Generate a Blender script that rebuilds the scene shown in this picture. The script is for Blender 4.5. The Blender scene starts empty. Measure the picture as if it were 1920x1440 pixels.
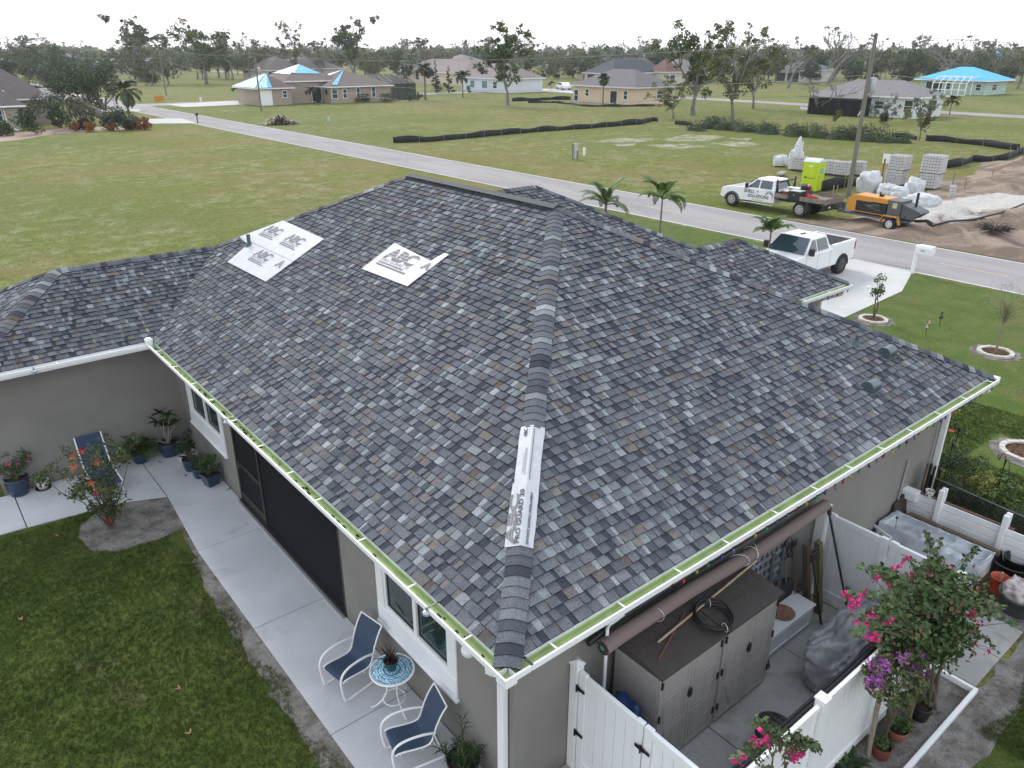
import bpy, bmesh, math, random
import numpy as np
from mathutils import Vector, Matrix, noise
random.seed(7); rng = np.random.default_rng(7)
C = bpy.context.scene.collection
sc = bpy.context.scene
R = math.radians
# ---------------------------------------------------------------- camera
CAM = np.array([-4.0798, -5.0871, 9.3488]); YAW, PIT, ROL, FP = 0.88803, 0.41226, 0.00069, 1432.02
_f = np.array([math.cos(YAW)*math.cos(PIT), math.sin(YAW)*math.cos(PIT), -math.sin(PIT)])
_r = np.array([math.sin(YAW), -math.cos(YAW), 0.0]); _u = np.cross(_r, _f)
_r, _u = math.cos(ROL)*_r + math.sin(ROL)*_u, -math.sin(ROL)*_r + math.cos(ROL)*_u
cd = bpy.data.cameras.new('camera'); cam = bpy.data.objects.new('camera', cd); C.objects.link(cam)
cam.matrix_world = Matrix(((_r[0], _u[0], -_f[0], CAM[0]), (_r[1], _u[1], -_f[1], CAM[1]), (_r[2], _u[2], -_f[2], CAM[2]), (0, 0, 0, 1)))
cd.sensor_width = 36; cd.lens = FP/1920*36; cd.clip_start = .1; cd.clip_end = 5000
sc.camera = cam
HAZE = .0002          # air density
# ---------------------------------------------------------------- light
SUN_EL, SUN_AZ = R(38), R(75)          # direction TO the sun, azimuth from +X towards +Y
w = bpy.data.worlds.new('World'); sc.world = w; w.use_nodes = True
nt = w.node_tree; nt.nodes.clear(); N = nt.nodes.new; L = nt.links.new
sky = N('ShaderNodeTexSky'); sky.sky_type = 'NISHITA'; sky.sun_disc = False
sky.sun_elevation = SUN_EL; sky.sun_rotation = math.pi/2 - SUN_AZ; sky.air_density = 1.0; sky.dust_density = 3.0
bg1 = N('ShaderNodeBackground'); bg1.inputs[1].default_value = .06; L(sky.outputs[0], bg1.inputs[0])
# the overcast: an even cloud sheet, white towards the horizon and blue-grey overhead, with soft large cloud shapes
tc = N('ShaderNodeTexCoord'); sp = N('ShaderNodeSeparateXYZ'); L(tc.outputs['Generated'], sp.inputs[0])
rp = N('ShaderNodeValToRGB'); rp.color_ramp.elements[0].position = 0.0; rp.color_ramp.elements[0].color = (1.12, 1.14, 1.17, 1)
rp.color_ramp.elements[1].position = .75; rp.color_ramp.elements[1].color = (.62, .68, .78, 1)
e = rp.color_ramp.elements.new(.17); e.color = (1.0, 1.03, 1.08, 1)
L(sp.outputs[2], rp.inputs[0])
nz = N('ShaderNodeTexNoise'); nz.inputs['Scale'].default_value = 2.2; nz.inputs['Detail'].default_value = 5; L(tc.outputs['Generated'], nz.inputs[0])
mr = N('ShaderNodeMapRange'); mr.inputs[1].default_value = .3; mr.inputs[2].default_value = .7; mr.inputs[3].default_value = .86; mr.inputs[4].default_value = 1.08
L(nz.outputs[0], mr.inputs[0])
bg2 = N('ShaderNodeBackground'); L(rp.outputs[0], bg2.inputs[0]); L(mr.outputs[0], bg2.inputs[1])
ad = N('ShaderNodeMixShader'); ad.inputs[0].default_value = .86; L(bg1.outputs[0], ad.inputs[1]); L(bg2.outputs[0], ad.inputs[2])
wo = N('ShaderNodeOutputWorld'); L(ad.outputs[0], wo.inputs[0])
sd = bpy.data.lights.new('sun', 'SUN'); sd.energy = 1.2; sd.angle = R(14); sd.color = (1, .95, .87)
so = bpy.data.objects.new('sun', sd); C.objects.link(so)
_d = Vector((math.cos(SUN_EL)*math.cos(SUN_AZ), math.cos(SUN_EL)*math.sin(SUN_AZ), math.sin(SUN_EL)))
so.rotation_euler = _d.to_track_quat('Z', 'Y').to_euler(); so.location = (0, 0, 60)
vs = sc.view_settings; vs.view_transform = 'Standard'; vs.look = 'None'; vs.exposure = 0.95; vs.gamma = 1; vs.use_curve_mapping = False
sc.render.engine = 'CYCLES'; sc.cycles.max_bounces = 5; sc.cycles.diffuse_bounces = 3; sc.cycles.glossy_bounces = 2
sc.cycles.transmission_bounces = 4; sc.cycles.transparent_max_bounces = 6; sc.cycles.volume_bounces = 0
try: sc.cycles.volume_step_rate = 4
except Exception: pass

# ---------------------------------------------------------------- helpers
def ray(px, py):
    return _f + _r*(px-960)/FP - _u*(py-720)/FP
def at(px, py, z=0.0):                 # pixel -> point on the level z
    d = ray(px, py); t = (z-CAM[2])/d[2]; v = CAM + t*d; return (float(v[0]), float(v[1]), float(z))
def atY(px, py, y):
    d = ray(px, py); t = (y-CAM[1])/d[1]; v = CAM + t*d; return tuple(float(a) for a in v)
def atX(px, py, x):
    d = ray(px, py); t = (x-CAM[0])/d[0]; v = CAM + t*d; return tuple(float(a) for a in v)
def hgt(px0, py0, pyt):                # height of something standing at ground pixel whose top is at pyt
    g = np.array(at(px0, py0)); D = (g-CAM) @ _f
    lo, hi = 0., 60.
    for _ in range(40):
        m = (lo+hi)/2; d = g + [0, 0, m] - CAM; y = 720 - FP*(d@_u)/(d@_f)
        if y > pyt: lo = m
        else: hi = m
    return lo
def proj(p):
    d = np.asarray(p) - CAM; D = d@_f; return 960+FP*(d@_r)/D, 720-FP*(d@_u)/D, D

MATS = {}
def pm(name, col, rough=.7, metal=0., var=.12, scale=6., bump=0., bscale=40., attr=None, spec=.5, tvar=0., emit=None, coat=0., alpha=1.0, stretch=None, detail=4, trans=0.):
    """procedural principled material: base colour * noise variation (* attribute)."""
    if name in MATS: return MATS[name]
    m = bpy.data.materials.new(name); m.use_nodes = True; t = m.node_tree; b = t.nodes['Principled BSDF']
    Nn = t.nodes.new; Ll = t.links.new
    b.inputs['Roughness'].default_value = rough; b.inputs['Metallic'].default_value = metal
    b.inputs['Specular IOR Level'].default_value = spec
    b.inputs['Coat Weight'].default_value = coat
    tc = Nn('ShaderNodeTexCoord'); vec = tc.outputs['Object']
    if stretch:
        mp = Nn('ShaderNodeMapping'); mp.inputs['Scale'].default_value = stretch; Ll(vec, mp.inputs[0]); vec = mp.outputs[0]
    nz = Nn('ShaderNodeTexNoise'); nz.inputs['Scale'].default_value = scale; nz.inputs['Detail'].default_value = detail; Ll(vec, nz.inputs[0])
    mr = Nn('ShaderNodeMapRange'); mr.inputs[1].default_value = .25; mr.inputs[2].default_value = .75
    mr.inputs[3].default_value = 1-var; mr.inputs[4].default_value = 1+var; Ll(nz.outputs[0], mr.inputs[0])
    mx = Nn('ShaderNodeVectorMath'); mx.operation = 'SCALE'; Ll(mr.outputs[0], mx.inputs['Scale'])
    if attr:
        a = Nn('ShaderNodeAttribute'); a.attribute_name = attr
        if attr == 'tone':
            m2 = Nn('ShaderNodeMapRange'); m2.inputs[3].default_value = 1-tvar; m2.inputs[4].default_value = 1+tvar; Ll(a.outputs['Fac'], m2.inputs[0])
            s2 = Nn('ShaderNodeVectorMath'); s2.operation = 'SCALE'; s2.inputs[0].default_value = col; Ll(m2.outputs[0], s2.inputs['Scale']); Ll(s2.outputs[0], mx.inputs[0])
        else: Ll(a.outputs['Color'], mx.inputs[0])
    else: mx.inputs[0].default_value = col
    Ll(mx.outputs[0], b.inputs['Base Color'])
    if bump:
        n2 = Nn('ShaderNodeTexNoise'); n2.inputs['Scale'].default_value = bscale; n2.inputs['Detail'].default_value = 3; Ll(vec, n2.inputs[0])
        bp = Nn('ShaderNodeBump'); bp.inputs['Strength'].default_value = bump; bp.inputs['Distance'].default_value = .02; Ll(n2.outputs[0], bp.inputs['Height']); Ll(bp.outputs[0], b.inputs['Normal'])
    if alpha < 1: b.inputs['Alpha'].default_value = alpha
    if trans: b.inputs['Transmission Weight'].default_value = trans
    MATS[name] = m; return m

def tag(o, label=None, cat=None, group=None, kind=None):
    if label: o['label'] = label
    if cat: o['category'] = cat
    if group: o['group'] = group
    if kind: o['kind'] = kind
    return o
def thing(name, label, cat, loc=(0, 0, 0), rz=0., group=None):
    o = bpy.data.objects.new(name, None); C.objects.link(o); o.empty_display_size = .2
    o.location = loc; o.rotation_euler = (0, 0, rz); return tag(o, label, cat, group)
def kids(o): return [c for c in bpy.data.objects if c.parent == o]
_K = {}
def link(o, parent=None):
    C.objects.link(o)
    if parent is not None:
        o.parent = parent; _K.setdefault(parent.name, []).append(o)
    return o
def copy_tree(o, loc=None, rz=None, label=None, parent=None, sc_=None):
    c = o.copy(); link(c, parent)
    for k in _K.get(o.name, []): copy_tree(k, parent=c)
    if loc is not None: c.location = loc
    if rz is not None: c.rotation_euler = (0, 0, rz)
    if sc_ is not None: c.scale = (sc_, sc_, sc_) if not hasattr(sc_, '__len__') else sc_
    if label: c['label'] = label
    return c

class MB:
    def __init__(s): s.v = []; s.f = []; s.m = []; s.sm = []; s.tone = []; s.T = Matrix()
    def add(s, vs, fs, m=0, smooth=False, tone=.5):
        o = len(s.v); s.v += [tuple(s.T @ Vector(v)) for v in vs]
        for f in fs: s.f.append(tuple(i+o for i in f)); s.m.append(m); s.sm.append(smooth); s.tone.append(tone)
        return s
    def box(s, x0, x1, y0, y1, z0, z1, m=0, tone=.5, ch=0.):
        if x1 < x0: x0, x1 = x1, x0
        if y1 < y0: y0, y1 = y1, y0
        if z1 < z0: z0, z1 = z1, z0
        if ch <= 0:
            vs = [(x0, y0, z0), (x1, y0, z0), (x1, y1, z0), (x0, y1, z0), (x0, y0, z1), (x1, y0, z1), (x1, y1, z1), (x0, y1, z1)]
            return s.add(vs, [(0, 3, 2, 1), (4, 5, 6, 7), (0, 1, 5, 4), (1, 2, 6, 5), (2, 3, 7, 6), (3, 0, 4, 7)], m, False, tone)
        c = ch; P = [(x0, y0), (x1, y0), (x1, y1), (x0, y1)]
        def rg(d, z): return [(x0+d, y0+d, z), (x1-d, y0+d, z), (x1-d, y1-d, z), (x0+d, y1-d, z)]
        # chamfered top/bottom and vertical corners
        def oct_(d, z):
            return [(x0+c, y0+d, z), (x1-c, y0+d, z), (x1-d, y0+c, z), (x1-d, y1-c, z), (x1-c, y1-d, z), (x0+c, y1-d, z), (x0+d, y1-c, z), (x0+d, y0+c, z)]
        A = oct_(c*.99, z0); B = oct_(0, z0+c); D = oct_(0, z1-c); E = oct_(c*.99, z1); vs = A+B+D+E
        fs = [tuple(range(7, -1, -1)), tuple(range(24, 32))]
        for k in range(3):
            for i in range(8): fs.append((k*8+i, k*8+(i+1) % 8, k*8+8+(i+1) % 8, k*8+8+i))
        return s.add(vs, fs, m, False, tone)
    def prism(s, poly, h0, h1, ax='z', m=0, tone=.5):   # poly in the two other axes, extruded along ax from h0 to h1
        n = len(poly)
        def P(a, b, h): return {'z': (a, b, h), 'y': (a, h, b), 'x': (h, a, b)}[ax]
        vs = [P(a, b, h0) for a, b in poly] + [P(a, b, h1) for a, b in poly]
        fs = [tuple(range(n-1, -1, -1)), tuple(range(n, 2*n))] + [(i, (i+1) % n, n+(i+1) % n, n+i) for i in range(n)]
        if ax == 'y': fs = [tuple(reversed(f)) for f in fs]
        return s.add(vs, fs, m, False, tone)
    def cyl(s, p, q, r, r2=None, n=12, m=0, cap=True, smooth=True, tone=.5):
        p, q = Vector(p), Vector(q); r2 = r if r2 is None else r2; d = (q-p).normalized()
        a = d.orthogonal().normalized(); b = d.cross(a); vs = []
        for c_, rr in ((p, r), (q, r2)):
            for i in range(n):
                t = 2*math.pi*i/n; vs.append(tuple(c_ + a*math.cos(t)*rr + b*math.sin(t)*rr))
        s.add(vs, [(i, (i+1) % n, n+(i+1) % n, n+i) for i in range(n)], m, smooth, tone)
        if cap: s.add(vs, [tuple(range(n-1, -1, -1)), tuple(range(n, 2*n))], m, False, tone)
        return s
    def tube(s, pts, r, n=8, m=0, closed=False, tone=.5):
        pts = [Vector(p) for p in pts]; K = len(pts); vs = []; rr = r if hasattr(r, '__len__') else [r]*K
        a = None
        for i, p in enumerate(pts):
            if closed: d = pts[(i+1) % K]-pts[i-1]
            else: d = pts[min(i+1, K-1)]-pts[max(i-1, 0)]
            if d.length < 1e-9: d = Vector((0, 0, 1))
            d.normalize()
            a = d.orthogonal().normalized() if a is None else (a - d*a.dot(d)).normalized()
            b = d.cross(a)
            for j in range(n):
                t = 2*math.pi*j/n; vs.append(tuple(p + a*math.cos(t)*rr[i] + b*math.sin(t)*rr[i]))
        fs = []
        for i in range(K if closed else K-1):
            k = (i+1) % K
            for j in range(n): fs.append((i*n+j, i*n+(j+1) % n, k*n+(j+1) % n, k*n+j))
        s.add(vs, fs, m, True, tone)
        if not closed: s.add(vs[:n], [tuple(range(n-1, -1, -1))], m, False, tone); s.add(vs[-n:], [tuple(range(n))], m, False, tone)
        return s
    def lathe(s, prof, c=(0, 0, 0), n=20, m=0, smooth=True, tone=.5, sy=1.):
        K = len(prof); vs = []
        for r_, z in prof:
            for j in range(n): t = 2*math.pi*j/n; vs.append((c[0]+r_*math.cos(t), c[1]+sy*r_*math.sin(t), c[2]+z))
        fs = [(i*n+j, i*n+(j+1) % n, (i+1)*n+(j+1) % n, (i+1)*n+j) for i in range(K-1) for j in range(n)]
        s.add(vs, fs, m, smooth, tone)
        s.add(vs[:n], [tuple(range(n-1, -1, -1))], m, False, tone); s.add(vs[-n:], [tuple(range(n))], m, False, tone)
        return s
    def quad(s, a, b, c, d, m=0, tone=.5): return s.add([a, b, c, d], [(0, 1, 2, 3)], m, False, tone)
    def mesh(s, name, mats):
        me = bpy.data.meshes.new(name); me.from_pydata(s.v, [], s.f); me.update()
        if not hasattr(mats, '__len__'): mats = [mats]
        for m in mats: me.materials.append(m)
        me.polygons.foreach_set('material_index', s.m); me.polygons.foreach_set('use_smooth', s.sm)
        a = me.attributes.new('tone', 'FLOAT', 'FACE'); a.data.foreach_set('value', s.tone)
        return me
    def build(s, name, mats, parent=None, label=None, **k):
        o = bpy.data.objects.new(name, s.mesh(name, mats)); link(o, parent); tag(o, label, **k); return o

def noisy(mb_obj, amp, scale, seed=0.):
    me = mb_obj.data
    for v in me.vertices:
        n = noise.noise_vector(v.co*scale + Vector((seed, seed, seed))); v.co += n*amp
def subd(o, lv=1, kind='CATMULL_CLARK'):
    md = o.modifiers.new('s', 'SUBSURF'); md.levels = lv; md.render_levels = lv; md.subdivision_type = kind; return o
def bev(o, w=.01, seg=2):
    md = o.modifiers.new('b', 'BEVEL'); md.width = w; md.segments = seg; md.limit_method = 'ANGLE'; md.angle_limit = R(40); return o
def text_mesh(body, size, name='lettering', mat_=None, parent=None, M=None, extrude=.0008, offset=0., shear=0., align='LEFT', sx=1., label=None):
    cu = bpy.data.curves.new('t', 'FONT'); cu.body = body; cu.size = size; cu.extrude = extrude; cu.offset = offset; cu.shear = shear; cu.align_x = align; cu.resolution_u = 3
    to = bpy.data.objects.new('t', cu); C.objects.link(to); bpy.context.view_layer.update()
    dg = bpy.context.evaluated_depsgraph_get(); me = bpy.data.meshes.new_from_object(to.evaluated_get(dg)); C.objects.unlink(to); bpy.data.objects.remove(to)
    me.transform(Matrix.Diagonal((sx, 1, 1, 1))); me.name = name
    if mat_: me.materials.clear(); me.materials.append(mat_)
    o = bpy.data.objects.new(name, me); link(o, parent)
    if M is not None: o.matrix_local = M
    return tag(o, label)
def frame(o, x, y, z=None):     # matrix from origin and x, y axes
    x = Vector(x).normalized(); y = (Vector(y)-x*Vector(y).dot(x)).normalized(); z = x.cross(y)
    return Matrix(((x[0], y[0], z[0], o[0]), (x[1], y[1], z[1], o[1]), (x[2], y[2], z[2], o[2]), (0, 0, 0, 1)))

def mesh_np(name, V, F, mats, tone=None, mi=None, smooth=False, col=None):
    """V (n,3), F (m,k) numpy"""
    me = bpy.data.meshes.new(name); n, (m, k) = len(V), F.shape
    me.vertices.add(n); me.vertices.foreach_set('co', np.ascontiguousarray(V, np.float32).ravel())
    me.loops.add(m*k); me.loops.foreach_set('vertex_index', np.ascontiguousarray(F, np.int32).ravel())
    me.polygons.add(m); me.polygons.foreach_set('loop_start', np.arange(0, m*k, k, dtype=np.int32))
    me.polygons.foreach_set('loop_total', np.full(m, k, np.int32))
    if not hasattr(mats, '__len__'): mats = [mats]
    for q in mats: me.materials.append(q)
    if mi is not None: me.polygons.foreach_set('material_index', mi.astype(np.int32))
    me.polygons.foreach_set('use_smooth', np.full(m, smooth, bool))
    me.update(calc_edges=True)
    if tone is not None: a = me.attributes.new('tone', 'FLOAT', 'FACE'); a.data.foreach_set('value', tone.astype(np.float32))
    return me
def leaves(P, size, aspect=.5, up=None, jit=.3, droop=0.):
    """P (n,3) leaf positions -> folded rhombus leaves, two triangles each."""
    n = len(P); th = rng.uniform(0, 2*np.pi, n); ph = rng.uniform(-.9, .9, n) - droop
    d = np.stack([np.cos(th)*np.cos(ph), np.sin(th)*np.cos(ph), np.sin(ph)], 1)
    rnd = rng.normal(size=(n, 3)); sd = np.cross(d, rnd); sd /= np.linalg.norm(sd, axis=1)[:, None]+1e-9
    s = size*(1+jit*rng.uniform(-1, 1, n))[:, None]
    a = P - d*s*.5; b = P + sd*s*aspect*.5; c = P + d*s*.5; e = P - sd*s*aspect*.5
    nrm = np.cross(d, sd); b = b + nrm*s*.1; e = e + nrm*s*.1
    V = np.stack([a, b, c, e], 1).reshape(-1, 3); i = np.arange(n)*4
    F = np.stack([np.stack([i, i+1, i+2], 1), np.stack([i, i+2, i+3], 1)], 1).reshape(-1, 3)
    return V, F
def blob_pts(centres, radii, n, flat=1., shell=.5):
    centres = np.asarray(centres, float); radii = np.asarray(radii, float)
    wgt = radii**2; idx = rng.choice(len(centres), n, p=wgt/wgt.sum())
    d = rng.normal(size=(n, 3)); d /= np.linalg.norm(d, axis=1)[:, None]
    rr = radii[idx]*(shell + (1-shell)*rng.uniform(0, 1, n))**.5*rng.uniform(.55, 1.08, n)
    P = centres[idx] + d*rr[:, None]*[1, 1, flat]
    return P, idx
def leaf_obj(name, centres, radii, n, size, mat_, parent=None, flat=1., aspect=.5, tone_amp=1., label=None, shell=.4, droop=0.):
    P, idx = blob_pts(centres, radii, n, flat, shell); V, F = leaves(P, size, aspect, droop=droop)
    ct = rng.uniform(0, 1, len(centres)); tn = np.repeat(np.clip(ct[idx]*.6 + rng.uniform(0, .4, n), 0, 1), 2)
    o = bpy.data.objects.new(name, mesh_np(name, V, F, mat_, tone=tn)); link(o, parent); return tag(o, label)

def leafmat(name, col, tvar=.5, rough=.55, col2=None):
    m = pm(name, col, rough=rough, var=.15, scale=1.5, attr='tone', tvar=tvar, spec=.3)
    return m
# common materials
WHITE = pm('white_vinyl', (.78, .79, .80), .35, var=.03, scale=3)
WHITEP = pm('white_paint_metal', (.8, .8, .8), .3, var=.03)
STUCCO = pm('stucco_taupe', (.228, .218, .200), .9, var=.12, scale=.9, bump=.7, bscale=70)
_t = STUCCO.node_tree; _b = _t.nodes['Principled BSDF']; _src = _b.inputs['Base Color'].links[0].from_socket
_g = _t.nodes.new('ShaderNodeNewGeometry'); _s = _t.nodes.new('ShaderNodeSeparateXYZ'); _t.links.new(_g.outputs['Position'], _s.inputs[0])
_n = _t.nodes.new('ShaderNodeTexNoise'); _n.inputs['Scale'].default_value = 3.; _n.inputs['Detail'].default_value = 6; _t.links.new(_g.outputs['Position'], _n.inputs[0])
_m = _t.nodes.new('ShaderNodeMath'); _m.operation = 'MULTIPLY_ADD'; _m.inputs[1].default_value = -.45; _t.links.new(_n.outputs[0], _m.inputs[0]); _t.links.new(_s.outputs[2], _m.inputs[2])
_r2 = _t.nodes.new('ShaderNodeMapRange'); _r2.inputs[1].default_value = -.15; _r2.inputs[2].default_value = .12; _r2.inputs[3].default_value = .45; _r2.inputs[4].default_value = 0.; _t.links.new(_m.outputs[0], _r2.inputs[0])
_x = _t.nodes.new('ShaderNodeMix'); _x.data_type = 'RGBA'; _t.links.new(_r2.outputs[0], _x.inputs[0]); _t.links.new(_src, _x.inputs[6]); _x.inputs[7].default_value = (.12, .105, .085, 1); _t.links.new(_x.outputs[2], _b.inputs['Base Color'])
BLACK = pm('black_plastic', (.012, .012, .013), .45, var=.1)
DARKM = pm('dark_metal', (.03, .03, .032), .4, .5)
GLASS = pm('window_glass', (.022, .040, .034), .06, spec=.8, var=.5, scale=3)
WOOD = pm('weathered_wood', (.12, .085, .055), .85, var=.35, scale=14, stretch=(1, 1, .15))
TERRA = pm('terracotta', (.24, .085, .05), .8, var=.2, scale=9)
SOIL = pm('potting_soil', (.03, .02, .014), .95, var=.3, scale=30)
NAVY = pm('navy_glazed', (.016, .035, .075), .25, var=.25, scale=9, bump=.5, bscale=50, coat=.3)
# ================================================================ GROUND
def gmat(name, kind):
    m = bpy.data.materials.new(name); m.use_nodes = True; t = m.node_tree; b = t.nodes['Principled BSDF']; b.inputs['Roughness'].default_value = .95
    b.inputs['Specular IOR Level'].default_value = .15
    Nn, Ll = t.nodes.new, t.links.new
    g = Nn('ShaderNodeNewGeometry'); pos = g.outputs['Position']
    def nz(scale, det=4, dist=0., stretch=None, rough=.55):
        v = pos
        if stretch: q = Nn('ShaderNodeMapping'); q.inputs['Scale'].default_value = stretch; Ll(v, q.inputs[0]); v = q.outputs[0]
        q = Nn('ShaderNodeTexNoise'); q.inputs['Scale'].default_value = scale; q.inputs['Detail'].default_value = det; q.inputs['Distortion'].default_value = dist; q.inputs['Roughness'].default_value = rough
        Ll(v, q.inputs[0]); return q.outputs[0]
    def mr(x, a, b_, c=0., d=1.): q = Nn('ShaderNodeMapRange'); q.interpolation_type = 'SMOOTHSTEP'; Ll(x, q.inputs[0]); q.inputs[1].default_value = a; q.inputs[2].default_value = b_; q.inputs[3].default_value = c; q.inputs[4].default_value = d; return q.outputs[0]
    def mix(f, a, b_):
        q = Nn('ShaderNodeMix'); q.data_type = 'RGBA'
        if isinstance(f, float): q.inputs[0].default_value = f
        else: Ll(f, q.inputs[0])
        for x, i in ((a, 6), (b_, 7)):
            if isinstance(x, tuple): q.inputs[i].default_value = (*x, 1)
            else: Ll(x, q.inputs[i])
        return q.outputs[2]
    def mul(x, y):
        q = Nn('ShaderNodeMath'); q.operation = 'MULTIPLY'; Ll(x, q.inputs[0])
        if isinstance(y, float): q.inputs[1].default_value = y
        else: Ll(y, q.inputs[1])
        return q.outputs[0]
    def scale(c, f): q = Nn('ShaderNodeVectorMath'); q.operation = 'SCALE'; Ll(c, q.inputs[0]); Ll(f, q.inputs['Scale']); return q.outputs[0]
    sx = Nn('ShaderNodeSeparateXYZ'); Ll(pos, sx.inputs[0]); X_, Y_ = sx.outputs[0], sx.outputs[1]
    fine = nz(9., 6, rough=.75); mid = nz(1.1, 5); big = nz(.13, 4); vbig = nz(.03, 3)
    if kind == 'field':
        c = mix(mr(mid, .35, .65), (.112, .132, .024), (.155, .160, .034))
        c = mix(mul(mr(big, .42, .60), .9), c, (.165, .142, .048))            # dry olive
        c = mix(mul(mr(vbig, .42, .6), .7), c, (.100, .135, .025))  # greener stretches
        pale = mul(mr(nz(.55, 8, .3, None, .8), .46, .66), mr(nz(.07, 4), .38, .54))
        c = mix(mul(pale, .52), c, (.29, .295, .19))
        c = scale(c, mr(fine, .28, .72, .5, 1.5)); c = scale(c, mr(nz(2.8, 5, rough=.7), .3, .7, .78, 1.22)); bmp, bd = fine, .06
    elif kind == 'lawn':
        c = mix(mr(mid, .35, .65), (.048, .078, .013), (.082, .104, .024))
        c = mix(mul(mr(nz(.55, 6, .8), .55, .72), .75), c, (.105, .090, .045))
        c = scale(c, mr(nz(22., 5, rough=.8), .25, .75, .45, 1.5)); bmp, bd = nz(30., 4), .04
    elif kind == 'front':
        c = mix(mr(mid, .35, .65), (.072, .115, .022), (.105, .135, .036))
        c = mix(mul(mr(nz(.4, 5, .8), .55, .72), .7), c, (.135, .115, .055))
        c = scale(c, mr(nz(12., 5, rough=.8), .25, .75, .6, 1.35)); bmp, bd = nz(16., 4), .05
    elif kind == 'sand':
        c = mix(mr(nz(2.5, 6), .4, .62), (.23, .22, .205), (.14, .125, .11))
        c = mix(mul(mr(nz(6., 5), .55, .66), .5), c, (.055, .06, .028))
        c = scale(c, mr(nz(40., 3), .25, .75, .7, 1.25)); bmp, bd = nz(18., 5), .05
    elif kind == 'dirt':
        c = mix(mr(nz(.35, 6, 1.), .38, .6), (.30, .235, .185), (.165, .125, .095))
        c = mix(mr(nz(1.4, 4), .60, .75, 0, .5), c, (.10, .075, .055))
        at_ = Nn('ShaderNodeAttribute'); at_.attribute_name = 'pale'; ad_ = Nn('ShaderNodeMath'); ad_.operation = 'MULTIPLY_ADD'; Ll(nz(.8, 6, .6), ad_.inputs[0]); ad_.inputs[1].default_value = 1.3; Ll(at_.outputs['Fac'], ad_.inputs[2])
        c = mix(mr(ad_.outputs[0], 1.0, 1.3), c, (.47, .45, .42)); c = scale(c, mr(nz(7., 5), .25, .75, .88, 1.12)); bmp, bd = nz(3., 6), .14
    elif kind == 'mulch':
        c = mix(mr(nz(14., 5), .42, .6), (.13, .075, .045), (.045, .028, .02)); bmp, bd = nz(25., 4), .06
    elif kind == 'asphalt':
        crk = Nn('ShaderNodeTexVoronoi'); crk.feature = 'DISTANCE_TO_EDGE'; crk.inputs['Scale'].default_value = .35; crk.inputs['Randomness'].default_value = 1.; wv = Nn('ShaderNodeVectorMath'); wn = Nn('ShaderNodeTexNoise'); wn.inputs['Scale'].default_value = 1.2; wn.inputs['Detail'].default_value = 5; Ll(pos, wn.inputs[0]); wv.operation = 'ADD'; Ll(pos, wv.inputs[0]); Ll(wn.outputs['Color'], wv.inputs[1]); Ll(wv.outputs[0], crk.inputs[0])
        c = mix(mr(nz(.5, 4, 0, (1, .25, 1)), .35, .65), (.275, .262, .262), (.325, .312, .315))
        c = mix(mul(mr(nz(.9, 5, .6, (1, .12, 1)), .60, .70), .45), c, (.17, .165, .165)); c = mix(mul(mr(crk.outputs['Distance'], .003, .012, 1, 0), .22), c, (.09, .085, .085)); c = mix(mul(mr(nz(.12, 3, 0, (1, .3, 1)), .5, .56), .35), c, (.36, .345, .33))
        c = scale(c, mr(nz(30., 3), .25, .75, .88, 1.1)); bmp, bd = nz(60., 2), .01
    elif kind == 'concrete':
        c = mix(mr(nz(.7, 5), .35, .65), (.46, .465, .485), (.52, .525, .54))
        c = mix(mul(mr(nz(1.7, 5, .6), .58, .72), .5), c, (.33, .325, .31))
        c = scale(c, mr(nz(35., 3), .25, .75, .94, 1.06)); bmp, bd = nz(70., 2), .004
    elif kind == 'oldconcrete':
        c = mix(mr(nz(1.1, 5), .35, .65), (.30, .295, .28), (.36, .355, .34))
        c = mix(mul(mr(nz(1.6, 5, .8), .52, .68), .6), c, (.20, .195, .17))
        c = scale(c, mr(nz(35., 3), .25, .75, .92, 1.08)); bmp, bd = nz(70., 2), .004
    elif kind == 'bare':
        c = mix(mr(nz(.7, 7, .4, None, .75), .42, .58), (.17, .17, .075), (.33, .31, .23)); c = scale(c, mr(fine, .28, .72, .6, 1.35)); bmp, bd = fine, .05
    elif kind == 'white':
        c = mix(mr(nz(.6, 4), .4, .7), (.52, .515, .50), (.46, .455, .44)); bmp, bd = nz(20., 2), .003
    Ll(c, b.inputs['Base Color'])
    bp = Nn('ShaderNodeBump'); bp.inputs['Strength'].default_value = .8; bp.inputs['Distance'].default_value = bd; Ll(bmp, bp.inputs['Height']); Ll(bp.outputs[0], b.inputs['Normal'])
    return m
G = {k: gmat('ground_'+k, k) for k in ('field', 'lawn', 'front', 'sand', 'dirt', 'mulch', 'asphalt', 'concrete', 'oldconcrete', 'white', 'bare')}
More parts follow.
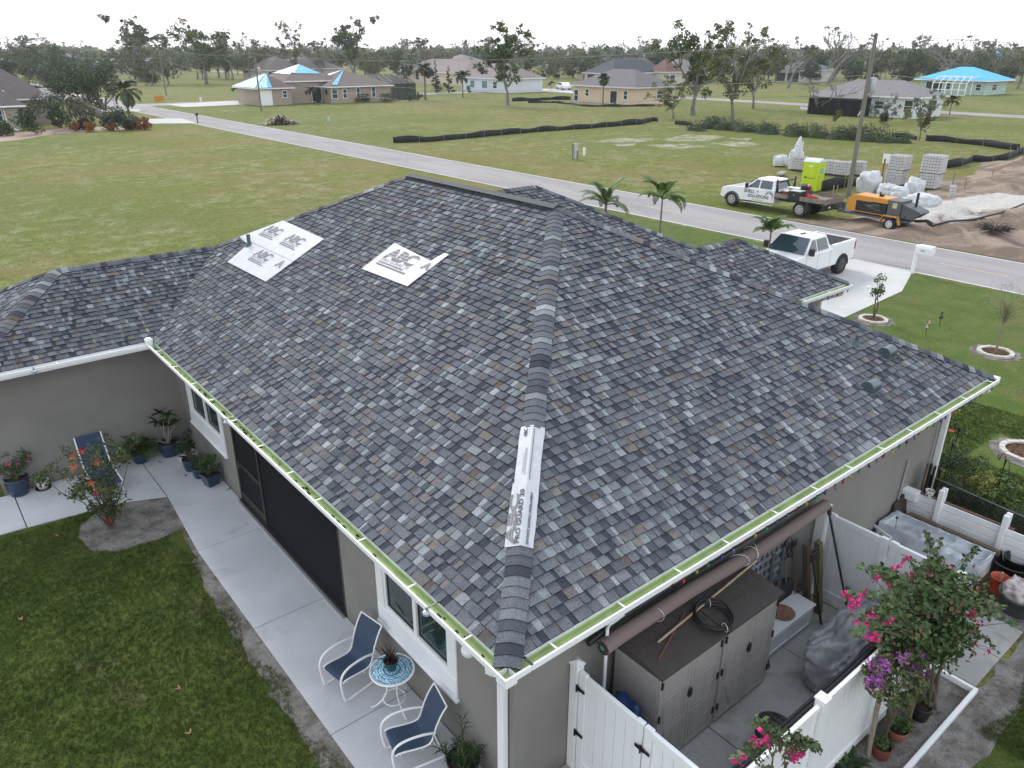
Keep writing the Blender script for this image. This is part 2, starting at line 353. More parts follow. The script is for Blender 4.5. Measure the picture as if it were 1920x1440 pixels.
def sheet(name, poly, z, m, rag=0., seg=.4, kind='structure'):
    """flat sheet; rag > 0 gives the outline a ragged natural edge"""
    pts = []
    if rag:
        for i, a in enumerate(poly):
            b = poly[(i+1) % len(poly)]; d = math.hypot(b[0]-a[0], b[1]-a[1]); n = max(1, min(160, int(d/seg)))
            nx, ny = -(b[1]-a[1])/(d+1e-9), (b[0]-a[0])/(d+1e-9)
            for k in range(n):
                t = k/n; x, y = a[0]+(b[0]-a[0])*t, a[1]+(b[1]-a[1])*t
                o = (noise.noise(Vector((x/seg*.6, y/seg*.6, 3.1))) + .5*noise.noise(Vector((x/seg*1.7, y/seg*1.7, 9.1))))*rag*min(1, .55*seg/rag) if k else 0
                pts.append((x+nx*o, y+ny*o))
    else: pts = list(poly)
    from mathutils.geometry import delaunay_2d_cdt
    n_ = len(pts); vv, _, ff, *_x = delaunay_2d_cdt([Vector(p) for p in pts], [(i, (i+1) % n_) for i in range(n_)], [], 1, 1e-5)
    ff = [f if (vv[f[1]]-vv[f[0]]).cross(vv[f[2]]-vv[f[0]]) > 0 else f[::-1] for f in ff]
    me = bpy.data.meshes.new(name); me.from_pydata([(p.x, p.y, z) for p in vv], [], ff); me.materials.append(m); me.update()
    o = bpy.data.objects.new(name, me); C.objects.link(o)
    if kind: o['kind'] = kind
    return o
sheet('ground', [(-900, -700), (2400, -700), (2400, 2600), (-900, 2600)], 0, G['field'])
sheet('lawn', [(-30, -14), (-.9, -14), (-.9, 11.4), (-1.2, 14.5), (-9, 14.2), (-30, 14.5)], .004, G['lawn'], rag=.25, seg=.5)
sheet('lawn', [(13.2, -14), (31.6, -14), (31.6, 30), (20, 30), (13.2, 20)], .004, G['front'], rag=.3, seg=.6)
sheet('lawn', [(-.9, -14), (13.2, -14), (13.2, -.4), (11.9, -2.7), (5.2, -3.1), (1, -3.0), (-.9, -1)], .006, G['lawn'], rag=.3, seg=.5)
# bare sandy strips
sheet('sand_strip', [(-1.02, -4), (-.5, -4), (-.5, 9.8), (-.94, 9.8), (-1.22, 7.5), (-1.28, 4), (-1.35, 0)], .010, G['sand'], rag=.22, seg=.18)
b_ = [at(*p)[:2] for p in ((148, 1008), (165, 1028), (215, 1036), (285, 1016), (350, 992), (358, 985), (338, 945), (318, 925), (235, 925), (150, 985))]
sheet('sand_bed', b_, .008, G['sand'], rag=.12, seg=.2)
sheet('sand_bed', [(1.3, -2.64), (9.55, -2.64), (9.55, .45), (9.9, .45), (12.2, -1.4), (12.1, -2.6), (10.2, -3.2), (8.2, -3.3), (6, -3.2), (4, -3.35), (1.3, -3.3)], .010, G['sand'], rag=.15, seg=.3)
sheet('sand_bed', [(1.5, -2.62), (7.35, -2.62), (7.35, -1.98), (1.5, -1.98)], .012, G['sand'])
sheet('garden_soil', [(9.9, .5), (13.6, .5), (13.9, -1.0), (12.4, -2.9), (9.9, -2.9)], .012, G['mulch'], rag=.1)
# patio slab: separate poured panels with joints
def slab(name, polys, z0, z1, m):
    for p in polys:
        bm = MB(); bm.prism(p, z0, z1); o = bm.build(name, m); o['kind'] = 'structure'; bev(o, .008, 1)
g = .006
PX = -.92
rows = [-4.5, -.85, 1.0, 3.05, 5.97, 8.9]
slab('patio', [[(PX, a+g), (.49, a+g), (.49, b-g), (PX, b-g)] for a, b in zip(rows[:-1], rows[1:])], -.1, .03, G['concrete'])
slab('patio', [[(PX, 8.9+g), (.49, 8.9+g), (.49, 13.78), (-.75, 13.78), (-.75, 11.42)],
               [(-.77, 11.44), (-.77, 13.78), (-3.45, 13.78), (-3.45, 12.05), (-1.57, 11.82)],
               [(-3.47, 12.06), (-3.47, 13.78), (-6.3, 13.78), (-6.3, 12.30)],
               [(-6.32, 12.31), (-6.32, 13.78), (-9.5, 13.78), (-9.5, 12.6)]], -.1, .03, G['concrete'])
# slab inside the fence and the pad beyond it
slab('side_slab', [[(1.3, -1.9), (3.55, -1.9), (3.55, .49), (1.3, .49)], [(3.565, -1.9), (5.9, -1.9), (5.9, .49), (3.565, .49)], [(5.915, -1.9), (7.5, -1.9), (7.5, .49), (5.915, .49)]], -.1, .025, G['oldconcrete'])
slab('side_slab', [[(7.52, -2.58), (8.48, -2.58), (8.48, .45), (7.52, .45)], [(8.495, -2.58), (9.5, -2.58), (9.5, .45), (8.495, .45)]], -.1, .03, G['oldconcrete'])

# road: asphalt strip, white edge lines, yellow dashes
RN, RF = 31.75, 37.55
sheet('road', [(RN, -120), (RF, -120), (RF, 420), (RN, 420)], .012, G['asphalt'])
WL = pm('road_paint_white', (.60, .60, .58), .8, var=.15, scale=2.); YL = pm('road_paint_yellow', (.50, .36, .22), .85, var=.2, scale=3)
for x in (RN+.05, RF-.17): sheet('road_edge_line', [(x, -120), (x+.12, -120), (x+.12, 420), (x, 420)], .016, WL)
bm = MB(); y = -30.4
while y < 300:
    bm.box(34.35, 34.46, y, y+3.0, .012, .0165); y += 9.3
o = bm.build('road_centre_line', YL); o['kind'] = 'structure'
# second street far behind and its cross road
sheet('road', [(131.5, -150), (137.8, -150), (137.8, 420), (131.5, 420)], .012, G['asphalt'])
sheet('road', [at(1500, 205)[:2], at(1590, 212)[:2], at(1590, 209)[:2], at(1500, 200)[:2]], .010, G['asphalt'])
sheet('road', [(37.5, 150), (131, 152), (131, 158), (37.5, 157)], .008, G['asphalt'])
sheet('road', [(-200, 262), (31.7, 236), (31.7, 229), (-200, 255)], .022, G['asphalt'])
# driveways
sheet('driveway', [at(1470, 560, 0)[:2] if False else (19.5, 8.2), (28.4, 8.7), (RN, 9.85), (RN, 16.4), (28.5, 15.8), (17.5, 15.6), (17.5, 7.9)], .014, G['white'])
sheet('driveway', [at(*p)[:2] for p in ((250, 226), (262, 223), (340, 222), (367, 230), (360, 231.5), (250, 232))], .020, G['white'])
sheet('driveway', [at(*p)[:2] for p in ((180, 205), (262, 205), (262, 209), (180, 209.5))], .020, G['white'])
sheet('driveway', [at(*p)[:2] for p in ((310, 196), (440, 189), (520, 190), (520, 193.5), (345, 201))], .020, G['white'])
sheet('driveway', [at(*p)[:2] for p in ((0, 157), (62, 156), (95, 163), (70, 166), (0, 163))], .012, G['concrete'])
sheet('driveway', [at(*p)[:2] for p in ((987, 166), (1063, 167), (1078, 175), (990, 169))], .014, G['concrete'])
sheet('driveway', [at(*p)[:2] for p in ((1060, 190), (1240, 192), (1240, 198), (1100, 199.5))], .012, G['sand'], rag=.8, seg=2)
# pale bare ground on the lot across the road
for q_ in (((1110, 266), (1160, 258), (1230, 260), (1200, 267)), ((1240, 262), (1290, 251), (1360, 256), (1330, 264), (1270, 266)), ((1330, 268), (1400, 264), (1430, 271), (1380, 276)), ((1210, 272), (1280, 270), (1330, 275), (1260, 280)), ((1150, 270), (1195, 268), (1190, 273), (1160, 275)), ((1350, 258), (1410, 259), (1400, 263))): sheet('bare_patch', [at(*p)[:2] for p in q_], .006, G['bare'], rag=1.3, seg=1.2)
# disturbed lot with sand heaps: a height field
def heightfield(name, x0, x1, y0, y1, step, fz, m, inside=None):
    nx, ny = int((x1-x0)/step)+1, int((y1-y0)/step)+1
    xs = np.linspace(x0, x1, nx); ys = np.linspace(y0, y1, ny); V = np.array([(x, y, fz(x, y)) for y in ys for x in xs])
    i = np.arange(nx*ny).reshape(ny, nx); F = np.stack([i[:-1, :-1], i[:-1, 1:], i[1:, 1:], i[1:, :-1]], -1).reshape(-1, 4)
    o = bpy.data.objects.new(name, mesh_np(name, V, F, m, smooth=True)); C.objects.link(o); return o
DX = [(37.7, 21.5), (39.5, 18.5), (44, 18), (50, 17.5), (58, 21.5), (66, 21), (75, 24), (80, 20), (90, 20), (90, -40), (37.7, -40)]
def inpoly(x, y, P):
    c = False; n = len(P)
    for i in range(n):
        (xa, ya), (xb, yb) = P[i], P[i-1]
        if (ya > y) != (yb > y) and x < (xb-xa)*(y-ya)/(yb-ya)+xa: c = not c
    return c
def edge_d(x, y, P):
    d = 1e9
    for i in range(len(P)):
        a, b = Vector(P[i]), Vector(P[i-1]); p = Vector((x, y)); t = max(0, min(1, (p-a).dot(b-a)/(b-a).length_squared)); d = min(d, (a+(b-a)*t-p).length)
    return d
HEAPS = [(62, 15, 5, .9), (70, 16, 5, 1.0), (67, 8, 5, .9), (57, 7, 5, .8), (78, 17, 6, .9), (55, 2, 4, .9), (50, 11, 5, .5), (74, 5, 8, 1.0)]
def dz(x, y):
    e_ = edge_d(x, y, DX); k = min(1, e_/2.5) if inpoly(x, y, DX) else -.3*min(1, e_)
    if k < 0: return -.15
    h = sum(a*math.exp(-((x-cx)**2+(y-cy)**2)/(r*r*.5)) for cx, cy, r, a in HEAPS)
    n = noise.noise(Vector((x*.35, y*.35, 0)))*.45 + abs(noise.noise(Vector((x*.6, y*.6, 2))))*.5 + noise.noise(Vector((x*1.1, y*1.1, 4)))*.10 + noise.noise(Vector((x*.2, y*.9, 8)))*.12
    return .02 + k*(h + max(-.05, .12+n))*min(1, e_/1.2)
o = heightfield('dirt_lot', 37.7, 90, -40, 24, .4, dz, G['dirt']); o['kind'] = 'structure'
a_ = o.data.attributes.new('pale', 'FLOAT', 'POINT'); PAL_ = [(44.5, 15.5), (50, 14.5), (54, 11), (56, 7), (54, 2)]; PAL2 = [(60, 12), (66, 10.5), (74, 12)]
def dseg(x, y, P): return min(((Vector((x, y))-(Vector(p)+(Vector(q)-Vector(p))*max(0, min(1, (Vector((x, y))-Vector(p)).dot(Vector(q)-Vector(p))/(Vector(q)-Vector(p)).length_squared)))).length) for p, q in zip(P[:-1], P[1:]))
a_.data.foreach_set('value', [max(0, 1.05-dseg(v.co.x, v.co.y, PAL_)/4.2, .75-dseg(v.co.x, v.co.y, PAL2)/3.) if v.co.x > 40 and v.co.y > -4 else 0 for v in o.data.vertices])

# grass tufts in the near lawns (real blades where the lawn is close)
def tufts(name, n, xr, yr, ok, h=.05, m=None, zb=.004):
    P = np.empty((0, 2))
    while len(P) < n:
        q = np.stack([rng.uniform(*xr, n), rng.uniform(*yr, n)], 1); P = np.vstack([P, q[ok(q[:, 0], q[:, 1])]])
    P = P[:n]; k = 5; Q = np.repeat(P, k, 0) + rng.normal(0, .018, (n*k, 2)); N_ = n*k
    th = rng.uniform(0, 2*np.pi, N_); hh = h*rng.uniform(.5, 1.3, N_); wd = rng.uniform(.004, .008, N_)
    lean = rng.uniform(.3, 1.1, N_)*hh; ph = rng.uniform(0, 2*np.pi, N_)
    B = np.column_stack([Q, np.full(N_, zb)]); s_ = np.column_stack([np.cos(th), np.sin(th), np.zeros(N_)])*wd[:, None]
    T = B + np.column_stack([np.cos(ph)*lean, np.sin(ph)*lean, hh])
    V = np.stack([B-s_, B+s_, T], 1).reshape(-1, 3); F = np.arange(N_*3).reshape(-1, 3)
    tn = np.clip(np.repeat([.5+.5*noise.noise(Vector((a*.8, b*.8, 0))) for a, b in P], k)+rng.uniform(-.3, .3, N_), 0, 1)
    o = bpy.data.objects.new(name, mesh_np(name, V, F, m, tone=tn)); C.objects.link(o); o['kind'] = 'stuff'; return o
GRB = pm('grass_blade', (.076, .104, .022), .7, var=.25, scale=1.1, attr='tone', tvar=.3, spec=.2)
def inP(x, y): return np.array([inpoly(a, c, b_) for a, c in zip(x, y)], bool)
def okb(x, y): return (x < -1.12 + .12*np.sin(y*3.1)) & (~inP(x, y))
tufts('grass', 70000, (-11, -1.0), (-1.5, 11.9), okb, .05, GRB)
def okr(x, y): return (x > 6.6) & (y < -3.05-.1*np.sin(x*2.7))
tufts('grass', 14000, (6.6, 12), (-5.2, -3.0), okr, .05, GRB)
def okf(x, y): return (x > 12.3) & ~((np.abs(x-16.4) < 1.0) & (np.abs(y+.1) < .9))
tufts('grass', 22000, (12.3, 19), (-3.2, 4.5), okf, .06, pm('grass_blade_front', (.085, .125, .028), .7, var=.4, scale=1.1, attr='tone', tvar=.45, spec=.2))
# ================================================================ MAIN HOUSE
E0, W0, L0, WW, YM, XE, SL = 3.1, 13.0, 13.30, 2.6376, 18.575, 3.92, .5093
CT = 1/math.sqrt(1+SL*SL); ST = SL*CT
house = thing('house', 'taupe stucco house with the large grey shingled hip roof in the foreground', 'house', (0, 0, 0))
# --- walls (boxes round the openings)
FL = pm('soffit_white', (.70, .70, .70), .6, var=.03)
def wall(name, boxes, m=STUCCO, parent=house):
    b = MB()
    for q in boxes: b.box(*q)
    return b.build(name, m, parent)
ZT = 2.92
wall('wall', [(.5, .7, .5, 1.95, 0, ZT), (.5, .7, 1.95, 3.75, 0, 1.20), (.5, .7, 1.95, 3.75, 2.45, ZT), (.5, .7, 3.75, 5.22, 0, ZT),
              (.5, .7, 5.22, 10.22, 2.50, ZT), (.5, .7, 10.22, 10.92, 0, ZT), (.5, .7, 10.92, 12.9, 0, 1.28), (.5, .7, 10.92, 12.9, 2.45, ZT), (.5, .7, 12.9, 13.8, 0, ZT)])
wall('wall', [(.7, 12.5, .5, .7, 0, ZT)])
wall('wall', [(-3.62, .7, 13.8, 14.0, 0, ZT)])
wall('wall', [(-3.62, -3.42, 14.0, 18.1, 0, ZT)])
wall('wall', [(12.3, 12.5, .7, 18, 0, ZT)])
wall('wall', [(12.5, 16.8, 6.05, 6.25, 0, ZT), (16.6, 16.8, 6.25, 6.7, 0, ZT), (16.6, 16.8, 9.2, 9.8, 0, ZT), (16.6, 16.8, 6.7, 9.2, 2.3, ZT), (12.5, 16.8, 9.6, 9.8, 0, ZT)])
wall('wall', [(12.5, 15.8, 9.8, 10.0, 0, ZT), (15.6, 15.8, 10.0, 17.3, 0, ZT), (-3.42, 15.6, 18.0, 18.2, 0, ZT)])
b = MB(); b.box(.72, 2.2, 10.9, 13, 0, 2.9); 
# trim bands, windows
def window(y0, y1, z0, z1, nm='window'):
    t = MB(); w_ = .20
    t.box(.47, .56, y0-w_, y1+w_, z0-.34, z0-.001)             # sill band
    t.box(.475, .56, y0-w_, y0-.001, z0, z1+w_); t.box(.475, .56, y1+.001, y1+w_, z0, z1+w_); t.box(.475, .56, y0, y1, z1, z1+w_)
    t.box(.44, .60, y0-w_-.02, y1+w_+.02, z0-.40, z0-.341)
    fr = t.build('window', WHITE, house); bev(fr, .008, 1)
    f = MB(); m_ = (y0+y1)/2; f.box(.50, .66, y0, y1, z0, z0+.06); f.box(.50, .66, y0, y1, z1-.05, z1)
    for a, b_ in ((y0, y0+.06), (m_-.045, m_+.045), (y1-.06, y1)): f.box(.501, .659, a, b_, z0+.06, z1-.05)
    f.build('frame', WHITE, fr)
    for a, b_, d in ((y0+.06, m_-.045, .535), (m_+.045, y1-.06, .525)):
        s = MB(); q = .016; s.box(d, d+.03, a, b_, z0+.06, z0+.06+q); s.box(d, d+.03, a, b_, z1-.05-q, z1-.05); s.box(d+.001, d+.029, a, a+q, z0+.06+q, z1-.05-q); s.box(d+.001, d+.029, b_-q, b_, z0+.06+q, z1-.05-q)
        s.build('sash', DARKM, fr)
        g_ = MB(); g_.box(d+.012, d+.018, a+q, b_-q, z0+.06+q, z1-.05-q); g_.build('pane', GLASS, fr)
    return fr
window(1.95, 3.75, 1.20, 2.45); window(10.92, 12.9, 1.28, 2.45)
CURT = pm('interior_curtain', (.14, .18, .16), .9, var=.4, scale=6, stretch=(1, 9, .3))
for a, b_ in ((1.95, 3.75), (10.92, 12.9)):
    c = MB(); n = 28
    for i in range(n): y = a+(b_-a)*i/n; c.box(.78+.03*math.sin(i*1.9), .80+.03*math.sin(i*1.9), y, y+(b_-a)/n*.97, 1.2, 2.45)
    c.build('curtain', CURT, house)
# lanai opening: screen door and two big dark screen panels in a bronze frame
BRZ = pm('bronze_frame', (.035, .032, .030), .45, .3); SCR = pm('insect_screen', (.010, .011, .014), .75, var=.15, scale=3, spec=.15)
sd_ = MB(); sd_.box(.50, .60, 5.22, 5.30, .08, 2.5); sd_.box(.50, .60, 10.14, 10.22, .08, 2.5); sd_.box(.50, .60, 5.30, 10.14, 2.42, 2.5); sd_.box(.45, .62, 5.22, 10.22, .03, .08)
scr = sd_.build('screen_wall', BRZ, house); bev(scr, .005, 1)
f = MB(); f.box(.50, .57, 8.78, 8.86, .08, 2.42); f.box(.51, .56, 8.86, 10.14, 1.0, 1.08); f.box(.51, .56, 8.86, 10.14, .08, .3); f.build('mullion', BRZ, scr)
for a, b_, z in ((5.30, 8.78, .10), (8.86, 10.14, .30)): f = MB(); f.box(.535, .545, a, b_, z, 2.42); f.build('screen_panel', SCR, scr)
f = MB(); f.box(.40, .445, 5.22, 10.22, .03, .05); f.build('threshold', pm('alu_track', (.5, .5, .5), .4, .6), scr)
f = MB(); f.cyl((.50, 9.95, 1.04), (.44, 9.95, 1.04), .018); f.box(.44, .455, 9.84, 9.97, 1.03, 1.055); f.build('door_handle', pm('steel', (.6, .6, .6), .25, 1), scr)
f = MB(); f.box(.7, .75, 10.24, 10.26, 0, 2.5); 
# --- roof decks
def zroof(px_in): return E0 + SL*px_in
DECK = pm('roof_felt', (.03, .03, .034), .9)
d = MB(); h = E0-.03
def fac(p): d.add([(x, y, z-.03) for x, y, z in p], [tuple(range(len(p)))])
zr = E0+SL*6.5
fac([(0, 0, E0), (W0/2, W0/2, zr), (W0/2, YM-6.5, zr), (WW, L0+WW, E0+SL*WW), (0, L0, E0)])
fac([(0, 0, E0), (W0, 0, E0), (6.5, 6.5, zr)])
fac([(W0, 0, E0), (W0, YM, E0), (6.5, YM-6.5, zr), (6.5, 6.5, zr)])
fac([(W0, YM, E0), (0, YM, E0), (6.5, YM-6.5, zr)])
zw = E0+SL*WW
fac([(-XE, L0, E0), (0, L0, E0), (WW, L0+WW, zw), (-XE+WW, L0+WW, zw)]); fac([(-XE, L0, E0), (-XE+WW, L0+WW, zw), (-XE, YM, E0)])
fac([(-XE, YM, E0), (-XE+WW, L0+WW, zw), (WW, L0+WW, zw), (0.6, YM, E0)])
z2 = E0+SL*4.72
fac([(8.28, 13.12, z2), (13, 8.4, E0), (16.35, 8.4, E0), (11.63, 13.12, z2)]); fac([(11.63, 13.12, z2), (16.35, 8.4, E0), (16.35, 17.84, E0)]); fac([(8.28, 13.12, z2), (11.63, 13.12, z2), (16.35, 17.84, E0), (13, 17.84, E0)])
z3 = E0+SL*2.35
fac([(13, 5.55, E0), (17.28, 5.55, E0), (14.93, 7.9, z3), (10.65, 7.9, z3)]); fac([(17.28, 5.55, E0), (17.28, 10.25, E0), (14.93, 7.9, z3)]); fac([(17.28, 10.25, E0), (13, 10.25, E0), (10.65, 7.9, z3), (14.93, 7.9, z3)])
roof = d.build('roof', DECK, house)
s_ = MB(); s_.box(-.02, .5, -.02, 13.28, 2.92, 2.95); s_.box(.5, 13.02, -.02, .5, 2.92, 2.949); s_.box(-XE, -.02, 13.28, 13.8, 2.92, 2.951); s_.box(13, 17.28, 5.55, 6.05, 2.92, 2.95); s_.box(16.8, 17.28, 6.05, 10.25, 2.92, 2.949); s_.box(-XE, -3.62, 13.8, YM, 2.92, 2.949)
s_.build('soffit', FL, house)
s_ = MB()
s_.box(0, .02, .02, 13.28, 2.95, 3.07); s_.box(0, 13.0, 0, .02, 2.95, 3.071); s_.box(-XE, 0, 13.28, 13.30, 2.95, 3.07); s_.box(-XE-.02, -XE, 13.28, YM, 2.95, 3.071); s_.box(13, 17.28, 5.55, 5.57, 2.95, 3.07); s_.box(17.28, 17.3, 5.55, 10.25, 2.95, 3.071); s_.box(13, 13.02, .0, 5.5, 2.95, 3.069)
s_.build('fascia', WHITEP, house)

# --- shingles: every tab has its own slab, tucked under the course above
SHM = pm('shingle_granules', (.1, .1, .1), .95, var=.38, scale=55, attr='col', spec=.15, detail=2)
# slow weathering variation comes on top of the tab colour
PAL = [((.094, .100, .114), 46), ((.078, .084, .096), 22), ((.120, .126, .138), 14), ((.110, .103, .099), 8), ((.060, .064, .078), 4), ((.165, .178, .186), 3)]
PAT = [((.038, .041, .053), 28), ((.055, .058, .072), 14), ((.098, .103, .115), 20), ((.185, .200, .210), 13), ((.155, .180, .182), 8), ((.235, .245, .255), 4), ((.128, .114, .104), 7), ((.085, .072, .068), 5)]
TC, TW_ = [p for p, _ in PAT], [w_ for _, w_ in PAT]
PC = [p for p, _ in PAL]; PWt = [w_ for _, w_ in PAL]
def pcol(k=1., thin=False):
    c = random.choices(TC, TW_)[0] if thin else random.choices(PC, PWt)[0]; j = random.uniform(.88, 1.12)*k*1.24; return (c[0]*j, c[1]*j, c[2]*j, 1)
def clip(poly, clipper):
    out = poly
    for i in range(len(clipper)):
        a, b_ = clipper[i], clipper[(i+1) % len(clipper)]; inp, out = out, []
        if not inp: return []
        def sd(p): return (b_[0]-a[0])*(p[1]-a[1]) - (b_[1]-a[1])*(p[0]-a[0])
        for j in range(len(inp)):
            p, q = inp[j-1], inp[j]; sp_, sq = sd(p), sd(q)
            if (sp_ >= 0) != (sq >= 0): t = sp_/(sp_-sq); out.append((p[0]+(q[0]-p[0])*t, p[1]+(q[1]-p[1])*t))
            if sq >= 0: out.append(q)
    return out
def area(p): return .5*sum(p[i-1][0]*p[i][1]-p[i][0]*p[i-1][1] for i in range(len(p)))
EXP = .143
TABS = []     # (verts, faces, colour, screen size)
def facet(O, e_, inn, plan, kshade=1., holes=()):
    O = Vector(O); e3 = Vector((e_[0], e_[1], 0)); up = Vector((inn[0]*CT, inn[1]*CT, ST)); n = e3.cross(up)
    if n.z < 0: n = -n
    P2 = [((Vector((x, y, 0))-Vector((O.x, O.y, 0))).dot(e3), (x-O.x)*inn[0]/CT+(y-O.y)*inn[1]/CT) for x, y in plan]
    if area(P2) < 0: P2.reverse()
    # the first course hangs 2 cm over the edge
    P2 = [(u, v if v > 1e-3 else -.025) for u, v in P2]
    us = [p[0] for p in P2]; vmax = max(p[1] for p in P2); k = 0
    while k*EXP < vmax:
        v0 = k*EXP - (.008 if k == 0 else 0); v1 = (k+1)*EXP + .012; u = min(us) - random.uniform(0, .9)
        wob = random.uniform(-.002, .002)
        thick = True
        while u < max(us):
            wd = random.choice((.08, .11, .14, .17, .21)) if thick else random.choice((.045, .065, .085, .11, .14)); 
            p = clip([(u, v0+wob), (u+wd-.003, v0+wob), (u+wd-.003, v1), (u, v1)], P2); 
            if len(p) >= 3 and area(p) > .0012:
                cx, cy = sum(a for a, _ in p)/len(p), sum(b_ for _, b_ in p)/len(p)
                t0 = (.024 if thick else .012) + random.uniform(-.0012, .0018)
                def z(v): return t0 + (.0015-t0)*max(0, min(1, (v-v0)/(v1-v0)))
                top = [O + e3*a + up*b_ + n*z(b_) for a, b_ in p]; bot = [O + e3*a + up*b_ - n*.004 for a, b_ in p]; m_ = len(p)
                fs = [tuple(range(m_))] + [(i, m_+i, m_+(i+1) % m_, (i+1) % m_) for i in range(m_)]
                if (top[1]-top[0]).cross(top[2]-top[1]).dot(n) < 0: fs = [tuple(reversed(f_)) for f_ in fs]
                c = O + e3*cx + up*cy; X_, Y_, D = proj(c)
                if D > 0 and not (-260 < X_ < 2180 and Y_ < 1600) and False: pass
                vis = (0 < X_ < 1920 and 0 < Y_ < 1440)
                sz = area(p)/D**2*abs((Vector(CAM)-c).normalized().dot(n)) if vis else 0
                if c_in(c.x, c.y, holes): pass
                else: TABS.append(([tuple(q) for q in top+bot], fs, pcol(kshade, not thick), sz))
            u += wd; thick = not thick
        k += 1
def c_in(x, y, holes): return any(inpoly(x, y, h_) for h_ in holes)
def onL(px, py, off=0.):      # pixel -> point on the left slope
    d_ = ray(px, py); n = np.array([-SL, 0, 1]); o = np.array([0, 0, E0+off]); t = (n@(o-CAM))/(n@d_); v = CAM+t*d_; return Vector(v)
def onR(px, py, off=0.):
    d_ = ray(px, py); n = np.array([0, -SL, 1]); o = np.array([0, 0, E0+off]); t = (n@(o-CAM))/(n@d_); v = CAM+t*d_; return Vector(v)
facet((0, 0, E0), (0, 1), (1, 0), [(0, 0), (0, L0), (WW, L0+WW), (6.5, YM-6.5), (6.5, 6.5)])
facet((0, 0, E0), (1, 0), (0, 1), [(0, 0), (13, 0), (6.5, 6.5)])
facet((0, L0, E0), (1, 0), (0, 1), [(-XE, L0), (0, L0), (WW, L0+WW), (-XE+WW, L0+WW)], .9)
facet((-XE, L0, E0), (0, 1), (1, 0), [(-XE, L0), (-XE+WW, L0+WW), (-XE, YM)])
facet((13, 8.4, E0), (1, 0), (0, 1), [(8.28, 13.12), (13, 8.4), (16.35, 8.4), (11.63, 13.12)])
facet((13, 5.55, E0), (1, 0), (0, 1), [(13, 5.55), (17.28, 5.55), (14.93, 7.9), (10.65, 7.9)])
TABS.sort(key=lambda t: -t[3])
EDGE = (.016, .016, .018, 1)      # near-black cut asphalt edge, which also paints the shadow line under each course
def tabmesh(name, tabs):
    V, F, Cc = [], [], []
    for vs_, fs, c, _ in tabs:
        o_ = len(V); V += vs_
        for i_f, f_ in enumerate(fs): F.append(tuple(i+o_ for i in f_)); Cc += (c if (i_f == 0 or len(fs) > 8 and i_f < 5) else EDGE)
    me = bpy.data.meshes.new(name); me.from_pydata(V, [], F); me.materials.append(SHM)
    a = me.attributes.new('col', 'FLOAT_COLOR', 'FACE'); a.data.foreach_set('color', Cc); return me
for t in TABS[:300]: link(bpy.data.objects.new('shingle', tabmesh('shingle', [t])), roof)
o = link(bpy.data.objects.new('shingle_field', tabmesh('shingle_field', TABS[300:])), roof); o['kind'] = 'stuff'
# --- hip and ridge caps
CAPS = []
def caps(A, B, n1, n2, exp=.146, hw=.165, skip=()):
    """A low end, B high end; n1/n2: outward slope normals of the two planes"""
    A, B = Vector(A), Vector(B); d_ = (B-A).normalized(); Ln = (B-A).length; n1, n2 = Vector(n1).normalized(), Vector(n2).normalized(); up = (n1+n2).normalized()
    p1 = d_.cross(n1).normalized(); p2 = d_.cross(n2).normalized()
    if p1.dot(n2) > 0: p1 = -p1
    if p2.dot(n1) > 0: p2 = -p2
    # lie on each plane, away from the ridge
    if p1.dot(p2) > 0: p2 = -p2
    k = 0
    while k*exp < Ln-.03:
        s0, s1 = k*exp, min(Ln, (k+1)*exp+.02); k += 1
        if any(a <= s0 < b_ for a, b_ in skip): continue
        hw_ = hw+random.uniform(-.004, .004); tw = random.uniform(-.004, .004)
        def row(s, t, x): 
            c = A + d_*s
            return [c+p1*(hw_+tw)+n1*(t*.85+.004), c+p1*.08+n1*(t+.010), c+p1*.02+up*(t+.010), c+p2*.02+up*(t+.010), c+p2*.08+n2*(t+.010), c+p2*(hw_-tw)+n2*(t*.85+.004)]
        a, b_ = row(s0, .032, 0), row(s1, .022, 0); lo = [a[0]-n1*.026, a[1]-n1*.03, a[2]-up*.03, a[3]-up*.03, a[4]-n2*.03, a[5]-n2*.026]
        lo2 = [b_[0]-n1*.02, b_[5]-n2*.02]
        vs_ = a+b_+lo+lo2; fs = [(i, i+1, i+7, i+6) for i in range(5)] + [(i+1, i, i+12, i+13) for i in range(5)] + [(0, 6, 18, 12), (11, 5, 17, 19)]
        if (a[1]-a[0]).cross(b_[0]-a[0]).dot(n1) < 0: fs = [tuple(reversed(f_)) for f_ in fs]
        X_, Y_, D = proj(A+d_*s0)
        CAPS.append(([tuple(q) for q in vs_], fs, pcol(.98, random.random() < .45), 1/D if 0 < X_ < 1920 and 0 < Y_ < 1440 else 0))
nX, nx_, nY, ny_ = (SL, 0, 1), (-SL, 0, 1), (0, SL, 1), (0, -SL, 1)
H1 = math.sqrt(2+SL*SL)       # true length per metre of plan offset along a hip
caps((-.03, -.03, E0-.015), (6.5, 6.5, zr), nx_, ny_, skip=((1.06*H1, 2.40*H1),))
caps((13.01, -.01, E0-.01), (6.5, 6.5, zr), ny_, nX)
caps((WW, L0+WW, zw), (6.5, YM-6.5, zr), nx_, nY, skip=((0.5*H1, 1.40*H1),))
caps((WW, L0+WW, zw), (-XE+WW, L0+WW, zw), ny_, nY)
caps((-XE, L0, E0), (-XE+WW, L0+WW, zw), ny_, nx_, hw=.2)
caps((-XE, YM, E0), (-XE+WW, L0+WW, zw), nY, nx_)
caps((8.28, 13.12, z2), (11.63, 13.12, z2), ny_, nY, .19); caps((16.35, 8.4, E0), (11.63, 13.12, z2), ny_, nX, .19)
caps((10.65, 7.9, z3), (14.93, 7.9, z3), ny_, nY, .17); caps((17.28, 5.55, E0), (14.93, 7.9, z3), ny_, nX, .17)
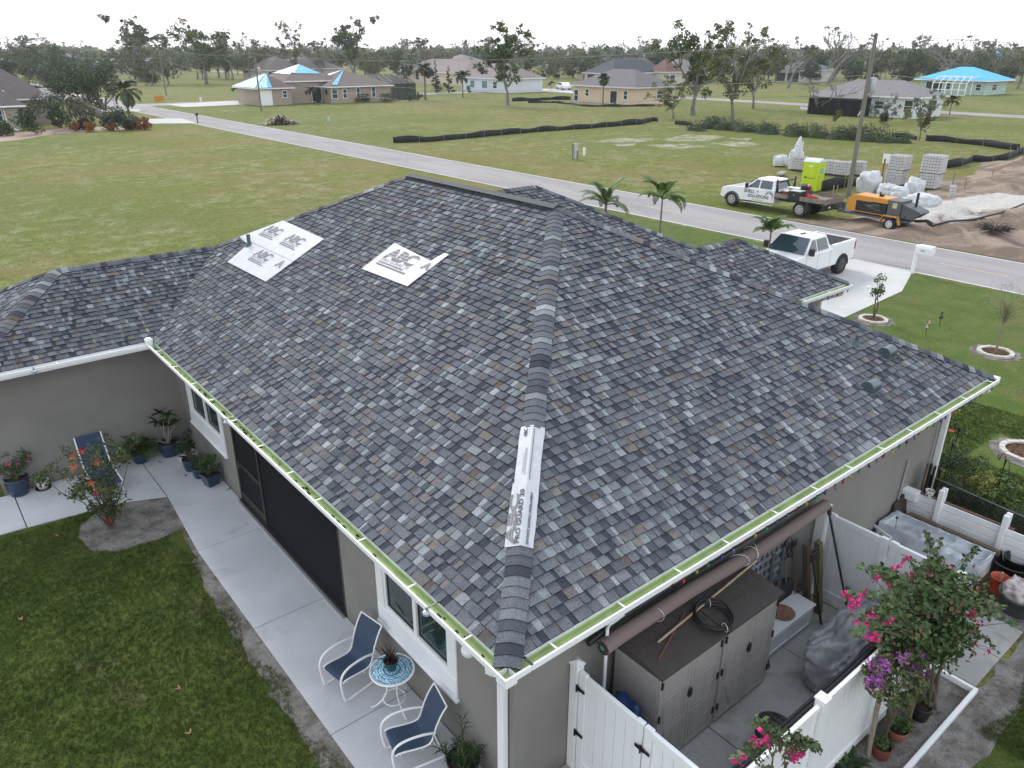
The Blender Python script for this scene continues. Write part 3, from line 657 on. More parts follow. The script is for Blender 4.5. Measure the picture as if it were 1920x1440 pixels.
CAPS.sort(key=lambda t: -t[3])
for t in CAPS[:300]: link(bpy.data.objects.new('hip_cap', tabmesh('hip_cap', [t])), roof)
if CAPS[300:]: o = link(bpy.data.objects.new('hip_cap_run', tabmesh('hip_cap_run', CAPS[300:])), roof); o['kind'] = 'stuff'
# valley lining between the wing and the main slope
# ridge vent
RV = pm('ridge_vent_plastic', (.018, .022, .026), .55, var=.2, scale=20)
b = MB(); y0, y1 = 6.45, YM-6.55
b.add([(6.5-.16, y0, zr-.085), (6.5-.16, y0, zr-.018), (6.5, y0, zr+.055), (6.5+.16, y0, zr-.018), (6.5+.16, y0, zr-.085),
       (6.5-.16, y1, zr-.085), (6.5-.16, y1, zr-.018), (6.5, y1, zr+.055), (6.5+.16, y1, zr-.018), (6.5+.16, y1, zr-.085)],
      [(0, 1, 6, 5), (3, 4, 9, 8), (0, 4, 3, 2, 1), (5, 6, 7, 8, 9)])
b.build('ridge_vent', RV, roof)
b = MB(); b.add([(6.37, y0, zr+.003), (6.5, y0, zr+.060), (6.63, y0, zr+.003), (6.37, y1, zr+.003), (6.5, y1, zr+.060), (6.63, y1, zr+.003), (6.37, y0, zr+.015), (6.5, y0, zr+.072), (6.63, y0, zr+.015), (6.37, y1, zr+.015), (6.5, y1, zr+.072), (6.63, y1, zr+.015)],
      [(7, 6, 9, 10), (8, 7, 10, 11), (6, 0, 3, 9), (2, 8, 11, 5), (0, 6, 7, 1), (1, 7, 8, 2)])
b.build('ridge_vent_cap', pm('ridge_cap_grey', (.062, .070, .074), .8, var=.2, scale=30), roof)

# --- gutters
ALG = pm('gutter_algae_green', (.40, .50, .22), .75, var=.22, scale=3., stretch=(1, 1, 1)); GW = pm('gutter_white', (.80, .81, .82), .35, var=.03)
def gutter(p, dv, Ln, out, inside=ALG, hang=1.2, z=3.065, skipends=0):
    """p start at the eave line, dv unit along, out unit outward"""
    g_ = MB(); g_.T = frame((p[0], p[1], 0), (dv[0], dv[1], 0), (out[0], out[1], 0))
    sgn = g_.T.to_3x3().determinant()
    zz = z if (g_.T @ Vector((0, 0, 1))).z > 0 else -z; k_ = 1 if zz > 0 else -1
    def bx(y0, y1, z0, z1, m=0, x0=0, x1=Ln): g_.box(x0, x1, y0, y1, k_*z0, k_*z1, m)
    bx(.004, .008, z-.11, z+.012); bx(.008, .125, z-.114, z-.106); bx(.125, .131, z-.114, z-.05); bx(.131, .168, z-.056, z-.050); bx(.162, .168, z-.050, z+.004); bx(.146, .169, z+.004, z+.016)
    bx(.009, .123, z-.085, z-.082, 1); bx(.0085, .0105, z-.081, z+.006, 1); bx(.1215, .1245, z-.081, z-.056, 1); bx(.125, .160, z-.049, z-.0465, 1); bx(.1595, .1615, z-.046, z, 1)
    bx(.002, .162, z-.1, z+.003, 0, 0, .004); bx(.002, .162, z-.1, z+.003, 0, Ln-.004, Ln)
    o_ = g_.build('gutter', [GW, inside], house)
    x = hang*.5
    while x < Ln:
        h_ = MB(); h_.T = g_.T; h_.box(x, x+.022, .009, .160, k_*(z+.0), k_*(z+.010)); h_.build('hanger', GW, o_); x += hang*random.uniform(.85, 1.12)
    return o_
gutter((-.0, 13.17, 0), (0, -1), 13.17, (-1, 0), ALG)
gutter((.0, 0, 0), (1, 0), 13.0, (0, -1), ALG)
CL = pm('gutter_grey_inside', (.52, .55, .56), .6)
gutter((-XE, L0, 0), (1, 0), XE-.16, (0, -1), CL)
gutter((13.0, 5.55, 0), (1, 0), 4.28, (0, -1), ALG)
# mitre pieces at the corner, splash guard at the inner corner
b = MB(); z = 3.065; b.box(-.168, -.001, -.168, -.001, z-.114, z-.106, 1); b.box(-.168, -.162, -.168, 0, z-.106, z+.004); b.box(-.162, 0, -.168, -.162, z-.106, z+.004); b.box(-.169, -.146, -.169, 0, z+.004, z+.016); b.box(-.146, 0, -.169, -.146, z+.004, z+.016); b.box(-.161, 0, -.161, 0, z-.085, z-.08, 1)
b.build('gutter_corner', [GW, ALG], house)
b = MB(); b.box(-.19, -.03, 13.12, 13.3, z-.12, z+.14, ch=.03); b.build('splash_guard', GW, house)
b = MB(); b.box(13.0, 13.135, -.135, .0, z-.114, z+.016); b.build('gutter_end', GW, house)
# drip edge strips
b = MB(); b.box(-.012, -.004, 0, 13.1, z-.02, z+.028); b.box(0, 13, -.012, -.004, z-.02, z+.028); b.box(-XE, -.2, L0-.012, L0-.004, z-.02, z+.03); b.box(13, 17.28, 5.538, 5.546, z-.02, z+.028); b.build('drip_edge', pm('drip_edge_grey', (.60, .63, .64), .4), house)
# leaf litter lumps in the left gutter
b = MB(); LT = pm('leaf_litter', (.03, .035, .018), .95, var=.4, scale=30)
for i in range(90):
    y = random.uniform(3.2, 13) if random.random() < .85 else random.uniform(.2, 3); x = -.07+random.uniform(-.04, .04); r_ = random.uniform(.008, .026)
    b.box(x-r_*.7, x+r_*.7, y-r_*1.6, y+r_*1.6, z-.081, z-.074+random.uniform(0, .012))
b.build('leaf_litter', LT, house, kind='stuff')
# downspouts
def spout(pts, w_=.055, d_=.04):
    b = MB()
    for (x0, y0, z0), (x1, y1, z1) in zip(pts[:-1], pts[1:]): 
        p, q = Vector((x0, y0, z0)), Vector((x1, y1, z1)); dd = (q-p).normalized(); s1 = Vector((0, 1, 0)) if abs(dd.y) < .9 else Vector((1, 0, 0)); s2 = dd.cross(s1).normalized(); s1 = s2.cross(dd)
        vs_ = [tuple(c+s1*a*w_+s2*b2*d_) for c in (p, q) for a, b2 in ((-1, -1), (1, -1), (1, 1), (-1, 1))]
        b.add(vs_, [(0, 1, 2, 3), (7, 6, 5, 4), (4, 5, 1, 0), (5, 6, 2, 1), (6, 7, 3, 2), (7, 4, 0, 3)])
    o_ = b.build('downspout', GW, house); bev(o_, .006, 1); return o_
spout([(-.07, .22, 2.96), (-.07, .22, 2.86), (.44, .66, 2.62), (.44, .66, .05)], .06, .045)
spout([(12.9, -.06, 2.96), (12.9, -.06, 2.86), (12.42, .44, 2.55), (12.42, .44, .1)], .055, .045)
spout([(16.9, 5.48, 2.96), (16.9, 5.48, 2.86), (16.7, 6.0, 2.6), (16.7, 6.0, .1)])
# conduit lines on the right wall
b = MB(); b.tube([(12.15, .47, 2.9), (12.15, .47, .2)], .012); b.tube([(11.0, .47, 1.6), (10.9, .47, .1)], .02); b.build('conduit', pm('grey_conduit', (.35, .35, .34), .5), house)

# --- roof vents
VM = pm('painted_vent', (.055, .085, .092), .5, var=.25, scale=12); VML = pm('vent_galvanised', (.11, .145, .165), .35, .6, var=.2)
def hood(px, py):
    c = onR(px, py); b = MB(); n = Vector(ny_).normalized()
    b.T = frame(c, (0, -CT, -ST), (1, 0, 0))
    b.box(-.2, .16, -.19, .19, .012, .02, 0)
    ns = 14; pr = []
    for i in range(ns+1): a = math.pi*i/ns; pr.append((.125*math.cos(a), .05+.135*math.sin(a)))
    vs_ = [(x, -.15, zz) for x, zz in pr] + [(x, .15, zz) for x, zz in pr]; k = ns+1
    b.add(vs_, [(i+1, i, k+i, k+i+1) for i in range(ns)], 1, True); b.add(vs_, [tuple(range(k))], 0); b.add(vs_, [tuple(range(2*k-1, k-1, -1))], 0); b.box(-.125, .125, -.15, .15, .018, .05, 0)
    b.build('exhaust_vent', [VM, VML], roof)
hood(1661, 664); hood(1630, 728)
def pipe(c, nrm, h_, r_=.05, nm='vent_pipe'):
    b = MB(); b.cyl(c-Vector((0, 0, .05)), c+Vector((0, 0, h_)), r_, n=14, cap=False); b.cyl(c+Vector((0, 0, h_-.004)), c+Vector((0, 0, h_)), r_, n=14); b.cyl(c+Vector((0, 0, h_-.001)), c+Vector((0, 0, h_+.001)), r_*.8, n=14, m=1); b.lathe([(r_*2.2, .0), (r_*1.3, .07), (r_*1.05, .1)], tuple(c), m=2)
    T2 = frame(c, (1, 0, 0), (0, CT, ST)) if nrm == ny_ else frame(c, (0, -1, 0), (CT, 0, ST)); q = MB(); b.T = T2; b.box(-.15, .15, -.13, .17, .012, .017, 2)
    b.build(nm, [VML, BLACK, VM], roof)
pipe(onR(1605, 646), ny_, .2, .035); pipe(onL(468, 462), nx_, .32)
# --- underlayment patches with their print
UL = pm('underlayment', (.46, .47, .50), .5, var=.10, scale=6, bump=.5, bscale=5); INK = pm('print_grey', (.14, .14, .155), .7); INK2 = pm('print_pale', (.33, .33, .35), .7)
def planR(p): return (p[0], p[1], E0+SL*p[1])
def planL(p, off=.038): return Vector((p[0], p[1], E0+SL*p[0])) + Vector(nx_).normalized()*off
def patch(poly, label):
    """crumpled sheet on the left slope, subdivided so that it follows the courses"""
    bm = bmesh.new(); f_ = bm.faces.new([bm.verts.new(planL(p)) for p in poly]); bmesh.ops.triangulate(bm, faces=[f_]); bmesh.ops.subdivide_edges(bm, edges=bm.edges[:], cuts=9, use_grid_fill=True)
    n = Vector(nx_).normalized()
    for v in bm.verts: v.co += n*(.004*noise.noise(v.co*2.3)+.002*noise.noise(v.co*9))
    if sum(f_.normal.z for f_ in bm.faces) < 0: bmesh.ops.reverse_faces(bm, faces=bm.faces[:])
    me = bpy.data.meshes.new('underlayment_sheet'); bm.to_mesh(me); bm.free(); me.materials.append(UL); o_ = link(bpy.data.objects.new('underlayment_sheet', me), house)
    md = o_.modifiers.new('t', 'SOLIDIFY'); md.thickness = .012; md.offset = -1; return tag(o_, label)
def onpatch(px, py, off=.046): v = onL(px, py, 0); return v + Vector(nx_).normalized()*off
SX = (0, -1, 0); SU = (CT, 0, ST)
def stamp(parent, px, py, s=1., words=True, ink=INK, body='ABC'):
    o_ = onpatch(px, py); M = frame(o_, SX, SU); n = M.to_3x3() @ Vector((0, 0, 1))
    if n.z < 0: M = frame(o_, SX, SU)
    text_mesh(body, .34*s, mat_=ink, parent=parent, M=M, offset=.012*s, sx=1.25, extrude=.001)
    # pale stripes through the letters
    q = MB(); q.T = M
    for k_ in range(3): q.box(-.02*s, (.92 if body == 'ABC' else .5)*s, (.052+.065*k_)*s, (.059+.065*k_)*s, .0016, .0022)
    q.build('letter_stripe', UL, parent)
    if body != 'ABC': words = False
    if words:
        q = MB(); M2 = frame(o_-Vector(SU)*.085*s, SX, SU); text_mesh('PRO GUARD 20', .095*s, mat_=INK2, parent=parent, M=M2, sx=1.25)
        M3 = frame(o_-Vector(SU)*.135*s, SX, SU); text_mesh('SYNTHETIC ROOFING UNDERLAYMENT', .042*s, mat_=ink, parent=parent, M=M3, sx=1.0, offset=.002)
        q.T = frame(o_-Vector(SU)*.19*s, SX, SU); q.box(0, .88*s, 0, .028*s, .0005, .0015); q.build('print_bar', ink, parent)
pl = lambda a: tuple(onL(*a)[:2])
u1 = patch([(4.05, 14.53), (3.98, 12.02), (2.42, 12.05), (2.40, 14.46), (3.06, 14.62), (3.13, 15.44)], 'two overlapped white underlayment sheets printed four times beside the far hip')
for a in ((497, 434), (536, 451), (477, 480)): stamp(u1, *a, s=1.0)
stamp(u1, 517, 500, s=.9, body='A')
q = MB(); q.T = frame(onpatch(450, 446), SX, SU); q.box(0, 3.4, 0, .012, 0, .0008); q.build('print_line', INK2, u1)
u2 = patch([(4.50, 9.57), (4.38, 7.96), (4.66, 7.86), (4.66, 7.70), (3.67, 7.76), (3.64, 9.57)], 'single white underlayment patch in the middle of the slope')
stamp(u2, 722, 484, s=1.3); stamp(u2, 790, 505, s=.8, body='A')
# patch folded over the hip
def hipuv(t, s, off=.02):     # t plan distance along the hip, s sideways metres (+ left slope)
    c = Vector((t, t, E0+SL*t)); d_ = Vector((1, 1, SL)).normalized(); n = Vector(nx_ if s >= 0 else ny_).normalized(); p = n.cross(d_).normalized()
    if s >= 0: p = p if p.y > 0 else -p
    else: p = p if p.x > 0 else -p
    return c + p*abs(s) + n*off
def strip(t0, t1, name, label, wl=.195, wr=.165, off=.02):
    V = []; F = []; nn = 26; ss = [wl, wl*.5, .03, 0, -.03, -wr*.5, -wr]
    for i in range(nn+1):
        t = t0+(t1-t0)*i/nn
        for j, s_ in enumerate(ss):
            ws = s_ + (.012*noise.noise(Vector((t*6, s_*9, 1))) if abs(s_) == max(wl, wr) or abs(s_) == min(wl, wr) else 0)
            v = hipuv(t, ws, off+.005*noise.noise(Vector((t*8, s_*8, 0)))); 
            if j == 3: v = (hipuv(t, 0, off)+hipuv(t, -1e-6, off))/2+Vector((0, 0, .004))
            V.append(tuple(v))
    m_ = len(ss)
    for i in range(nn):
        for j in range(m_-1): F.append((i*m_+j, i*m_+j+1, (i+1)*m_+j+1, (i+1)*m_+j))
    me = bpy.data.meshes.new(name); me.from_pydata(V, [], F); me.materials.append(UL); me.update()
    if sum(p.normal.z for p in me.polygons) < 0: me.flip_normals()
    o_ = link(bpy.data.objects.new(name, me), house); md = o_.modifiers.new('t', 'SOLIDIFY'); md.thickness = .008; md.offset = -1; return tag(o_, label)
dh = Vector((1, 1, SL)).normalized()
h1 = strip(1.03, 1.72, 'underlayment_sheet', 'lower white underlayment strip on the hip with large lettering', off=.044); h2 = strip(1.68, 2.42, 'underlayment_sheet', 'upper white underlayment strip on the hip', .175, .165, .039)
nL = Vector(nx_).normalized(); pL = dh.cross(nL); pL = -pL if pL.y > 0 else pL   # towards the hip line from the left edge
upL = -pL
def hpt(t, s, off=.053): return hipuv(t, s, off)
text_mesh('ABC', .17, mat_=pm('print_dark_grey', (.16, .16, .17), .7), parent=h1, M=frame(hpt(1.06, .075), dh, upL), offset=.006, sx=2.4)
q = MB(); q.T = frame(hpt(1.06, .075, .0555), dh, upL)
for k_ in range(2): q.box(-.02, .93, .036+.036*k_, .040+.036*k_, 0, .0006)
q.build('letter_stripe', UL, h1)
text_mesh('PRO GUARD 20', .088, mat_=pm('print_navy', (.05, .05, .085), .7), parent=h1, M=frame(hpt(1.05, .004), dh, upL), offset=.0015, sx=1.42)
nR = Vector(ny_).normalized(); pR = dh.cross(nR); pR = -pR if pR.x > 0 else pR
text_mesh('SYNTHETIC ROOFING UNDERLAYMENT', .044, mat_=pm('print_navy', (.05, .05, .085), .7), parent=h1, M=frame(hipuv(1.05, -.085, .053), dh, pR), offset=.001, sx=1.05)
text_mesh('ABC', .075, mat_=pm('print_navy', (.05, .05, .085), .7), parent=h2, M=frame(hipuv(2.28, .06, .049), dh, upL), offset=.002)
q = MB(); q.T = frame(hipuv(1.74, -.02, .049), dh, pR); q.box(0, .95, 0, .008, 0, .001); q.T = frame(hipuv(1.8, .03, .048), dh, upL); q.box(0, .5, 0, .004, 0, .001); q.box(.05, .5, .02, .024, 0, .001); q.box(0, .4, .04, .043, 0, .001); q.build('print_line', pm('print_navy', (.05, .05, .085), .7), h2)
# garage door and soffit lamp
b = MB(); 
for k_ in range(4): b.box(16.70, 16.74, 6.7, 9.2, .03+k_*.565, .58+k_*.565, ch=.012)
b.build('garage_door', WHITEP, house)

# solar lamps clipped on the gutters, dome lamp, string lights
def glamp(loc, rz, label):
    t = thing('gutter_lamp', label, 'lamp', loc, rz, 'lamps clipped on the gutters')
    b = MB(); b.lathe([(.035, 0), (.052, .01), (.055, .045), (.04, .06), (.0, .062)], (0, -.03, -.09), n=14); b.build('lamp_housing', pm('clear_lamp_plastic', (.42, .45, .50), .2, .4), t)
    b = MB(); b.box(-.012, .012, -.03, .15, .012, .02); b.box(-.012, .012, -.035, -.028, -.05, .02); b.build('clip', pm('clip_grey', (.12, .13, .13), .4, .5), t); return t
glamp((-.155, 1.36, 3.08), -math.pi/2, 'clear lamp clipped on the gutter over the near window')
glamp((-.155, 8.1, 3.08), -math.pi/2, 'clear lamp clipped on the gutter between the far window and the screen')
glamp((-2.49, 13.14, 3.08), 0, 'clear lamp clipped on the gutter of the wing above the long wall')
b = MB(); b.lathe([(0, -.10), (.06, -.09), (.09, -.05), (.095, 0)], (-.1, .60, 2.95), n=16); o = b.build('dome_lamp', GW); tag(o, 'white dome lamp under the gutter just before the corner downspout', 'lamp')
b = MB(); b.box(.20, .235, -.16, .02, 3.082, 3.09); b.box(.20, .235, -.165, -.158, 3.0, 3.09); o = b.build('light_clip', DARKM); tag(o, 'dark metal clip hooked over the gutter beside the roof corner', 'clip')
BC = [((.30, .015, .02), 'red'), ((.42, .32, .02), 'yellow'), ((.015, .20, .07), 'green'), ((.02, .05, .22), 'blue'), ((.19, .10, .26), 'purple')]
BMt = [pm('bulb_'+n_, c, .25) for c, n_ in BC]; SOCK = pm('socket_green', (.01, .03, .015), .5)
def bulbmesh():
    b = MB(); b.lathe([(.010, 0), (.011, -.03)], n=8, m=0); b.lathe([(.010, -.03), (.019, -.045), (.017, -.07), (.004, -.095)], n=8, m=1); return b
def lights(p0, p1, n, label, sag=.03):
    t = thing('string_lights', label, 'string lights', p0); p0, p1 = Vector(p0), Vector(p1); pts = []
    pr = [bulbmesh().mesh('bulb', [SOCK, m_]) for m_ in BMt]
    for i in range(n):
        c = (p1-p0)*(i+.5)/n + Vector((0, random.uniform(-.01, .01), -.02-random.uniform(0, .02)))
        o_ = link(bpy.data.objects.new('bulb', pr[i % 5]), t); o_.location = c; o_.rotation_euler = (random.uniform(-.3, .3), random.uniform(-.3, .3), 0); o_.scale = (1.15,)*3; pts += [c, (p1-p0)*(i+1)/n+Vector((0, 0, -.012))]
    b = MB(); b.tube([Vector((0, 0, 0))]+pts, .004, n=5); b.build('cable', SOCK, t); return t
lights((2.75, -.13, 3.0), (12.95, -.13, 3.0), 38, 'string of small coloured bulbs hanging under the long right gutter')
lights((13.6, 5.42, 3.0), (17.25, 5.42, 3.0), 13, 'string of coloured bulbs under the short gutter by the driveway')
b = MB()
for i in range(3): b.lathe([(.012, 0), (.02, -.03), (.004, -.07)], (2.62+.02*i, -.15, 3.03+.012*i), n=8, m=i)
b.tube([(2.62, -.15, 3.0), (2.66, -.14, 2.82), (2.80, -.10, 2.72), (2.92, -.02, 2.70), (2.85, .1, 2.72)], .006, m=3)
o = b.build('light_plug', BMt[:3]+[SOCK]); tag(o, 'bunch of bulbs and plug cable at the near end of the light string', 'string lights')
# ================================================================ YARD OBJECTS
SLING = pm('sling_navy', (.030, .052, .095), .75, var=.12, scale=60, stretch=(1, 1, 1))
def chair(label, c, rz, sc_=1.):
    """front faces local +x"""
    t = thing('patio_chair', label, 'chair', (*c, .03), rz, 'sling chairs by the mosaic table')
    hw = .27
    prof = [(.44, .40), (.40, .425), (.30, .42), (.12, .385), (-.04, .365), (-.12, .38), (-.165, .44), (-.20, .55), (-.25, .70), (-.315, .84), (-.38, .95), (-.435, 1.02)]
    V = []; F = []; nn = 7
    for i, (x, z) in enumerate(prof):
        for j in range(nn):
            u = j/(nn-1)*2-1; V.append((x, u*(hw-.015), z-.02*(1-u*u)))
    for i in range(len(prof)-1):
        for j in range(nn-1): F.append((i*nn+j, i*nn+j+1, (i+1)*nn+j+1, (i+1)*nn+j))
    # smooth profile
    b = MB(); b.add(V, F, 0, True); o_ = b.build('sling', SLING, t); md = o_.modifiers.new('t', 'SOLIDIFY'); md.thickness = .008; subd(o_, 1)
    for s_ in (-1, 1):
        y = s_*hw
        b = MB(); b.tube([(x, y, z) for x, z in prof], .014, n=8); b.build('side_rail', WHITEP, t)
        arm = [(-.22, y*1.06, .58), (-.05, y*1.08, .64), (.15, y*1.08, .665), (.32, y*1.08, .655), (.43, y*1.07, .60), (.485, y*1.06, .50), (.49, y*1.05, .36), (.465, y*1.04, .14), (.44, y*1.04, .04), (.40, y*1.04, .012), (.30, y*1.04, .008), (-.10, y*1.04, .008), (-.34, y*1.04, .008)]
        b = MB(); b.tube([Vector(p) for p in smooth_path(arm, 3)], .020, n=8); b.build('arm_and_runner', WHITEP, t)
        b = MB(); b.tube([(-.36, y*1.04, .010), (-.20, y, .36)], .013, n=8); b.build('rear_leg', WHITEP, t)
    b = MB(); b.tube([(-.36, -hw*1.04, .012), (-.36, hw*1.04, .012)], .013); b.tube([(.36, -hw, .375), (.36, hw, .375)], .011); b.tube([(.0, -hw, .315), (.0, hw, .315)], .011); b.tube([(-.435, -hw, 1.02), (-.435, hw, 1.02)], .012)
    b.build('crossbar', WHITEP, t)
    if sc_ != 1: t.scale = (sc_,)*3
    return t
def smooth_path(pts, k=4):
    P = [Vector(p) for p in pts]; out = []
    for i in range(len(P)-1):
        a, b, c, d = P[max(i-1, 0)], P[i], P[i+1], P[min(i+2, len(P)-1)]
        for j in range(k):
            t = j/k; out.append(.5*((2*b)+(c-a)*t+(2*a-5*b+4*c-d)*t*t+(3*b-a-3*c+d)*t**3))
    return out + [P[-1]]
def mid(*ps): return tuple(sum(p[i] for p in ps)/len(ps) for i in range(2))
f1 = [at(606, 1246, .43), at(643, 1283, .43)]; b1 = [at(677, 1140, 1.05), at(717, 1168, 1.05)]
f2 = [at(720, 1362, .43), at(742, 1420, .43)]; b2 = [at(815, 1267, 1.05), at(838, 1317, 1.05)]
for f_, b_, lab in ((f1, b1, 'navy sling chair farther from the corner, left of the mosaic table'), (f2, b2, 'navy sling chair nearest the corner, in front of the mosaic table')):
    F_, B_ = Vector(mid(*f_)), Vector(mid(*b_)); d_ = F_-B_; ang = math.atan2(d_.y, d_.x); u_ = d_.normalized(); c_ = F_-u_*.43*(d_.length/.865)
    chair(lab, (c_.x, c_.y), ang, d_.length/.865*.98)
# mosaic table
def mosaic():
    m = bpy.data.materials.new('mosaic'); m.use_nodes = True; t = m.node_tree; b = t.nodes['Principled BSDF']; b.inputs['Roughness'].default_value = .2
    Nn, Ll = t.nodes.new, t.links.new; tc = Nn('ShaderNodeTexCoord'); ln = Nn('ShaderNodeVectorMath'); ln.operation = 'LENGTH'; ms = Nn('ShaderNodeVectorMath'); ms.operation = 'MULTIPLY'; ms.inputs[1].default_value = (1, 1, 0); Ll(tc.outputs['Object'], ms.inputs[0]); Ll(ms.outputs[0], ln.inputs[0])
    r_ = Nn('ShaderNodeValToRGB'); r_.color_ramp.interpolation = 'CONSTANT'; el = r_.color_ramp.elements
    st = [(0, (.10, .30, .42)), (.20, (.25, .50, .60)), (.34, (.02, .06, .16)), (.40, (.22, .48, .60)), (.55, (.40, .62, .70)), (.60, (.015, .05, .14)), (.64, (.30, .52, .62)), (.86, (.12, .30, .42)), (.90, (.38, .60, .70)), (.96, (.015, .03, .08))]
    el[0].position = 0; el[0].color = (*st[0][1], 1); el[1].position = st[1][0]; el[1].color = (*st[1][1], 1)
    for p, c in st[2:]: e = el.new(p); e.color = (*c, 1)
    dv = Nn('ShaderNodeMath'); dv.operation = 'DIVIDE'; dv.inputs[1].default_value = .33; Ll(ln.outputs['Value'], dv.inputs[0]); Ll(dv.outputs[0], r_.inputs[0])
    vo = Nn('ShaderNodeTexVoronoi'); vo.inputs['Scale'].default_value = 55; Ll(tc.outputs['Object'], vo.inputs[0])
    hs = Nn('ShaderNodeMapRange'); hs.inputs[3].default_value = .45; hs.inputs[4].default_value = 1.5; sp_ = Nn('ShaderNodeSeparateColor'); Ll(vo.outputs['Color'], sp_.inputs[0]); Ll(sp_.outputs[0], hs.inputs[0])
    sc2 = Nn('ShaderNodeVectorMath'); sc2.operation = 'SCALE'; Ll(r_.outputs[0], sc2.inputs[0]); Ll(hs.outputs[0], sc2.inputs['Scale'])
    # pale swirls in the outer band
    n_ = Nn('ShaderNodeTexWave'); n_.inputs['Scale'].default_value = 7; n_.inputs['Distortion'].default_value = 9; n_.inputs['Detail'].default_value = 2; Ll(tc.outputs['Object'], n_.inputs[0])
    mk = Nn('ShaderNodeMapRange'); mk.inputs[1].default_value = .90; mk.inputs[2].default_value = .97; Ll(n_.outputs['Fac'], mk.inputs[0])
    mx = Nn('ShaderNodeMix'); mx.data_type = 'RGBA'; Ll(mk.outputs[0], mx.inputs[0]); Ll(sc2.outputs[0], mx.inputs[6]); mx.inputs[7].default_value = (.10, .09, .17, 1); Ll(mx.outputs[2], b.inputs['Base Color'])
    return m
tc_ = at(735, 1255, .76)
t = thing('mosaic_table', 'round white bistro table with a blue mosaic top between the two sling chairs', 'table', (tc_[0], tc_[1], .03))
b = MB(); b.lathe([(.0, .722), (.322, .722), (.322, .735), (.0, .7352)], n=48); b.build('mosaic_top', mosaic(), t)
b = MB(); b.lathe([(.318, .705), (.338, .705), (.345, .722), (.338, .738), (.323, .740), (.318, .73)], n=48); b.build('rim', WHITEP, t)
for k in range(3):
    a = k*2*math.pi/3+.5; pr = [(.20, .71), (.15, .62), (.10, .45), (.11, .28), (.20, .12), (.30, .03), (.345, .012), (.36, .03)]
    b = MB(); b.tube([(r_*math.cos(a), r_*math.sin(a), z) for r_, z in smooth_path([(q[0], 0, q[1]) for q in pr]) and [(v.x, v.z) for v in smooth_path([(q[0], 0, q[1]) for q in pr])]], .011); b.build('leg', WHITEP, t)
b = MB(); b.tube([(.115*math.cos(i*.2617), .115*math.sin(i*.2617), .5) for i in range(24)], .009, closed=True); b.tube([(.17*math.cos(i*.2617), .17*math.sin(i*.2617), .17) for i in range(24)], .009, closed=True); b.build('hoop', WHITEP, t)

# ---- plants
def strap(b, base, th, el, Ln, wd, droop, n=6, m=0, tone=.5, fold=.15):
    """long arching blade"""
    p = Vector(base); e_ = el; V = []; d0 = Vector((math.cos(th), math.sin(th), 0)); sdv = Vector((-math.sin(th), math.cos(th), 0)); st = Ln/n
    for i in range(n+1):
        t = i/n; w_ = wd*(1-t**2.2)*(.55+.9*min(t*2.5, .5)) if i < n else .001
        upv = Vector((0, 0, 1)) if abs(e_) < 1.2 else d0
        V += [tuple(p-sdv*w_+upv*w_*fold), tuple(p), tuple(p+sdv*w_+upv*w_*fold)]
        p = p + (d0*math.cos(e_)+Vector((0, 0, 1))*math.sin(e_))*st; e_ -= droop/n
    F = []
    for i in range(n): k = i*3; F += [(k, k+1, k+4, k+3), (k+1, k+2, k+5, k+4)]
    b.add(V, F, m, True, tone)
def frond(b, base, th, el, Ln, droop, nl=18, ll=.35, lw=.02, m=0, ms=1, tone=.5, vee=.5, hang=.4, start=.18):
    """feather palm frond: rachis and leaflets"""
    p = Vector(base); e_ = el; n = 10; pts = [p.copy()]; dirs = []; d0 = Vector((math.cos(th), math.sin(th), 0)); sdv = Vector((-math.sin(th), math.cos(th), 0))
    for i in range(n):
        d_ = d0*math.cos(e_)+Vector((0, 0, 1))*math.sin(e_); dirs.append(d_); p = p+d_*(Ln/n); pts.append(p.copy()); e_ -= droop/n*(.4+1.2*i/n)
    b.tube(pts, [.012*Ln*(1-i/n*.8) for i in range(n+1)], n=4, m=ms, tone=tone)
    for i in range(nl):
        t = start+(1-start)*(i+.5)/nl; k = min(int(t*n), n-1); fr = t*n-k; c = pts[k]+(pts[k+1]-pts[k])*fr; d_ = dirs[k]; up = d_.cross(sdv); up = up if up.z > 0 else -up
        l_ = ll*(1-.75*abs(2*t-.85)**2.2)*random.uniform(.85, 1.1); l_ = max(l_, ll*.25)
        for s_ in (-1, 1):
            q = (sdv*s_*1.0+d_*.65+up*vee).normalized(); tip = c+q*l_*.6; tip2 = tip + (q*.4-Vector((0, 0, hang)))*l_*.5
            wv = d_*lw
            b.add([tuple(c-wv*.5), tuple(c+wv*.5), tuple(tip+wv*.9), tuple(tip-wv*.9), tuple(tip2)], [(0, 1, 2, 3), (3, 2, 4)], m, False, tone+random.uniform(-.2, .2))
LEAFD = leafmat('leaf_dark', (.026, .052, .016), .55); LEAFM = leafmat('leaf_mid', (.045, .085, .022), .5); LEAFL = leafmat('leaf_light', (.085, .125, .030), .45); LEAFB = leafmat('leaf_bluegreen', (.035, .065, .035), .5)
LEAFR = leafmat('leaf_red', (.07, .022, .026), .6); PINK = leafmat('flower_magenta', (.44, .018, .14), .45); PURP = leafmat('flower_purple', (.22, .055, .24), .5); RED = leafmat('flower_red', (.55, .035, .03), .3); SALM = leafmat('flower_salmon', (.60, .14, .09), .4); PINKL = leafmat('flower_pink', (.55, .12, .18), .4)
STEM = pm('stem_brown', (.10, .08, .055), .85, var=.3, scale=12); STEMG = pm('stem_green', (.06, .085, .03), .7, var=.2); TRUNK = pm('bark_grey', (.15, .14, .125), .9, var=.3, scale=5, bump=.5, bscale=12); PALMT = pm('palm_trunk', (.17, .145, .12), .9, var=.3, scale=8, stretch=(1, 1, 6), bump=.5, bscale=10)
LEAFO = leafmat('leaf_orange', (.28, .12, .03), .5)
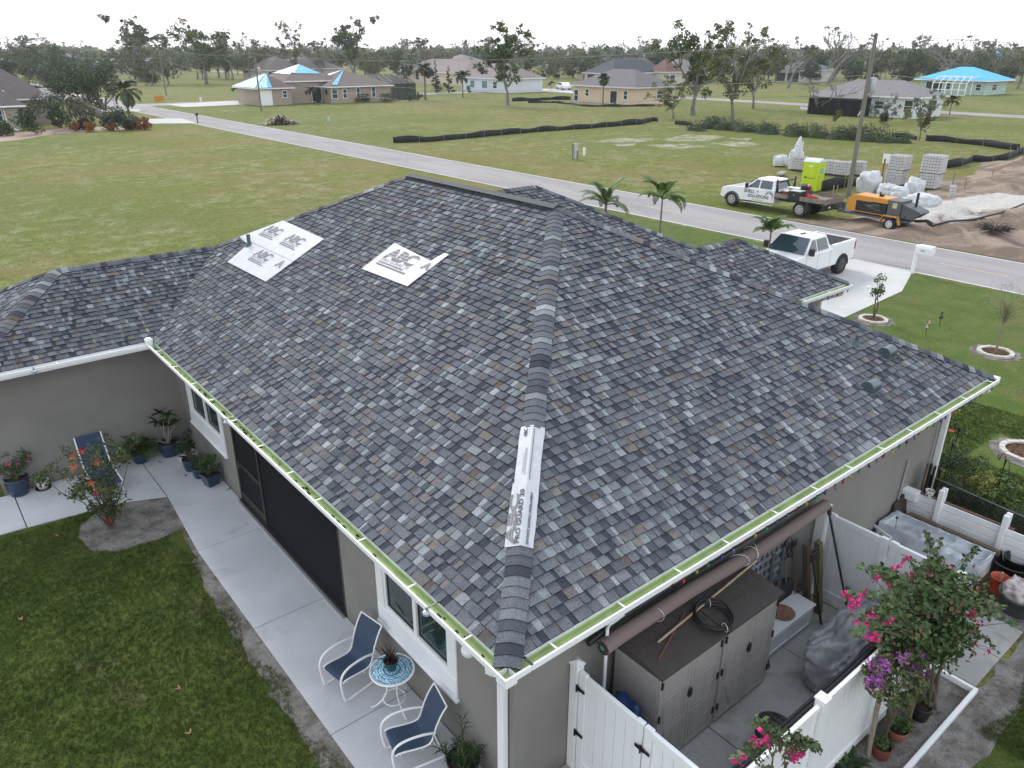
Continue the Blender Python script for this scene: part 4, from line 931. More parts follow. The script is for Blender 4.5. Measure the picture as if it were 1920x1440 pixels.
YEL = leafmat('leaf_yellowgreen', (.20, .21, .045), .4)
def pot(t, r0, r1, h, m, sq=False, name='pot', soil=True, rim=.012):
    b = MB()
    if sq:
        for k in range(1):
            a = [(-r0, -r0), (r0, -r0), (r0, r0), (-r0, r0)]; c = [(-r1, -r1), (r1, -r1), (r1, r1), (-r1, r1)]; d_ = [(x*.88, y*.88) for x, y in c]
            vs_ = [(x, y, 0) for x, y in a]+[(x, y, h) for x, y in c]+[(x, y, h) for x, y in d_]+[(x, y, h-.06) for x, y in d_]
            fs = [(3, 2, 1, 0)]
            for q in range(3):
                for i in range(4): fs.append((q*4+i, q*4+(i+1) % 4, q*4+4+(i+1) % 4, q*4+4+i))
            b.add(vs_, fs)
        o_ = b.build(name, m, t); s_ = MB(); s_.box(-r1*.87, r1*.87, -r1*.87, r1*.87, h-.06, h-.04)
    else:
        b.lathe([(r0*.9, 0), (r0, .01), ((r0+r1)/2*1.05, h*.5), (r1, h*.93), (r1*1.03, h), (r1*.9, h), (r1*.86, h-.05)], n=24); o_ = b.build(name, m, t)
        s_ = MB(); s_.lathe([(.0, h-.05), (r1*.87, h-.05), (r1*.87, h-.04), (0, h-.035)], n=20)
    if soil: s_.build('soil', SOIL, t)
    return o_
def shrub_leaves(t, centres, radii, n, size, m, name='foliage', **k): return leaf_obj(name, centres, radii, n, size, m, t, **k)
def branches(t, base, tips, r_=.012, m=STEM, name='stem', wig=.08):
    b = MB()
    for tp in tips:
        a, c = Vector(base), Vector(tp); pts = [a+(c-a)*s_+Vector((random.uniform(-1, 1), random.uniform(-1, 1), random.uniform(-.3, .6)))*wig*math.sin(math.pi*s_) for s_ in (0, .25, .5, .75, 1)]
        b.tube(pts, [r_, r_*.85, r_*.7, r_*.5, r_*.3], n=6)
    return b.build(name, m, t)
# bromeliad in a teal pot on the table
t = thing('potted_bromeliad', 'teal pot of dark red bromeliad standing on the mosaic table', 'potted plant', (tc_[0], tc_[1]+.02, .768)); pot(t, .075, .115, .16, pm('teal_glaze', (.012, .07, .085), .25, var=.3))
b = MB()
for i in range(34): strap(b, (0, 0, .12), random.uniform(0, 6.28), random.uniform(.45, 1.45), random.uniform(.16, .32), .014, random.uniform(.3, 1.1), tone=random.random())
b.build('leaves', leafmat('bromeliad', (.060, .034, .032), .75), t)
# spiky plant in the pot by the corner
c_ = at(868, 1425, .35); t = thing('potted_spiky_plant', 'dark pot of spiky green reed plant against the wall by the corner downspout', 'potted plant', (c_[0], c_[1], .03)); pot(t, .17, .23, .34, BLACK)
b = MB()
for i in range(14):
    a = random.uniform(0, 6.28); r_ = random.uniform(.02, .2); h_ = random.uniform(.35, .75) if i else 1.05; x, y = r_*math.cos(a), r_*math.sin(a); tx, ty = x*2.1, y*2.1
    if not i: x = y = tx = ty = .03
    for k in range(16):
        f_ = k/15; p = (x+(tx-x)*f_, y+(ty-y)*f_, .3+(h_-.3)*f_)
        for q in range(2): strap(b, p, random.uniform(0, 6.28), random.uniform(.3, 1.1), random.uniform(.10, .20), .009, .9, n=3, tone=random.random())
b.build('leaves', LEAFD, t)
b = MB(); b.tube([(.0, .02, .3), (.03, .03, .62)], .016); b.tube([(-.1, -.05, .3), (-.13, -.08, .7)], .009); b.tube([(.1, -.08, .3), (.15, -.12, .55)], .009); b.build('stem', STEM, t)
# lounge chair against the wing wall, covered by the hibiscus
ls = [at(139, 822, 1.0), at(183, 810, 1.0)]
lc = Vector(mid(*ls)); t = thing('lounge_chair', 'navy sling lounge chair with raised back against the long wall behind the hibiscus', 'lounge chair', (lc.x+.02, lc.y-.42, .03), -math.pi/2)
b = MB(); pr = [(1.15, .33), (.2, .33), (.05, .36), (-.1, .55), (-.25, .80), (-.36, 1.0)]; hw = .27
V = [(x, s_*hw, z) for x, z in pr for s_ in (-1, 1)]; b.add(V, [(2*i, 2*i+1, 2*i+3, 2*i+2) for i in range(len(pr)-1)]); o_ = b.build('sling', SLING, t); md = o_.modifiers.new('t', 'SOLIDIFY'); md.thickness = .01
for s_ in (-1, 1):
    b = MB(); b.tube([(x, s_*(hw+.015), z) for x, z in pr], .018); b.build('side_rail', WHITEP, t)
    for x in (.95, .15): b = MB(); b.tube([(x, s_*(hw+.015), .33), (x, s_*(hw+.015), .0)], .016); b.build('leg', WHITEP, t)
# pots by the wing wall
def potted(name, label, px, py, cat='potted plant', zc=.0):
    c = at(px, py, .03+zc); return thing(name, label, cat, c)
t = potted('potted_desert_rose', 'large navy pot with pink flowering desert rose, leftmost along the long wall', 38, 925); pot(t, .19, .25, .42, NAVY)
tips = [(random.uniform(-.35, .4), random.uniform(-.25, .3), random.uniform(.7, 1.05)) for _ in range(12)]; branches(t, (0, 0, .38), tips, .02, STEMG)
shrub_leaves(t, [(x*.9, y*.9, z) for x, y, z in tips], [.15]*12, 520, .055, LEAFM); shrub_leaves(t, [(x, y, z+.04) for x, y, z in tips[:7]], [.05]*7, 110, .05, PINKL, 'flowers')
t = potted('potted_plant', 'small white pot with a low plant beside the large navy pot', 82, 915); pot(t, .10, .145, .22, pm('pot_white', (.62, .60, .56), .5)); b = MB(); b.lathe([(.0, 0), (.16, 0), (.17, .03), (.0, .012)], n=20); b.build('saucer', BLACK, t)
shrub_leaves(t, [(0, 0, .32)], [.13], 120, .05, LEAFM)
t = potted('potted_cycad', 'navy pot with a bushy sago cycad in front of the long wall', 264, 866); pot(t, .14, .19, .27, NAVY)
b = MB()
for i in range(46): frond(b, (0, 0, .28), random.uniform(0, 6.28), random.uniform(.15, 1.35), random.uniform(.45, .62), 1.1, nl=16, ll=.13, lw=.010, hang=.1, tone=random.uniform(.2, .9), vee=.35)
b.build('fronds', [LEAFM, STEMG], t)
t = potted('potted_plumeria', 'blue textured pot with a tall branching plumeria in the corner', 320, 852); pot(t, .19, .25, .36, NAVY)
tips = [(-.42, .0, .55), (-.05, .05, 1.15), (.1, -.05, 1.1), (-.15, 0, .95), (.25, -.1, .85), (.05, .1, .75)]; branches(t, (0, 0, .32), tips, .028, pm('plumeria_bark', (.22, .21, .18), .8), wig=.05)
b = MB()
for tp in tips:
    for k in range(9): strap(b, tp, random.uniform(0, 6.28), random.uniform(-.1, .9), random.uniform(.2, .32), .045, .8, n=5, tone=random.random())
b.build('leaves', LEAFD, t)
t = potted('potted_plant', 'small white pot with an upright plant beside the blue plumeria pot', 343, 864); pot(t, .07, .10, .14, pm('pot_white', (.62, .60, .56), .5)); shrub_leaves(t, [(0, 0, .3), (0, .03, .45)], [.13, .1], 150, .06, LEAFM)
t = potted('potted_shrub', 'navy pot with leafy shrub, farther of two round pots under the far window', 360, 880); pot(t, .15, .19, .30, NAVY); tips = [(random.uniform(-.2, .2), random.uniform(-.2, .2), random.uniform(.5, .95)) for _ in range(12)]; branches(t, (0, 0, .28), tips, .01); shrub_leaves(t, tips, [.14]*12, 520, .075, LEAFD)
t = potted('potted_shrub', 'navy pot with small bush, nearer of two round pots under the far window', 377, 893); pot(t, .15, .18, .26, NAVY); shrub_leaves(t, [(0, 0, .42)], [.22], 220, .07, LEAFM)
t = potted('potted_jade', 'square navy pot with a jade plant beside the screen door', 397, 908); pot(t, .12, .18, .30, NAVY, sq=True); t.rotation_euler[2] = .2; tips = [(random.uniform(-.24, .24), random.uniform(-.24, .24), random.uniform(.42, .75)) for _ in range(14)]; branches(t, (0, 0, .28), tips, .014, STEMG); shrub_leaves(t, tips, [.12]*14, 620, .06, LEAFM)
# hibiscus
c_ = at(210, 992, 0); t = thing('hibiscus_shrub', 'hibiscus shrub with red and salmon blooms in the bare sandy bed', 'shrub', (c_[0], c_[1], 0))
HC = [at(*p) for p in ()]
cc = []
for _ in range(46):
    a = random.uniform(0, 6.28); z = random.uniform(.45, 1.7); r_ = (.15+.55*(z/1.5)**.9)*random.uniform(.3, 1.05); cc.append((r_*math.cos(a), r_*math.sin(a), z))
cc += [(-.9, .25, 1.45), (-1.0, .2, 1.55), (.75, .2, 1.75), (.3, .1, 1.95), (-.45, .2, 1.95), (0, .1, 1.85), (-.7, .1, 1.7)]
branches(t, (0, 0, 0), cc[::2], .014, STEM); shrub_leaves(t, cc, [.19]*len(cc), 2300, .075, leafmat('leaf_hibiscus', (.050, .070, .022), .55))
shrub_leaves(t, cc[:20], [.16]*20, 260, .07, YEL, 'yellowing_leaves')
for k, (px, py, z, mm) in enumerate(((136, 855, 1.7, SALM), (137, 875, 1.55, SALM), (152, 845, 1.75, RED), (170, 905, 1.3, SALM), (181, 922, 1.1, RED), (205, 974, .55, RED), (181, 866, 1.6, SALM))):
    p = atY(px, py, c_[1]-.35 if k not in (5,) else c_[1]-.05); p = (p[0]-c_[0], p[1]-c_[1], p[2]); b = MB()
    for q in range(5):
        a = q*1.257; 
        b.add([(p[0], p[1], p[2]), (p[0]+.05*math.cos(a-.5), p[1]-.02+.02*math.sin(a), p[2]+.05*math.sin(a-.5)), (p[0]+.085*math.cos(a), p[1]-.04, p[2]+.085*math.sin(a)), (p[0]+.05*math.cos(a+.5), p[1]-.02, p[2]+.05*math.sin(a+.5))], [(0, 1, 2, 3)], 0, False, random.random())
    b.tube([p, (p[0]+.01, p[1]-.09, p[2]+.02)], .006, n=5, m=1); b.build('flower', [mm, YEL], t)
# fallen dry leaves on the lawn and patio
DRY = pm('dry_leaf', (.30, .17, .10), .8, var=.3)
for k, (px, py) in enumerate(((108, 1004), (198, 1014), (302, 867), (350, 893), (429, 918), (357, 1376), (338, 1292), (41, 1163))):
    c = at(px, py, .03 if 3 > k > 1 or k in (3, 4) else .02); b = MB()
    for q in range(2): strap(b, (0, 0, .01), random.uniform(0, 6), .35, .09, .016, .5, n=3)
    o_ = b.build('fallen_leaf', DRY if k < 2 or k > 4 else LT); o_.location = c
    tag(o_, ['dry leaf on the lawn left of the sandy bed', 'dry leaf lying in the sandy bed under the hibiscus', 'dark leaf on the patio in front of the cycad', 'dark leaf on the patio before the row of pots', 'dark leaf on the patio by the square pot', 'pale dry leaf in the middle of the near lawn', 'pale dry leaf on the lawn above the other pale one', 'dry leaf at the left edge of the near lawn'][k], 'leaf', 'dry leaves lying about')

# ================================================================ FENCES
BH = pm('black_hinge', (.008, .008, .009), .4, .3)
def board_panel(parent, x0, x1, z0, z1, bw=.165, th=.02, T=None, name='board'):
    n = max(1, round((x1-x0)/bw)); w_ = (x1-x0)/n; cache = None
    for i in range(n):
        b = MB(); b.box(0, w_-.006, -th/2, th/2, z0, z1, ch=.004) if cache is None else None
        if cache is None: cache = b.mesh(name, WHITE)
        o_ = link(bpy.data.objects.new(name, cache), parent); o_.location = (x0+i*w_+.003, 0, 0)
def gate(label, p, ang, w_, hinge_left=True, h=1.78, latch=False, z0=.08, group=None, both=False, hs=1):
    t = thing('fence_gate', label, 'gate', (p[0], p[1], 0), ang, group)
    b = MB(); b.box(.12, w_-.12, -.03, .03, z0, z0+.16, ch=.006); b.build('rail', WHITE, t); b = MB(); b.box(.12, w_-.12, -.03, .03, h-.12, h, ch=.006); b.build('rail', WHITE, t)
    for x in (0, w_-.12): b = MB(); b.box(x, x+.12, -.035, .035, z0-.02, h+.02, ch=.006); b.build('stile', WHITE, t)
    board_panel(t, .12, w_-.12, z0+.16, h-.12)
    return t
def hinge(parent, x, z, y=-.05, s=1):
    b = MB(); b.box(x-.05, x+.05, y-.012, y, z-.035, z+.035, ch=.004); b.cyl((x, y-.015, z-.06), (x, y-.015, z+.06), .014, n=8); b.box(x+.03*s, x+.14*s, y-.012, y, z-.02, z+.02); b.box(x-.10*s, x-.04*s, y-.012, y, z-.03, z+.015)
    b.build('hinge', BH, parent)
def post(label, p, h=1.9, w_=.13, group='white vinyl fence posts'):
    t = thing('fence_post', label, 'post', (p[0], p[1], 0), 0, group); b = MB(); b.box(-w_/2, w_/2, -w_/2, w_/2, 0, h-.04); b.build('shaft', WHITE, t)
    b = MB(); b.box(-w_/2-.015, w_/2+.015, -w_/2-.015, w_/2+.015, h-.04, h-.015); b.add([(-w_/2-.01, -w_/2-.01, h-.015), (w_/2+.01, -w_/2-.01, h-.015), (w_/2+.01, w_/2+.01, h-.015), (-w_/2-.01, w_/2+.01, h-.015), (0, 0, h+.03)], [(0, 1, 4), (1, 2, 4), (2, 3, 4), (3, 0, 4)]); b.build('cap', WHITE, t); return t
DN = -math.pi/2
post('white fence post against the house wall at the near gate', (1.52, .42), 1.92)
g1 = gate('near leaf of the white double gate, hinged on the wall post', (1.52, .34), DN, 1.12, h=1.80)
g2 = gate('outer leaf of the white double gate nearest the camera', (1.52, -.80), DN, 1.08, h=1.80)
hinge(g1, -.01, 1.55); hinge(g1, -.01, .75); hinge(g2, -.01, 1.45)
post('white fence post at the outer corner of the near gate', (1.52, -1.95), 1.85)
def run(label, x0, x1, y, h=1.80):
    t = thing('vinyl_fence', label, 'fence', (x0, y, 0), 0, 'white vinyl fence panels'); w_ = x1-x0
    b = MB(); b.box(0, w_, -.025, .025, .06, .24, ch=.006); b.build('rail', WHITE, t); b = MB(); b.box(0, w_, -.028, .028, h-.10, h, ch=.006); b.build('rail', WHITE, t); board_panel(t, .0, w_, .24, h-.10, .15); return t
run('white board fence panel nearest the camera, left of the capped post', 1.60, 3.46, -1.95); run('white board fence panel behind the purple bougainvillea', 3.60, 5.30, -1.95); run('white board fence panel behind the large bougainvillea', 5.44, 7.48, -1.95)
post('white capped post in the middle of the long fence', (3.53, -1.95), 1.90); post('white post behind the large bougainvillea', (5.37, -1.95), 1.84); post('white fence post at the far end of the long fence', (7.55, -1.95), 1.86)
post('white fence post against the wall at the far gate', (7.58, .40), 1.95, .16)
g3 = gate('far gate leaf by the wall with the black pole leaning on it', (7.6, .28), DN, 1.05, h=1.80); g4 = gate('far gate leaf next to the bougainvillea', (7.6, -.82), DN, 1.06, h=1.80)
b = MB(); b.T = Matrix(); b.box(1.02, 1.08, -.06, -.045, 1.25, 1.37); b.tube([(1.05, -.06, 1.3), (.98, -.08, 1.22), (.90, -.08, 1.24)], .012); b.build('latch', BH, g3); hinge(g3, 1.06, .35)
b = MB(); b.tube([(7.52, .20, 1.80), (7.38, -.50, .12)], .022, m=0); b.build('pole', BLACK).update_tag() if False else None
t = thing('black_pole', 'long black extension pole leaning on the far gate', 'pole', (7.35, -.55, .03)); b = MB(); b.tube([(0, 0, 0), (.14, .80, 1.80)], .020); b.build('tube', BLACK, t); b = MB(); b.tube([(.14, .80, 1.80), (.16, .84, 1.95)], .04); b.build('grip', BLACK, t)
t = thing('trowel_brush', 'flat grey brush head hanging beside the black pole', 'brush', (7.44, -.36, .35)); b = MB(); b.box(-.02, .02, -.05, .05, 0, .30, ch=.015); b.build('head', pm('grey_bristle', (.12, .12, .12), .9), t)

# ================================================================ SHEDS AND CLUTTER
RES = pm('resin_grey', (.335, .315, .295), .6, var=.10, scale=9, stretch=(1, 1, 6), bump=.2, bscale=30); RESR = pm('resin_roof_brown', (.052, .043, .039), .7, var=.15, scale=8, bump=.4, bscale=40)
def shed(x0, label):
    w_, d_, h = 1.36, .80, 1.80
    t = thing('storage_shed', label, 'shed', (x0, -.40, .03), 0, 'grey resin storage sheds')
    b = MB(); b.box(.03, w_-.03, .03, d_, 0, h-.03); b.build('body', RES, t)
    # side panels with raised frames
    for x in (.0, w_-.03):
        b = MB(); b.box(x, x+.03, .02, d_, 0, h-.03); b.box(x-.008 if x == 0 else x+.03, x if x == 0 else x+.038, .08, d_-.08, 1.05, h-.15); b.box(x-.008 if x == 0 else x+.03, x if x == 0 else x+.038, .08, d_-.08, .1, .95); b.build('side_panel', RES, t)
    for k in (0, 1):
        a = .02+k*(w_/2-.02); c = a+w_/2-.025
        b = MB(); b.box(a, c, -.01, .028, .06, h-.06, ch=.006); dr = b.build('door', RES, t)
        b = MB(); zs = [(.12, .72), (.78, 1.30), (1.36, h-.13)]
        for z0, z1 in zs:
            b.box(a+.07, c-.07, -.016, -.010, z0, z0+.018); b.box(a+.07, c-.07, -.016, -.010, z1-.018, z1); b.box(a+.07, a+.085, -.016, -.010, z0+.018, z1-.018); b.box(c-.085, c-.07, -.016, -.010, z0+.018, z1-.018)
        for q in range(3): x = a+.14+q*(c-a-.28)/2; b.box(x, x+.008, -.013, -.010, .15, .70); b.box(x, x+.008, -.013, -.010, .80, 1.28)
        b.build('door_moulding', RES, dr)
        arc = [(a+(c-a)*(.9 if k == 0 else .1), -.014, .1)] + [(a+(c-a)*((.9-.75*math.sin(q*.26)) if k == 0 else (.1+.75*math.sin(q*.26))), -.014, .1+1.1*(1-math.cos(q*.26))) for q in range(1, 7)]
        b = MB(); b.tube(arc, .006, n=5); b.build('arched_moulding', RES, dr)
        hx = a+.02 if k == 0 else c-.02
        for z in (.35, 1.02, 1.62): b = MB(); b.box(hx-.018, hx+.018, -.03, -.008, z-.06, z+.06, ch=.005); b.build('hinge', BH, dr)
    b = MB(); x = w_/2; b.lathe([(.0, -.025), (.05, -.02), (.055, 0)], n=20); V = [(x+v[0]*.9, -.012+v[2], 1.12+v[1]*1.7) for v in b.v]; b.v = V; b.build('handle', BLACK, t)
    # roof: a lid of moulded tiles
    b = MB(); z0, z1 = h-.03, h+.09
    def zr_(y): return z0+.03+(z1-z0)*(y+.05)/(d_+.1)
    b.add([(-.03, -.06, z0), (w_+.03, -.06, z0), (w_+.03, d_+.02, z0), (-.03, d_+.02, z0), (-.03, -.06, z0+.035), (w_+.03, -.06, z0+.035), (w_+.03, d_+.02, zr_(d_)-.006), (-.03, d_+.02, zr_(d_)-.006)], [(0, 3, 2, 1), (4, 5, 6, 7), (0, 1, 5, 4), (1, 2, 6, 5), (2, 3, 7, 6), (3, 0, 4, 7)])
    lid = b.build('lid', RESR, t)
    rows_ = 5
    for r_ in range(rows_):
        y0 = -.055+r_*(d_+.06)/rows_; y1 = y0+(d_+.06)/rows_-.006; x = -.025 - (r_ % 2)*.11
        while x < w_+.02:
            xa, xb = max(x, -.025), min(x+.214, w_+.025); 
            if xb-xa > .03:
                q = MB(); za, zb = zr_(y0)+.006, zr_(y1)+.001; q.add([(xa, y0, za-.006), (xb, y0, za-.006), (xb, y1, zb-.006), (xa, y1, zb-.006), (xa, y0, za), (xb, y0, za), (xb, y1, zb), (xa, y1, zb)], [(4, 5, 6, 7), (0, 1, 5, 4), (1, 2, 6, 5), (2, 3, 7, 6), (3, 0, 4, 7)]); q.build('roof_tile', RESR, lid)
            x += .22
    return t
shed(2.24, 'grey resin storage shed with two doors, nearer the gate'); shed(3.62, 'grey resin storage shed with two doors, farther from the gate')
# rolled brown carpet resting along the wall above the sheds
BRN = pm('brown_mat', (.215, .165, .148), .85, var=.08, scale=30)
t = thing('rolled_mat', 'long brown rolled mat hung along the wall above the sheds', 'rolled mat', (1.85, .28, 2.06))
b = MB(); b.tube([(0, 0, .0), (.25, 0, .02), (1.8, .02, .01), (3.5, .0, -.03), (5.55, .03, -.02)], [.112, .108, .108, .105, .10], n=20); b.build('roll', BRN, t)
b = MB()
for q in range(4): r_ = .098-.018*q; b.tube([(-.008-.002*q, r_*math.cos(i*.33), r_*math.sin(i*.33)) for i in range(19)], .006, n=5)
b.build('roll_edge', pm('mat_backing', (.07, .05, .045), .9), t); b = MB(); b.cyl((-.014, 0, 0), (.0, 0, 0), .042, n=16); b.build('core', pm('green_core', (.05, .30, .22), .5), t)
for x in (1.05, 3.32, 3.40, 3.0): b = MB(); tl = random.uniform(-.15, .15); b.tube([(x+tl*math.cos(i*.4), .117*math.cos(i*.4), .117*math.sin(i*.4)) for i in range(16)], .005, n=5, closed=True); b.build('tie_cord', WHITEP, t)
t = thing('black_roll', 'long black rolled sheet above the brown mat under the eave', 'rolled sheet', (1.7, .42, 2.22)); b = MB(); b.tube([(0, 0, -.10), (.6, 0, 0), (3.0, .01, .02), (5.8, 0, .05)], .045, n=10); b.build('roll', BLACK, t)
for x in (.55, 2.3): b = MB(); b.tube([(x, 0, .0), (x, .0, .14)], .01); b.build('hook', BLACK, t)
t = thing('white_pipe', 'white bent plastic pipe beside the brown roll near the gate', 'pipe', (1.95, .33, .03)); b = MB(); b.tube(smooth_path([(0, -.02, 0), (0, -.02, 1.0), (.02, 0, 2.08), (.10, .06, 2.20), (.3, .08, 2.21), (1.7, .09, 2.20)], 4), .025); b.build('tube', WHITE, t)
t = thing('wooden_pole', 'pale wooden pole lying along the shed roofs', 'pole', (2.62, -.02, 1.93)); b = MB(); b.tube([(0, 0, 0), (2.55, .19, .05)], .018); b.build('shaft', pm('pale_wood', (.36, .29, .19), .7, var=.2, scale=10), t)
t = thing('rusty_pole', 'short reddish stick lying on the nearer shed roof', 'stick', (2.42, -.20, 1.87)); b = MB(); b.tube([(0, 0, 0), (.95, .33, .07)], .014); b.build('shaft', pm('rust_wood', (.13, .055, .03), .8), t)
# hose coil on the shed roofs
hc = at(1338, 1155, 1.93); t = thing('hose_coil', 'coil of black irrigation hose lying on the shed roofs', 'hose', (hc[0], hc[1], 1.905), 0)
b = MB(); pts = []
for i in range(150):
    a = i/150*2*math.pi*5; r_ = .27+.028*math.sin(i*.37)+.012*(i//30-2); pts.append((r_*math.cos(a), r_*math.sin(a)*.95, .0+.016*(i//30)+.07*r_*math.sin(a)))
b.tube(pts, .016, n=7); b.build('coil', pm('black_hose', (.012, .012, .013), .5), t)
for a in (.9, 4.4): b = MB(); b.tube([(.28*math.cos(a)+.07*math.cos(q*.8)*math.cos(a), .27*math.sin(a)+.07*math.cos(q*.8)*math.sin(a), .04+.06*math.sin(q*.8)) for q in range(8)], .004, n=5, closed=True); b.build('tie', WHITEP, t)
# cloth-like lumps: crumpled sheets
def lump(name, label, cat, c, sx, sy, sz, m, amp=.12, freq=3., lv=4, rz=0, flat=.0, group=None, part='fabric'):
    t = thing(name, label, cat, c, rz, group); bm = bmesh.new(); bmesh.ops.create_icosphere(bm, subdivisions=lv, radius=1); s0 = random.uniform(0, 50)
    for v in bm.verts:
        q = v.co.copy(); f_ = 1+amp*noise.noise(q*freq*.5+Vector((s0, 0, 0)))*1.4+amp*.6*(1-2*abs(noise.noise(q*freq*1.6+Vector((0, s0, 0)))))
        x, y, z = q.x, q.y, q.z; p_ = .72; g_ = lambda a: math.copysign(abs(a)**p_, a); v.co = Vector((g_(x)*sx, g_(y)*sy, (max(g_(z), -.55+flat)+.55)*sz/1.55))*1.0; v.co.x *= f_; v.co.y *= f_; v.co.z *= f_
    me = bpy.data.meshes.new(part); bm.to_mesh(me); bm.free(); me.materials.append(m)
    for p in me.polygons: p.use_smooth = True
    link(bpy.data.objects.new(part, me), t); return t
lump('blue_tarp', 'crumpled blue tarpaulin stuffed between the near gate and the shed', 'tarpaulin', (1.92, -.05, .03), .26, .34, 1.05, pm('tarp_blue', (.015, .05, .16), .35, var=.3, scale=6), .30, 5.)
lump('blue_tarp', 'lower fold of blue tarpaulin at the foot of the shed', 'tarpaulin', (2.02, -.62, .03), .22, .22, .35, pm('tarp_blue', (.015, .05, .16), .35), .3, 5.)
# white storage bench with sprayer and saucer
t = thing('storage_bench', 'white storage bench between the shed and the far gate', 'bench', (5.3, -.15, .03)); WB = pm('bench_white', (.62, .63, .65), .45, var=.05)
b = MB(); b.box(0, 1.42, 0, .52, .05, .46); b.build('box', WB, t); b = MB(); b.box(-.02, 1.44, -.03, .53, .461, .50, ch=.008); b.build('lid', WB, t)
b = MB(); b.box(.06, 1.36, -.012, 0, .10, .13); b.box(.06, 1.36, -.012, 0, .38, .41); b.box(.06, .09, -.012, 0, .131, .379); b.box(1.33, 1.36, -.012, 0, .131, .379); b.box(.70, .73, -.012, 0, .131, .379); b.build('panel_moulding', WB, t)
for x in (.1, 1.3): b = MB(); b.box(x, x+.05, .02, .07, 0, .05); b.build('foot', WB, t)
b = MB(); b.tube([(.05, -.05, .1), (-.02, -.14, .02)], .012); b.build('strap', BLACK, t)
t = thing('garden_sprayer', 'pale green pump sprayer with black top on the white bench', 'sprayer', (5.55, .12, .53)); b = MB(); b.lathe([(.10, 0), (.115, .02), (.115, .28), (.09, .36), (.05, .39)], n=20); b.build('tank', pm('sprayer_green', (.42, .50, .40), .35), t)
b = MB(); b.lathe([(.055, .39), (.06, .42), (.02, .44), (.02, .50)], n=14); b.box(-.07, .07, -.015, .015, .50, .53); b.build('pump', BLACK, t); b = MB(); b.tube(smooth_path([(.06, -.03, .40), (.12, -.12, .45), (.13, -.16, .25), (.05, -.15, .12), (-.08, -.12, .18)]), .009); b.build('hose', BLACK, t)
b = MB(); b.lathe([(.0, 0), (.05, 0), (.05, .004), (0, .004)], n=14, sy=.5); b.v = [(v[0], -.116-v[2], .12+v[1]) for v in b.v]; b.build('label_patch', pm('label_green', (.03, .12, .05), .5), t)
b = MB(); b.lathe([(.0, 0), (.13, 0), (.20, .03), (.205, .035), (.19, .035), (.12, .012), (0, .012)], n=28); sc2 = at(1468, 1148, .56); o_ = b.build('saucer', pm('terracotta_stained', (.21, .105, .075), .85, var=.5, scale=11)); o_.location = (5.62, -.02 if False else sc2[1], .532); o_.location[0] = sc2[0]; tag(o_, 'round stained terracotta saucer lying on the white bench', 'saucer')
# grey steel lattice with blocks and tools against the wall
t = thing('lattice_panel', 'grey plastic lattice panel leaning against the wall behind the shed', 'lattice', (5.2, .40, 1.0), 0)
GL = pm('lattice_grey', (.30, .33, .36), .5)
for k in range(9): b = MB(); b.box(k*.14, k*.14+.045, -.015, 0, 0, .80); b.build('slat', GL, t)
for k in range(5): b = MB(); b.box(0, 1.17, -.035, -.017, k*.18, k*.18+.05); b.build('slat', GL, t)
t = thing('ladder', 'grey metal rails standing against the lattice', 'ladder', (5.75, .22, .03)); b = MB(); b.box(0, .07, 0, .03, 0, 1.75); b.box(.30, .37, 0, .03, 0, 1.75); b.build('frame', pm('ladder_grey', (.10, .115, .13), .5, .3), t)
for k in range(5): b = MB(); b.box(.07, .30, .0, .03, .25+k*.3, .30+k*.3); b.build('rung', pm('ladder_grey', (.10, .115, .13), .5, .3), t)
GW_ = pm('green_treated_wood', (.13, .125, .055), .85, var=.2, scale=10, stretch=(1, 1, .2))
for k, (x, y, w_, h, m, lab) in enumerate(((7.16, -.04, .11, 1.42, GW_, 'greenish timber post leaning beside the far gate'), (7.02, .10, .10, 1.35, WOOD, 'brown timber post beside the greenish one'))):
    t = thing('timber_post', lab, 'timber', (x, y, .03)); b = MB(); b.add([(-w_/2, -w_/2, 0), (w_/2, -w_/2, 0), (w_/2, w_/2, 0), (-w_/2, w_/2, 0), (-w_/2-.02, -w_/2+.22, h), (w_/2-.02, -w_/2+.22, h), (w_/2-.02, w_/2+.22, h), (-w_/2-.02, w_/2+.22, h)], [(0, 3, 2, 1), (4, 5, 6, 7), (0, 1, 5, 4), (1, 2, 6, 5), (2, 3, 7, 6), (3, 0, 4, 7)]); b.build('beam', m, t)
HND = pm('tool_handle', (.16, .085, .045), .6); 
tl = [(6.93, -.22, .25, 1.35, HND, 'rake with a brown handle leaning by the bench end'), (6.86, -.30, .3, 1.30, BLACK, 'black handled shovel leaning by the bench end'), (6.72, .12, .2, 1.45, HND, 'hoe with a red brown handle behind the bench'), (6.55, .2, .15, 1.4, pm('grey_handle', (.2, .2, .2), .5), 'grey handled fork behind the bench'), (6.4, .18, .18, 1.3, HND, 'broom with a wooden handle behind the sprayer')]
for x, y, dy, h, m, lab in tl:
    t = thing('garden_tool', lab, 'garden tool', (x, y, .03), 0, 'garden tools leaning on the wall'); b = MB(); b.tube([(0, 0, 0), (-.10, dy+.05, h)], .015); b.build('handle', m, t); b = MB(); b.box(-.18, .0, dy+.03, dy+.06, h-.02, h+.14, ch=.01); b.build('head', DARKM, t)
t = thing('coiled_cable', 'black cable looped over the lattice', 'cable', (6.3, .30, 1.62)); b = MB(); 
for q in range(3): b.tube([(.16*math.cos(i*.45+q), -.02*q, .22*math.sin(i*.45)) for i in range(14)], .009, n=5, closed=True)
b.build('loop', BLACK, t)
t = thing('dark_bucket_stack', 'dark sacks piled on the floor behind the white bench', 'sacks', (6.2, .33, .03)); b = MB(); b.box(-.5, .5, -.09, .10, 0, .8, ch=.06); b.build('sack', pm('dark_sack', (.02, .02, .022), .8), t)
